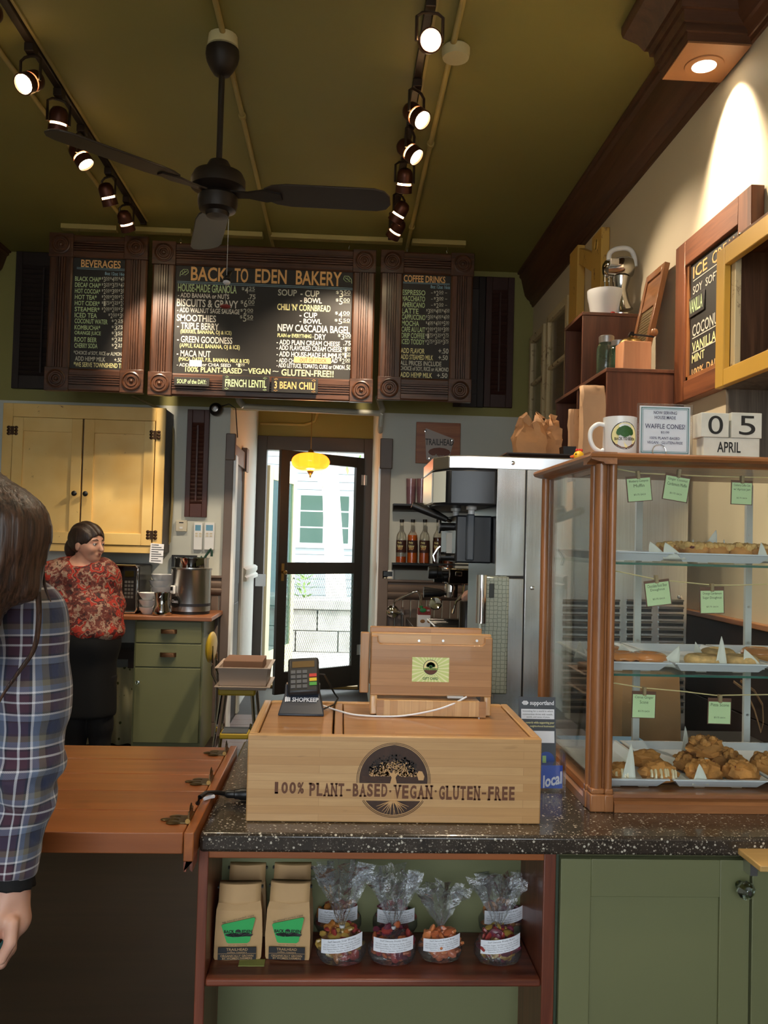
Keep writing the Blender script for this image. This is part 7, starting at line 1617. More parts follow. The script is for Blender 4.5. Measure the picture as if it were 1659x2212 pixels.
for r_, z in enumerate(sz):
    for k in range(3):
        a, c = xt[k] + .008, xt[k + 1] - .008
        tray('white tray on the %s shelf of the pastry case, %s' % (rows[r_], ('nearest the corner post', 'in the middle of its row', 'last of its row')[k]), a, c, z)
zt = [z + .0085 for z in sz]
# ------------------------------------------------------------------ pastries
def lump(name, label, cat, c, r, m, seed, grp, amp=.16, crumbs=None, glaze=None, sq=False):
    b = B().ell((0, 0, 0), 1, 22, 14)
    if sq: b.v = [Vector((math.copysign(abs(v.x) ** .45, v.x), math.copysign(abs(v.y) ** .45, v.y), math.copysign(abs(v.z) ** .6, v.z))) for v in b.v]
    b.noise(amp, 2.6, seed).noise(amp * .5, 7, seed + 1)
    b.v = [Vector((v.x * r[0], v.y * r[1], max(v.z * r[2], -r[2] * .75))) for v in b.v]; zm = min(v.z for v in b.v); b.v = [v - Vector((0, 0, zm)) for v in b.v]
    t = thing(name, label, cat, c, grp); b.obj('crust', m, t)
    rnd = random.Random(seed)
    if crumbs:
        for m2, n_, s_ in crumbs:
            q = B()
            for k in range(n_):
                a = rnd.uniform(0, 6.28); e = math.sqrt(rnd.random()) * (.95 if sq else .8); x, y = math.cos(a) * e, math.sin(a) * e
                if sq: x, y = rnd.uniform(-.9, .9), rnd.uniform(-.9, .9); e = 0
                z = r[2] * (.72 + (1.0 if sq else math.sqrt(max(1 - e * e, .1)))) * .98
                q.ell((x * r[0], y * r[1], z + rnd.uniform(-.25, .08) * r[2]), s_ * rnd.uniform(.6, 1.2), 6, 4)
            o = q.noise(s_ * .4, 60, seed).obj('crumbs' if m2 is not BERRY else 'berries', m2, t); o['kind'] = 'stuff'
    if glaze:
        g = B()
        for k in range(7):
            x = r[0] * (-.7 + k * .23) + rnd.uniform(-.003, .003); pts = []
            for j in range(5):
                u = j / 4; ang = .9 + u * rnd.uniform(.5, .95); pts.append((x, -r[1] * math.sin(ang) * 1.04 * math.sqrt(max(1 - (x / r[0]) ** 2, .1)), r[2] * .72 + r[2] * math.cos(ang) * math.sqrt(max(1 - (x / r[0]) ** 2, .1)) * 1.06))
            g.tube(pts, [.003, .004, .003, .003, .004], 6)
        g.obj('glaze', glaze, t)
    return t
BERRY = mat('dark_berry', S(104, 34, 40), .4); CRUMB = mat('golden_crumb', S(232, 186, 116), .8, noise=(60, .15)); CRUST = mat('baked_crust', S(204, 142, 78), .75, noise=(35, .25), bump=(60, .5, .003)); SCO = mat('scone_crust', S(192, 130, 68), .8, noise=(24, .5), bump=(50, .6, .003)); GLZ = mat('white_glaze', S(226, 206, 170), .25, coat=.4); CAR = mat('maple_glaze', S(206, 134, 78), .25, noise=(12, .08), coat=.5); SUG = mat('sugared_dough', S(226, 184, 124), .85, noise=(90, .2), bump=(160, .5, .002)); CHOC = mat('chocolate_dough', S(58, 32, 26), .8, bump=(80, .5))
def gx(px, py, Y): return at(px, py, Y).x
grp = 'crumble squares on the top shelf'
k = 0
for px, Y, s_ in ((1452, 2.06, 3), (1496, 2.0, 4), (1540, 2.0, 5), (1590, 2.0, 6), (1630, 2.02, 9), (1650, 2.18, 7), (1470, 2.18, 8)):
    lab = ['crumble square at the end nearest the corner post', 'crumble square second from the corner post', 'crumble square in the middle of the front row', 'berry crumble square fourth along the front row', 'berry crumble square last in the front row', 'crumble square in the back row at the picture edge', 'crumble square in the back row behind the first'][k]
    lump('crumble_square', lab, 'pastry', (gx(px, 1190, Y), Y, zt[0]), (.028, .036, .02), CRUST, s_, grp, .12, [(CRUMB, 90, .0075), (BERRY, 5, .006)], sq=True); k += 1
def donut(label, px, Y, m, z, seed, R=.026, r=.0175, dough=None, yaw=0):
    t = thing('doughnut', label, 'doughnut', (gx(px, 1430, Y), Y, z), 'doughnuts on the middle shelf'); b = B(); rings = []; top = B()
    def tor(f, sc_): return [[Vector(((R + r * sc_ * math.cos(f(j))) * math.cos(2 * math.pi * i / 30), (R + r * sc_ * math.cos(f(j))) * math.sin(2 * math.pi * i / 30), r * .8 + r * .85 * sc_ * math.sin(f(j)))) for j in range(14)] for i in range(30)]
    b.loft(tor(lambda j: 2 * math.pi * j / 14, 1), closed=True).noise(.002, 30, seed).obj('dough', dough or CRUST, t)
    if m:
        rg_ = [[Vector(((R + r * 1.06 * math.cos(a)) * math.cos(2 * math.pi * i / 36), (R + r * 1.06 * math.cos(a)) * math.sin(2 * math.pi * i / 36), r * .8 + r * .92 * math.sin(a))) for a in [(.05 + .1 * math.sin(i * 1.7 + seed)) + (math.pi - .1) * j / 10 for j in range(11)]] for i in range(36)]
        vs = [p for q in rg_ for p in q]; top.add(vs, [(i * 11 + j, ((i + 1) % 36) * 11 + j, ((i + 1) % 36) * 11 + j + 1, i * 11 + j + 1) for i in range(36) for j in range(10)]); top.obj('icing', m, t, solid=.001)
z = zt[1]
donut('maple iced doughnut with dark chocolate dough by the corner post', 1342, 2.0, CAR, z, 1, dough=CHOC); donut('maple iced doughnut, second from the corner post', 1400, 2.0, CAR, z, 2)
donut('maple iced doughnut in the back row behind the corner post', 1306, 2.12, CAR, z, 3, dough=CHOC); donut('sugared doughnut at the front of the middle tray', 1518, 2.0, None, z, 4, dough=SUG); donut('sugared doughnut second at the front of the middle tray', 1598, 2.0, None, z, 5, dough=SUG)
donut('sugared doughnut in the back row of the middle tray', 1550, 2.12, None, z, 6, dough=SUG); donut('glazed doughnut in the back row at the picture edge', 1640, 2.14, CAR, z, 7)
z = zt[2]; grp = 'scones on the bottom shelf'; ch = [(CRUST, 22, .008), (BERRY, 3, .004)]
for lab, px, Y, dz, r, s_, gl in (('glazed scone half hidden by the corner post', 1340, 1.99, 0, (.032, .034, .022), 1, GLZ), ('glazed scone with white drips at the front of its tray', 1425, 1.98, 0, (.042, .036, .025), 2, GLZ), ('glazed scone behind the one with white drips', 1395, 2.1, 0, (.04, .034, .024), 3, None),
        ('craggy scone with a yellow top at the front of the pile', 1520, 1.985, 0, (.042, .034, .026), 4, None), ('craggy scone at the front beside the yellow-topped one', 1600, 1.99, 0, (.04, .036, .026), 5, None), ('craggy scone behind the yellow-topped one', 1490, 2.07, 0, (.038, .034, .026), 6, None), ('craggy scone in the middle row of the pile', 1570, 2.08, 0, (.042, .034, .028), 7, None), ('craggy scone on top of the pile', 1524, 2.04, .045, (.042, .036, .026), 8, None), ('pale scone at the picture edge of the bottom shelf', 1652, 2.06, 0, (.034, .034, .026), 9, None)):
    lump('scone', lab, 'scone', (gx(px, 1650, Y), Y, z + dz), r, SCO if s_ > 3 else CRUST, s_ * 3, grp, .3, ch if s_ > 3 else None, gl)
# parchment corners
PRC = mat('parchment', S(232, 230, 222), .6)
def parch(label, px, pyt, Y, z, w, lean=0, seed=0):
    c = at(px, pyt, Y); h = c.z - z; x = c.x; t = thing('parchment', label, 'parchment', (x - lean, Y, z), 'parchment sheets in the pastry case'); vs = []
    for i in range(7):
        u = i / 6; ww = w * (1 - u) ** .8 + .0008
        for j in range(5): v_ = -1 + j / 2; vs.append((v_ * ww / 2 + lean * u, .006 * (1 - v_ * v_) * (1 - u) + .008 * u * u, h * u))
    B().add(vs, [(i * 5 + j, i * 5 + j + 1, i * 5 + 6 + j, i * 5 + 5 + j) for i in range(6) for j in range(4)]).obj('sheet', PRC, t, solid=.0006)
for lab, px, py, Y, zi, w, ln in (('parchment corner sticking up first on the top shelf', 1407, 1170, 1.965, 0, .05, -.02), ('tall parchment corner second on the top shelf', 1440, 1172, 1.945, 0, .055, -.02), ('parchment point standing behind the crumble squares', 1500, 1165, 2.15, 0, .03, .006), ('tallest parchment point on the top shelf', 1550, 1145, 2.1, 0, .05, .03), ('narrow parchment point between the crumble squares', 1567, 1165, 2.06, 0, .02, .004), ('rounded parchment corner at the picture edge, top shelf', 1648, 1172, 1.95, 0, .03, 0),
        ('wide parchment sheet between the maple doughnuts', 1345, 1392, 2.06, 1, .06, -.01), ('parchment corner beside the second maple doughnut', 1470, 1396, 1.97, 1, .05, .03), ('parchment point behind the sugared doughnuts', 1505, 1387, 2.1, 1, .03, -.008), ('tall rolled parchment between the sugared doughnuts', 1562, 1375, 1.96, 1, .03, .004), ('parchment corner at the picture edge, middle shelf', 1612, 1403, 1.96, 1, .05, -.02), ('parchment point beside the corner post, middle shelf', 1254, 1386, 2.1, 1, .03, 0),
        ('parchment point between the glazed scones', 1366, 1608, 1.95, 2, .035, .008), ('parchment point behind the top scone', 1483, 1570, 2.14, 2, .03, 0), ('parchment corner before the yellow-topped scone', 1514, 1652, 1.945, 2, .04, .0)):
    parch(lab, px, py, Y, zt[zi], w, ln)
# ------------------------------------------------------------------ price cards on twine
CARD = mat('mint_card', S(206, 229, 178), .6); CBR = mat('brown_card_back', S(104, 66, 50), .6); PIN = wood('clothespin_wood', S(120, 100, 74), S(170, 146, 110), 'z', 2, .6); TWN = mat('jute_twine', S(214, 196, 146), .8)
yw = cy0 + .035
for lab, pts in (('jute twine strung across the top of the pastry case', ((1318, 1010), (1380, 1022), (1460, 1026), (1560, 1030), (1700, 1032))), ('jute twine strung across the middle of the pastry case', ((1318, 1231), (1420, 1252), (1540, 1264), (1600, 1264), (1700, 1260))), ('jute twine strung across the lower pastry case', ((1318, 1474), (1390, 1486), (1470, 1493), (1545, 1502), (1700, 1500)))):
    P = [at(a, c, yw) for a, c in pts]; fine = []
    for i in range(len(P) - 1):
        for q in range(6): fine.append(P[i].lerp(P[i + 1], q / 6))
    fine.append(P[-1]); fine = [q for q in fine if q.x < cx1 - .001]; fine[0].x = cx0 + .02
    tag(B().tube(fine, .0014, 6).obj('twine', TWN), lab, 'twine', 'twine lines in the case')
def pcard(lines, label, px0, py0, px1, py1, tilt, top=.09):
    X0, X1, Z0, Z1 = rect(px0, py0, px1, py1, yw - .006); cx_, cz_ = (X0 + X1) / 2, (Z0 + Z1) / 2; w, h = (X1 - X0) / 2, (Z1 - Z0) / 2
    t = thing('price_card', label, 'price card', (cx_, yw - .006, cz_), 'price cards on the twine'); M = Matrix.Rotation(rad(tilt), 4, 'Y')
    B().box(-w * 1.06, w * 1.06, .0, .001, -h * 1.06, h * (1 + top)).xf(M).obj('backing', CBR, t)
    B().box(-w * .98, w * .98, -.001, 0, -h, h * .88).xf(M).obj('card', CARD, t)
    e = []; n_ = len(lines)
    for k, s_ in enumerate(lines): ww = min(.82, .075 * len(s_)); e.append((s_, -w * ww, w * ww, h * (.5 - k * .36), h * (.5 - k * .36) + h * .26))
    e.append(('$3.75', -w * .5, -w * .02, -h * .55, -h * .4)); e.append(('EACH', w * .08, w * .5, -h * .54, -h * .41))
    print_on('lettering', mat('dark_green_ink', S(60, 84, 50), .6), t, e, lambda u, v_: tuple(M @ Vector((u, -.0016, v_))), .0, w=False)
    B().box(-.0035, .0035, -.006, .006, h * .82, h * 1.5).xf(M).obj('clothespin', PIN, t, bev=.001)
pcard(['Blueberry Compote', 'Muffin'], 'mint price card for blueberry compote muffin', 1355, 1030, 1406, 1082, -6); pcard(['Ginger Coconut', 'Cardamom Muffin'], 'mint price card for ginger coconut cardamom muffin', 1435, 1027, 1487, 1081, 8); pcard(['Cranberry Coffee Cake', 'w/ Apricot Jam'], 'mint price card for cranberry coffee cake', 1580, 1040, 1624, 1089, 1)
pcard(['Chocolate Root Beer', 'Doughnut'], 'mint price card for chocolate root beer doughnut', 1395, 1255, 1447, 1307, -8); pcard(['Orange Cardamom', 'Sugar Doughnut'], 'mint price card for orange cardamom sugar doughnut', 1513, 1273, 1563, 1324, -2, .2)
pcard(['Citrus Ginger', 'Scone'], 'mint price card for citrus ginger scone', 1366, 1497, 1415, 1550, 1, .15); pcard(['Pizza Scone'], 'mint price card for pizza scone', 1530, 1513, 1578, 1563, 1, .2)
# ------------------------------------------------------------------ things behind the case
bt = thing('paper_carrier', 'brown paper carrier bag standing behind the pastry case', 'paper bag', (at(1395, 1600, 2.75).x, 2.75, 0))
X0, X1, Z0, Z1 = rect(1336, 1455, 1460, 1600, 2.75)
tb = thing('prep_table', 'steel prep table behind the pastry case', 'table', (.95, 2.8, 0)); zp = at(1395, 1612, 2.7).z
box('top', STEEL, tb, .62, XW - .02, 2.56, 2.94, zp - .03, zp, .004)
for k in range(4): B().cyl(((.66, XW - .06)[k % 2], (2.6, 2.9)[k // 2], 0), ((.66, XW - .06)[k % 2], (2.6, 2.9)[k // 2], zp - .03), .016).obj('leg', STEEL, tb, w=True)
bt.location.z = zp + .0005
h = Z1 - zp; w_ = (X1 - X0) / 2
B().loft([[(-w_, -.05, 0), (w_, -.05, 0), (w_, .07, 0), (-w_, .07, 0)], [(-w_ * 1.02, -.05, h * .5), (w_ * .98, -.05, h * .5), (w_, .07, h * .5), (-w_, .07, h * .5)], [(-w_ * .96, -.04, h), (w_ * .96, -.04, h), (w_ * .96, .05, h), (-w_ * .96, .05, h)]], cap=False).add([(-w_, -.05, 0), (w_, -.05, 0), (w_, .07, 0), (-w_, .07, 0)], [(0, 1, 2, 3)]).obj('bag', mat('tan_kraft', S(150, 118, 82), .75, noise=(10, .06)), bt, ang=20, solid=.0012)
X0, X1, Z0, Z1 = rect(1205, 1592, 1276, 1612, 2.66)
wx = thing('wax_paper_box', 'blue and white box lettered Wax Pac behind the case', 'box', ((X0 + X1) / 2 + .08, 2.66, zp)); hh = max(Z1 - zp, .035); X0 = max(X0, .63)
box('carton', mat('box_blue', S(110, 150, 190), .5), wx, X0, X0 + .26, 2.6, 2.68, zp + .0005, zp + hh, .002); print_on('lettering', mat('deep_blue', S(50, 90, 140), .5), wx, [('Wax Pac', X0 + .02, X0 + .13, zp + hh * .25, zp + hh * .8)], fx(2.599), .03)
# two brown paper handles hanging at the right
hd = thing('paper_strap', 'loop of brown paper strap hanging behind the pastry case', 'strap', at(1615, 1520, 2.7))
p0 = [at(a, c, 2.7) for a, c in ((1585, 1470), (1612, 1490), (1630, 1530), (1645, 1580), (1650, 1560), (1648, 1520), (1630, 1490), (1600, 1468))]
b = B(); vs = []
for q in p0: vs += [q - Vector((.0, .0, 0)), q + Vector((.012, .03, -.012))]
b.add(vs, [(2 * i, 2 * i + 1, 2 * i + 3, 2 * i + 2) for i in range(len(p0) - 1)]).obj('loop', mat('tan_kraft', S(150, 118, 82), .75), hd, w=True, solid=.001)
# ------------------------------------------------------------------ on top of the case
ztp = zr + .0245; Yt = 1.93
c = at(1338, 970, Yt); r = 36 * pxm(Yt); h = at(1338, 903, Yt).z - ztp
mg = thing('coffee_mug', 'white coffee mug with a round tree badge on the pastry case', 'mug', (c.x, Yt, ztp))
B().lathe([(0, .001), (r * .92, .001), (r, .006), (r, h), (r * .95, h), (r * .93, .01), (0, .008)], 36).obj('cup', WHITE, mg)
B().tube(curvy([(-r * .97, 0, h * .8), (-r * 1.35, 0, h * .82), (-r * 1.75, 0, h * .68), (-r * 1.82, 0, h * .45), (-r * 1.6, 0, h * .22), (-r * 1.2, 0, h * .12), (-r * .97, 0, h * .16)]), .0052, 10).obj('handle', WHITE, mg)
def wrap(o):                                    # bends a flat badge around the mug wall
    me = o.data
    for v in me.vertices:
        off = -v.co.y; a = v.co.x / r; v.co = ((r + off) * math.sin(a), -(r + off) * math.cos(a), v.co.z)
    for ch in o.children: wrap(ch)
n0 = set(mg.children)
tmp = thing('badge_tmp', '', '', (0, 0, 0)); tree_badge(tmp, (0, h * .5), r * .83, -.0004)
for ch in list(tmp.children): wrap(ch); ch.parent = mg
bpy.data.objects.remove(tmp)
Yw = 1.95; X0, X1, Z0, Z1 = rect(1377, 872, 1497, 966, Yw)
ws = thing('counter_sign', 'white sign in clear acrylic reading WAFFLE CONES on the pastry case', 'sign', ((X0 + X1) / 2, Yw, ztp)); Z0 = ztp + .004
box('acrylic', ACR, ws, X0, X1, Yw, Yw + .006, Z0, Z1, .002); box('sheet', PAPER, ws, X0 + .006, X1 - .006, Yw + .002, Yw + .004, Z0 + .006, Z1 - .006)
b = B(); TEAL = mat('teal_print', S(90, 140, 140), .5)
for q, t_ in ((.009, .0022), (.013, .0008)):
    a, c_, e, f_ = X0 + q, X1 - q, Z0 + q, Z1 - q
    b.box(a, c_, Yw + .0012, Yw + .0018, e, e + t_).box(a, c_, Yw + .0012, Yw + .0018, f_ - t_, f_).box(a, a + t_, Yw + .0012, Yw + .0018, e, f_).box(c_ - t_, c_, Yw + .0012, Yw + .0018, e, f_)
b.obj('printed_border', TEAL, ws, w=True)['kind'] = 'stuff'
H_ = Z1 - Z0; W2 = (X1 - X0); cx_ = (X0 + X1) / 2
def ln(s_, ww, a, c_): return (s_, cx_ - W2 * ww, cx_ + W2 * ww, Z0 + H_ * a, Z0 + H_ * c_)
print_on('lettering', mat('navy_ink', S(60, 62, 100), .6), ws, [ln('NOW SERVING', .21, .8, .86), ln('HOUSE MADE', .19, .71, .77), ln('WAFFLE CONES!', .36, .53, .62), ln('$2.00', .075, .44, .485), ln('100% PLANT-BASED', .27, .33, .38), ln('VEGAN - GLUTEN-FREE', .32, .245, .295)], fx(Yw + .0009), .01)
cr = at(1427, 957, Yw - .012); B().tube([(cr.x + .016 * math.cos(k * .42), Yw - .004 - .003 * (k / 15), ztp + .0165 + .016 * math.sin(k * .42)) for k in range(16)], .0012, 6).obj('wire_holder', CHROME, ws, w=True)
B().tube([(cr.x - .02, Yw + .003, ztp + .002), (cr.x + .02, Yw + .003, ztp + .002)], .0012, 6).obj('wire_foot', CHROME, ws, w=True)
Yd = 1.92; GWH = mat('distressed_white', S(206, 206, 196), .6, noise=(24, .08))
cal = thing('block_calendar', 'distressed white block calendar stand on the pastry case', 'calendar', (at(1580, 970, Yd).x, Yd, ztp)); X0, X1, Z0, Z1 = rect(1513, 956, 1646, 976, Yd); Z0 = ztp
box('base', GWH, cal, X0 - .002, X1 + .002, Yd - .006, Yd + .05, Z0, Z0 + .006, .001); zc0 = Z0 + .0065
X0_, X1_, Za, Zb = rect(1520, 946, 1641, 969, Yd)
mbk = thing('month_block', 'long white block lettered APRIL in the calendar', 'calendar block', ((X0_ + X1_) / 2, Yd, zc0)); zc1 = max(Zb, zc0 + .02)
box('block', GWH, mbk, X0_, X1_, Yd, Yd + .04, zc0, zc1, .001); print_on('lettering', INK, mbk, [('APRIL', X0_ + (X1_ - X0_) * .24, X0_ + (X1_ - X0_) * .66, zc0 + (zc1 - zc0) * .22, zc0 + (zc1 - zc0) * .78)], fx(Yd - .0006), .015, res=5)
zz = zc1 + .0005
for s_, a, e, lab in (('0', 1514, 1574, 'white calendar cube showing a zero'), ('5', 1579, 1645, 'white calendar cube showing a five')):
    X0, X1, Z0, Z1 = rect(a, 892, e, 950, Yd); cu_ = thing('calendar_cube', lab, 'calendar block', ((X0 + X1) / 2, Yd, zz), 'calendar number cubes')
    box('cube', GWH, cu_, X0, X1, Yd - .002, Yd + .048, zz, Z1, .0012); print_on('number', INK, cu_, [(s_, X0 + (X1 - X0) * .25, X0 + (X1 - X0) * .78, zz + (Z1 - zz) * .12, zz + (Z1 - zz) * .88)], fx(Yd - .0026), .0, res=8)
# rubber duck on the case back corner
dk = at(1250, 985, 2.3); du = thing('rubber_duck', 'yellow rubber duck with a red comb at the back corner of the case', 'rubber duck', (dk.x, 2.3, ztp)); k_ = pxm(2.3); YD_ = mat('duck_yellow', S(236, 190, 50), .35)
B().ell((.002, 0, .013), (.02, .016, .013), 18, 10).obj('body', mat('duck_brown', S(170, 110, 40), .4), du); hd_ = B().ell((0, 0, .037), (.0145, .014, .0145), 16, 10).obj('head', YD_, du)
B().prism([(-.014, .04), (-.024, .036), (-.022, .031), (-.013, .032)], -.005, .005, 'xz').obj('beak', mat('duck_orange', S(230, 110, 40), .4), du, bev=.002)
for q in range(3): B().ell((-.005 + q * .006, 0, .052), (.0045, .0035, .005), 10, 6).obj('comb_lobe', mat('comb_red', S(196, 40, 34), .4), du)
for sy in (-1, 1): B().ell((-.01, sy * .009, .041), .0022, 8, 6).obj('eye', INK, hd_)
# ================================================================== people
SKIN = N('skin'); SKIN.i('Roughness', .5); SKIN.i('Subsurface Weight', .15); SKIN.i('Subsurface Radius', (.015, .006, .003))
SKIN.l(SKIN.ramp(SKIN.noise(SKIN.co(), 9, 3), [(.3, S(206, 150, 126)), (.7, S(226, 176, 152))]), SKIN.b.inputs['Base Color']); SKIN = SKIN.m
def hair_mat(name, c1, c2):
    n = N(name); f = n.noise(n.co((90, 90, 2.5)), 2, 4, .3); n.l(n.ramp(f, [(.35, c1), (.7, c2)]), n.b.inputs['Base Color']); n.i('Roughness', .42); n.i('Specular IOR Level', .6); n.bump(f, .5, .004); return n.m
HAIR1 = hair_mat('dark_brown_hair', S(30, 20, 15), S(66, 44, 32)); HAIR2 = hair_mat('long_brown_hair', S(36, 24, 18), S(92, 62, 44))
def union(P, prims):
    d = None
    for pr in prims:
        k = pr[-1]; q = sd_cap(P, *pr[1:-1]) if pr[0] == 'c' else sd_ell(P, *pr[1:-1])
        d = q if d is None else smin(d, q, k)
    return d
def head_frame(c, fwd):
    f = Vector(fwd).normalized(); l = Vector((0, 0, 1)).cross(f).normalized(); u = f.cross(l)
    return lambda x, y, z: tuple(Vector(c) + f * x + l * y + u * z), np.array([f, l, u])
def head_sd(P, c, A, s=1.0):                   # x forward, y to the person's left, z up, in metres
    q = (P - np.array(c)) @ A.T / s
    E = lambda cc, r: sd_ell(q, cc, r)
    d = E((-.012, 0, .028), (.094, .074, .088))
    d = smin(d, E((.03, 0, -.02), (.056, .06, .07)), .03)
    d = smin(d, E((.048, 0, -.072), (.034, .036, .03)), .03)
    d = smin(d, sd_cap(q, (.088, 0, .008), (.104, 0, -.022), .007, .012), .012)
    for sy in (-1, 1):
        d = smin(d, E((.056, sy * .036, -.022), (.026, .02, .02)), .02)
        d = smin(d, sd_cap(q, (.07, sy * .012, .03), (.064, sy * .045, .028), .009, .007), .012)
        d = np.maximum(d, -E((.092, sy * .03, .008), (.014, .016, .01)) * 1.0 - .001) if False else smin(d, E((-.006, sy * .074, -.008), (.017, .008, .03)), .006)
        d = -smin(-d, E((.09, sy * .031, .01), (.012, .017, .009)), .01)
    d = smin(d, E((.078, 0, -.048), (.014, .024, .012)), .01)
    return d * s
def face_parts(t, fr, s=1.0, lid=True):
    def loc(x, y, z): return fr(x * s, y * s, z * s)
    for sy in (-1, 1):
        e = B().ell((0, 0, 0), .0115 * s, 14, 10).obj('eye', mat('eye_white', S(226, 220, 214), .3), t); e.location = Vector(loc(.0745, sy * .031, .009)) - sub(t)
        f = (Vector(fr(1, 0, 0)) - Vector(fr(0, 0, 0))).normalized()
        i = B().ell((0, 0, 0), .0055 * s, 10, 8).obj('iris', mat('brown_iris', S(50, 34, 24), .2), e); i.location = f * .0078 * s + (Vector(fr(0, 1, 0)) - Vector(fr(0, 0, 0))) * (-.001)
        B().tube([loc(.083, sy * .012, .03), loc(.085, sy * .028, .036), loc(.073, sy * .048, .031)], [.0025 * s, .0035 * s, .0015 * s], 6).obj('eyebrow', HAIR1, t, w=True)
        B().tube([loc(.0835, sy * .017, .0145), loc(.0872, sy * .03, .0195), loc(.077, sy * .045, .0135)], [.002 * s, .003 * s, .002 * s], 6).obj('eyelid', SKIN, t, w=True)
    LIP = mat('lips', S(176, 96, 88), .4)
    B().tube([loc(.078, -.022, -.048), loc(.0895, -.007, -.0445), loc(.091, 0, -.046), loc(.0895, .007, -.0445), loc(.078, .022, -.048)], [.0015 * s, .0042 * s, .0038 * s, .0042 * s, .0015 * s], 6).obj('upper_lip', LIP, t, w=True)
    B().tube([loc(.078, -.019, -.05), loc(.0885, 0, -.0545), loc(.078, .019, -.05)], [.0015 * s, .0052 * s, .0015 * s], 6).obj('lower_lip', LIP, t, w=True)

# ------------------------------------------------------------------ woman in the floral blouse at the back worktop
Yw_ = 5.42
A_ = lambda px, py, dy=0: np.array(at(px, py, Yw_ + dy))
hc = A_(190, 1176, .06); frw, Aw = head_frame(hc, (.86, -.42, -.08))
wo = thing('person', 'woman in a red floral blouse and black skirt looking over her shoulder', 'person', (float(A_(190, 1300)[0]), Yw_, 0))
hip = A_(196, 1385); chest = A_(172, 1268, .1); sh_l = A_(118, 1246, .06); sh_r = A_(222, 1242, .1)
el_l = A_(103, 1325, .08); el_r = A_(243, 1305, .1); wr_l = A_(150, 1305, .38); wr_r = A_(248, 1300, .36)
legL0, legR0 = hip + [-.075, 0, -.1], hip + [.075, 0, -.1]
torso = [('e', chest, (.2, .135, .19), .05), ('e', A_(196, 1340, .02), (.185, .145, .15), .12), ('c', sh_l, sh_r, .08, .085, .08)]
arms = [('c', sh_l, el_l, .078, .066, .05), ('c', el_l, wr_l, .062, .045, .03), ('c', sh_r, el_r, .078, .066, .05), ('c', el_r, wr_r, .062, .045, .03)]
def hand_prims(w, d, side, s=1.0):
    w = np.array(w); d = np.array(d) / np.linalg.norm(d); up = np.array([0, 0, 1.]); sd = np.cross(d, up); sd /= np.linalg.norm(sd)
    o = [('c', w, w + d * .05 * s, .026 * s, .03 * s, .01)]
    for k in range(4):
        b0 = w + d * .07 * s + sd * (k - 1.5) * .019 * s; b1 = b0 + d * (.035 + .006 * (k in (1, 2))) * s - up * .006; b2 = b1 + d * .022 * s - up * .022 * s
        o += [('c', b0, b1, .0095 * s, .009 * s, .006), ('c', b1, b2, .009 * s, .0075 * s, .004)]
    t0 = w + d * .02 * s + sd * side * .03 * s; o += [('c', t0, t0 + (d * .03 + sd * side * .02) * s, .011 * s, .01 * s, .008), ('c', t0 + (d * .03 + sd * side * .02) * s, t0 + (d * .055 + sd * side * .018) * s, .01 * s, .008 * s, .004)]
    return o
def body_w(P):
    d = union(P, torso + arms + hand_prims(wr_l + np.array([0, .02, 0]), (.05, 1, -.2), 1) + hand_prims(wr_r + np.array([0, .02, 0]), (-.05, 1, -.2), -1) + [('c', A_(174, 1236, .08), hc + np.array([-.02, .02, -.06]), .062, .05, .04), ('e', hip, (.15, .12, .12), .04), ('c', legL0, legL0 + [0, .01, -.42], .075, .06, .03), ('c', legL0 + [0, .01, -.42], legL0 + [0, .03, -.80], .066, .042, .03), ('c', legR0, legR0 + [0, .01, -.42], .075, .06, .03), ('c', legR0 + [0, .01, -.42], legR0 + [0, .03, -.80], .066, .042, .03)])
    return smin(d, head_sd(P, hc, Aw, 1.08), .02)
lo, hi = np.array([chest[0] - .36, Yw_ - .25, .06]), np.array([chest[0] + .4, Yw_ + .62, hc[2] + .15])
blob_obj('body', SKIN, wo, body_w, lo, hi, .011, smooth_it=1)
# finer face shell over the coarse head so that the features read
blob_obj('face', SKIN, wo, lambda P: head_sd(P, hc, Aw, 1.1), hc - .15, hc + .15, .0045, smooth_it=1)
face_parts(wo, frw, 1.1)
FLO = N('floral_print'); v = FLO.co((1, 1, 1), rnd=False); w1 = FLO.noise(v, 9, 3)
vd = FLO.n('ShaderNodeVectorMath', operation='ADD'); sc1 = FLO.n('ShaderNodeVectorMath', operation='SCALE'); nz = FLO.n('ShaderNodeTexNoise'); nz.inputs['Scale'].default_value = 26; FLO.l(v, nz.inputs[0]); FLO.l(nz.outputs['Color'], sc1.inputs[0]); sc1.inputs['Scale'].default_value = .09; FLO.l(v, vd.inputs[0]); FLO.l(sc1.outputs[0], vd.inputs[1])
vo = FLO.n('ShaderNodeTexVoronoi'); vo.inputs['Scale'].default_value = 10; FLO.l(vd.outputs[0], vo.inputs[0])
ring = FLO.math('FRACT', FLO.math('MULTIPLY', vo.outputs['Distance'], 3.0)); wn = FLO.n('ShaderNodeTexWhiteNoise', noise_dimensions='3D'); FLO.l(vo.outputs['Position'], wn.inputs['Vector'])
rose = FLO.ramp(ring, [(0, S(150, 30, 24)), (.4, S(186, 56, 36)), (.55, S(96, 26, 26)), (.75, S(70, 30, 30)), (.95, S(180, 130, 108))]); bgd = FLO.ramp(FLO.noise(vd.outputs[0], 24, 4), [(.35, S(52, 34, 34)), (.5, S(120, 50, 40)), (.6, S(178, 150, 128)), (.7, S(84, 56, 50))])
FLO.l(FLO.mix(FLO.math('GREATER_THAN', wn.outputs['Value'], .45), bgd, rose), FLO.b.inputs['Base Color']); FLO.i('Roughness', .75); FLO.bump(FLO.noise(v, 7, 4, .4), .6, .02)
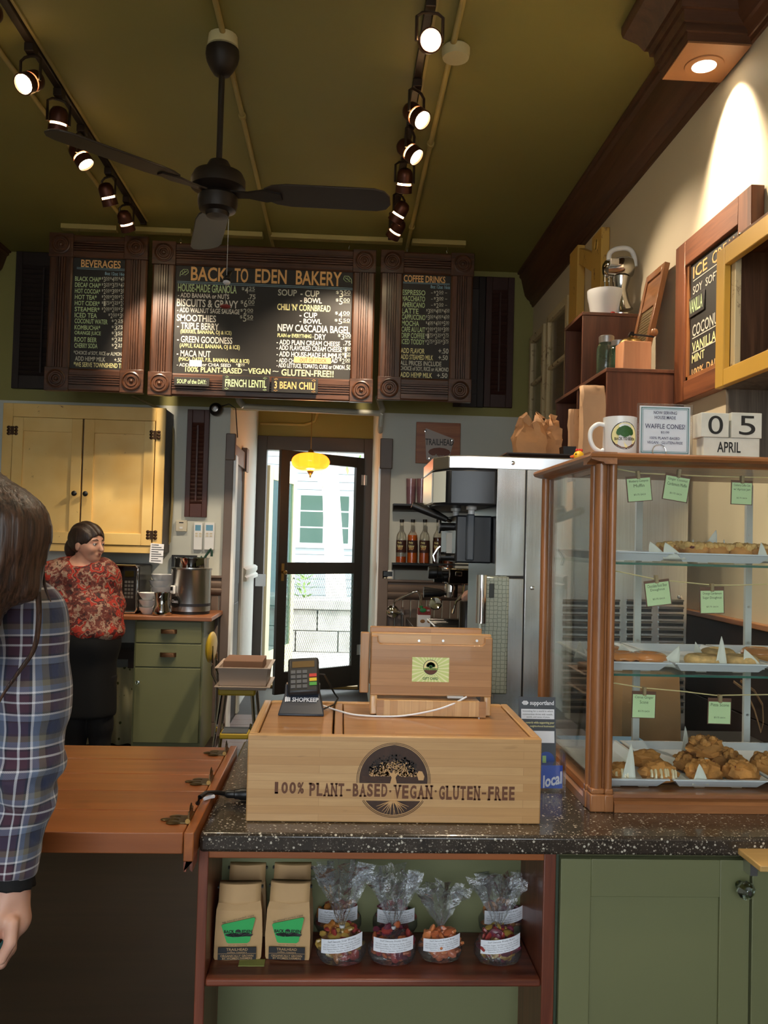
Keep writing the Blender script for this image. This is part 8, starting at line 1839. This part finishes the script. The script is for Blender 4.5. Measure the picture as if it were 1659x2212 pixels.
def blouse(P):
    d = union(P, [(p[0],) + tuple(p[1:3]) + ((p[3] + .012, p[4] + .012) if p[0] == 'c' else ()) + (p[-1],) if p[0] == 'c' else ('e', p[1], tuple(np.array(p[2]) + .012), p[3]) for p in torso + arms] + [('e', A_(202, 1362, .0), (.19, .165, .09), .04)])
    w_ = .006 * np.sin(P[..., 2] * 34 + P[..., 0] * 26) * np.sin(P[..., 0] * 22 + 1.3)
    d = d + w_
    d = np.maximum(d, A_(200, 1388)[2] + .04 * np.clip((P[..., 0] - A_(235, 1388)[0]) * -3, -1, 1) - P[..., 2])
    for wp, e in ((wr_l, el_l), (wr_r, el_r)):
        dv = (wp - e) / np.linalg.norm(wp - e); d = np.where(np.linalg.norm(P - wp, axis=-1) < .12, np.maximum(d, (P - (wp - dv * .02)) @ dv), d)
    neck = np.array(A_(178, 1214, .06)); return np.maximum(d, -(np.linalg.norm((P - neck) / [.075, .085, .06], axis=-1) - 1) * .06)
blob_obj('blouse', FLO.m, wo, blouse, lo, hi, .01, smooth_it=2)
SKT = mat('black_cloth', S(16, 15, 16), .85)
def skirt(P):
    d = union(P, [('e', hip + [0, 0, .02], (.205, .165, .15), .08), ('c', hip, hip + [0, .01, -.4], .185, .19, .06, (1.1, .85, 1)[:0] or 0.06)]) if False else smin(sd_ell(P, hip + [0, 0, .0], (.178, .16, .15)), sd_cap(P, hip, hip + [.0, .01, -.42], .16, .172, (1.0, .85, 1)), .06)
    return np.maximum(np.maximum(d + .004 * np.sin(P[..., 0] * 40), A_(196, 1546)[2] - P[..., 2]), P[..., 2] - A_(196, 1362)[2])
blob_obj('skirt', SKT, wo, skirt, lo, hi, .011)
blob_obj('leggings', mat('charcoal_tights', S(24, 21, 22), .8), wo, lambda P: np.maximum(union(P, [('c', l, l + [0, .01, -.42], .1, .072, .02) for l in (legL0, legR0)][:1] + [('c', legL0 + [0, .01, -.42], legL0 + [0, .03, -.8], .072, .048, .03), ('c', legR0, legR0 + [0, .01, -.42], .1, .072, .01), ('c', legR0 + [0, .01, -.42], legR0 + [0, .03, -.8], .072, .048, .03)]), P[..., 2] - hip[2] + .2), lo, hi, .01)
for l in (legL0, legR0):
    B().ell((l[0], Yw_ + .09, .045), (.05, .13, .045), 18, 10).obj('shoe', BLACK, wo, w=True)
def hair_w(P):
    q = (P - hc) @ Aw.T / 1.12
    d = sd_ell(q, (-.018, 0, .034), (.104, .084, .094)) + .0035 * np.sin(q[..., 1] * 160 + q[..., 2] * 40)
    cut = np.minimum(sd_ell(q, (.1, 0, -.04), (.088, .09, .1)), sd_ell(q, (.04, 0, -.1), (.1, .1, .09)))
    d = np.maximum(d, -cut)
    d = smin(d, sd_ell(q, (-.112, .0, -.03), (.04, .04, .058)), .02)
    d = smin(d, sd_cap(q, (-.12, .0, -.04), (-.1, .0, -.13), .026, .012), .02)
    return d
blob_obj('hair', HAIR1, wo, hair_w, hc - .24, hc + .2, .006, smooth_it=1)

# ------------------------------------------------------------------ customer in plaid at the counter flap
Yp = 1.5
G_ = lambda px, py, dy=0: np.array(at(px, py, Yp + dy))
cu = thing('person', 'long-haired customer in a plaid shirt with one arm hanging, at the picture edge', 'person', (-.74, 1.42, 0))
f2 = np.array([-.25, .968, 0]); r2 = np.array([.968, .25, 0])
cc = np.array([-.745, 1.42, 1.0]); hc2 = np.array([-.63, 1.41, 1.495])
sR = G_(66, 1330, .01); eR = G_(58, 1650, .0); wR = G_(24, 1880, -.02)
sL = np.array([cc[0] - .19, cc[1] - .06, sR[2]]); eL = sL + [-.05, .0, -.28]; wL = eL + [-.06, .16, -.1]
frc, Ac = head_frame(hc2, f2)
legs = []
for s_ in (-1, 1):
    h0 = cc + r2 * s_ * .08 + [0, 0, -.18]; k0 = np.array([h0[0], h0[1] + .01, .46]); a0 = np.array([h0[0], h0[1], .07]); legs += [('c', h0, k0, .085, .055, .04), ('c', k0, a0, .055, .038, .03)]
tors = [('e', cc + [.01, 0, .27], (.15, .115, .2), .05), ('e', cc + [-.02, 0, .0], (.145, .115, .2), .1), ('c', sL, sR + [-.03, 0, .005], .058, .05, .06)]
armR = [('c', sR, eR, .052, .045, .04), ('c', eR, wR, .044, .03, .03)]; armL = [('c', sL, eL, .052, .044, .04), ('c', eL, wL, .042, .03, .03)]
def body_c(P): return smin(union(P, tors + armR + armL + legs + hand_prims(wL, (-.2, .8, -.3), 1) + [('c', cc + [.03, 0, .42], hc2 + [0, 0, -.07], .055, .05, .04)]), head_sd(P, hc2, Ac), .02)
lo2, hi2 = np.array([-1.12, 1.1, .04]), np.array([-.38, 1.7, 1.66])
blob_obj('body', SKIN, cu, body_c, lo2, hi2, .011)
blob_obj('face', SKIN, cu, lambda P: head_sd(P, hc2, Ac, 1.01), hc2 - .14, hc2 + .14, .006, smooth_it=1); face_parts(cu, frc, 1.01)
# plaid flannel
n = N('plaid_flannel'); tc = n.n('ShaderNodeUVMap'); sp_ = n.n('ShaderNodeSeparateXYZ'); n.l(tc.outputs[0], sp_.inputs[0])
def stripes(sock, per, off):
    f = n.math('FRACT', n.math('ADD', n.math('DIVIDE', sock, per), off)); NV, MR, GB, OL, WH = S(38, 46, 74), S(70, 38, 54), S(104, 116, 140), S(104, 98, 84), S(214, 212, 216)
    return n.ramp(f, [(0, NV), (.2, S(30, 34, 52)), (.23, GB), (.33, WH), (.365, S(30, 30, 44)), (.4, MR), (.555, WH), (.59, MR), (.7, S(30, 30, 44)), (.735, WH), (.77, GB), (.86, OL), (.96, S(40, 42, 58))], 'CONSTANT')
wa = stripes(sp_.outputs[0], .098, .1); we = stripes(sp_.outputs[1], .092, .35)
tw_ = n.math('GREATER_THAN', n.math('FRACT', n.math('MULTIPLY', n.math('ADD', sp_.outputs[0], sp_.outputs[1]), 380)), .5)
cl = n.mix(n.math('ADD', n.math('MULTIPLY', tw_, .16), .42), wa, we)
n.l(cl, n.b.inputs['Base Color']); n.i('Roughness', .85); n.i('Sheen Weight', .3); n.bump(n.noise(n.co((1, 1, .6), rnd=False), 16, 4, .6), .55, .012); PLAID = n.m
def grow(p, e): return ('c', p[1], p[2], p[3] + e, p[4] + e, p[-1]) if p[0] == 'c' else ('e', p[1], tuple(np.array(p[2]) + e), p[-1])
cuff = wR + (wR - eR) / np.linalg.norm(wR - eR) * .008
def shirt(P):
    a = union(P, [('c', sR, (sR + eR) / 2 + [.006, 0, 0], .06, .062, .03), ('c', (sR + eR) / 2 + [.006, 0, 0], eR, .06, .056, .03), ('c', eR, cuff, .055, .042, .025)])
    s_ = np.clip((P[..., 2] - wR[2]) / (sR[2] - wR[2]), 0, 1)
    a = a + (.005 * np.sin(P[..., 2] * 75 + P[..., 0] * 60) + .003 * np.sin(P[..., 2] * 140 - P[..., 1] * 90)) * np.exp(-((s_ - .32) / .22) ** 2) + .003 * np.sin(P[..., 2] * 40 + P[..., 0] * 50)
    dv = (cuff - eR) / np.linalg.norm(cuff - eR); a = np.maximum(a, (P - cuff) @ dv)
    b_ = union(P, [grow(p, .014) for p in tors + armL] + [('e', cc + [-.02, 0, -.06], (.16, .135, .16), .05)])
    b_ = np.maximum(b_, cc[2] - .17 - P[..., 2]); nk = cc + [.05, 0, .46]
    b_ = np.maximum(b_, -(np.linalg.norm((P - nk) / [.075, .075, .06], axis=-1) - 1) * .06)
    dl = (wL - eL) / np.linalg.norm(wL - eL); b_ = np.where(np.linalg.norm(P - wL, axis=-1) < .1, np.maximum(b_, (P - (wL - dl * .02)) @ dl), b_)
    return smin(a, b_, .016)
def plaid_uv(V):
    def axis(a, b): 
        d = b - a; t = np.clip((V - a) @ d / (d @ d), -.2, 1.2); return a + t[:, None] * d, np.linalg.norm(V - (a + t[:, None] * d), axis=1)
    c1, d1 = axis(sR, eR); c2, d2 = axis(eR, wR); low = V[:, 2] < eR[2]; c = np.where(low[:, None], c2, c1); d = np.where(low, d2, d1)
    isarm = d < .085
    ua = np.arctan2(V[:, 1] - c[:, 1], V[:, 0] - c[:, 0] + 1e-6); ua = np.mod(ua + math.pi * 1.35, 2 * math.pi) * .052
    ut = np.arctan2(V[:, 1] - cc[1], V[:, 0] - cc[0]); ut = np.mod(ut + math.pi * 1.35, 2 * math.pi) * .14
    va = V[:, 2] + .06 * (V[:, 0] - sR[0]) * 0; vt = V[:, 2] * 1.0 - .35 * (V[:, 0] - cc[0])
    return np.stack([np.where(isarm, ua, ut), np.where(isarm, va, vt)], 1)
blob_obj('plaid_shirt', PLAID, cu, shirt, lo2, hi2, .0065, uv=plaid_uv, smooth_it=2)
dv = (cuff - eR) / np.linalg.norm(cuff - eR); ux = np.cross(dv, [0, 1, 0]); ux /= np.linalg.norm(ux); uy = np.cross(dv, ux)
rings = [[tuple(cuff + dv * t + (ux * math.cos(k * .2618) + uy * math.sin(k * .2618)) * (rr + (.0035 if (k % 2) else -.001) * (t > .012))) for k in range(24)] for t, rr in ((-.02, .036), (.0, .0375), (.013, .038), (.0165, .037))]
B().loft(rings, cap=False).obj('dark_cuff', SKT, cu, w=True, solid=.002)
# seams of the shirt
SEAM = mat('pale_stitching', S(170, 172, 176), .8)
blob_obj('jeans', mat('dark_denim', S(34, 40, 56), .8), cu, lambda P: np.maximum(union(P, [grow(p, .012) for p in legs] + [('e', cc + [0, 0, -.12], (.155, .125, .13), .05)]), P[..., 2] - cc[2] + .08), lo2, hi2, .011)
for s_ in (-1, 1):
    h0 = cc + r2 * s_ * .08; M = Matrix.Translation((h0[0] + f2[0] * .05, h0[1] + f2[1] * .05, .04)) @ Matrix.Rotation(math.atan2(f2[1], f2[0]), 4, 'Z'); B().ell((0, 0, 0), (.13, .048, .04), 18, 10).xf(M).obj('shoe', BLACK, cu, w=True)
# hanging hand, fingers curled round the phone
wv = wR + dv * .0
def Hn(px, py, dy=0): return np.array(at(px, py, wR[1] + dy))
kn = Hn(24, 2006)
hp = [('c', wR - dv * .03, Hn(22, 1925), .026, .027, .02), ('c', Hn(22, 1925), Hn(26, 1985), .027, .031, .02)]
for k in range(4):
    dy = -.034 + k * .021; up = -.004 * abs(k - 1.5)
    a = Hn(26, 1998 - 4 * (k == 0), dy); b1 = Hn(22, 2046 + (0, 10, 14, 8)[k] - 10, dy - .004); b2 = Hn(2, 2078 + (0, 8, 10, 4)[k] - 6, dy - .006); b3 = Hn(-22, 2082 + (0, 8, 10, 4)[k] - 8, dy - .006)
    hp += [('c', a, b1, .0112, .0098, .007), ('c', b1, b2, .0096, .0086, .004), ('c', b2, b3, .0086, .0072, .004)]
t0 = Hn(10, 1945, -.02); hp += [('c', t0, Hn(-4, 1985, -.036), .0135, .011, .012), ('c', Hn(-4, 1985, -.036), Hn(-14, 2035, -.03), .0108, .0085, .004)]
hn = blob_obj('hand', SKIN, cu, lambda P: union(P, hp), Hn(-60, 1850, 0) - [.01, .09, .22], Hn(80, 1850, 0) + [.01, .09, .04], .0036, smooth_it=2)
for k in range(4):
    dy = -.034 + k * .021; c = Hn(-22, 2082 + (0, 8, 10, 4)[k] - 8, dy - .006); B().ell(tuple(c + [-.002, -.002, .0065]), (.0055, .0045, .0014), 10, 6).obj('nail', mat('pink_nail', S(224, 170, 156), .3), hn, w=True)
ph = thing('phone', 'phone in a turquoise case held in the hanging hand', 'phone', tuple(Hn(-12, 2072)))
p0, p1 = Hn(1, 2070, -.0), Hn(4, 1972, .0)
bx_ = B().box(-.005, .005, -.036, .036, 0, float(np.linalg.norm(p1 - p0))).xf(Matrix.Translation(Vector(p0))); bx_.obj('case', mat('turquoise_case', S(80, 200, 210), .35), ph, w=True, bev=.003)
B().box(.005, .0062, -.032, .032, .034, float(np.linalg.norm(p1 - p0)) - .006).xf(Matrix.Translation(Vector(p0))).obj('screen', mat('dark_glass', S(20, 20, 22), .1), ph, w=True)
# long hair
def hair_c(P):
    q = (P - hc2) @ Ac.T
    d = sd_ell(q, (-.02, 0, .035), (.112, .09, .098))
    d = np.maximum(d, -sd_ell(q, (.11, 0, -.05), (.09, .085, .13)))
    drape = union(P, [('c', hc2 + [.01, -.05, .02], G_(0, 1150, -.12), .08, .066, .04), ('c', G_(0, 1150, -.12), G_(-10, 1232, -.14), .062, .04, .04), ('c', G_(40, 1130, -.09), G_(56, 1270, -.12), .03, .022, .04), ('c', G_(-70, 1130, -.12), G_(-80, 1400, -.16), .075, .045, .04)])
    d = smin(d, drape, .03); ang_ = np.arctan2(P[..., 1] - hc2[1], P[..., 0] - hc2[0])
    return d + .0016 * np.sin(ang_ * 47 + P[..., 2] * 11) + .0012 * np.sin(ang_ * 83 - P[..., 2] * 7)
ho = blob_obj('hair', HAIR2, cu, hair_c, hc2 - [.26, .3, .34], hc2 + [.2, .2, .16], .0065, smooth_it=1)
for pts, r in ((((72, 1190, -.1), (80, 1260, -.11), (84, 1330, -.1), (74, 1400, -.09), (38, 1455, -.09), (4, 1505, -.09), (-20, 1560, -.09)), .005), (((78, 1100, -.06), (88, 1190, -.07), (96, 1262, -.06), (110, 1300, -.055)), .004)):
    B().tube(curvy([tuple(G_(*p)) for p in pts]), [r * (1 - .8 * (i / (5 * len(pts) - 5)) ** 2) for i in range(5 * len(pts) - 4)], 8).obj('lock', HAIR2, cu, w=True)
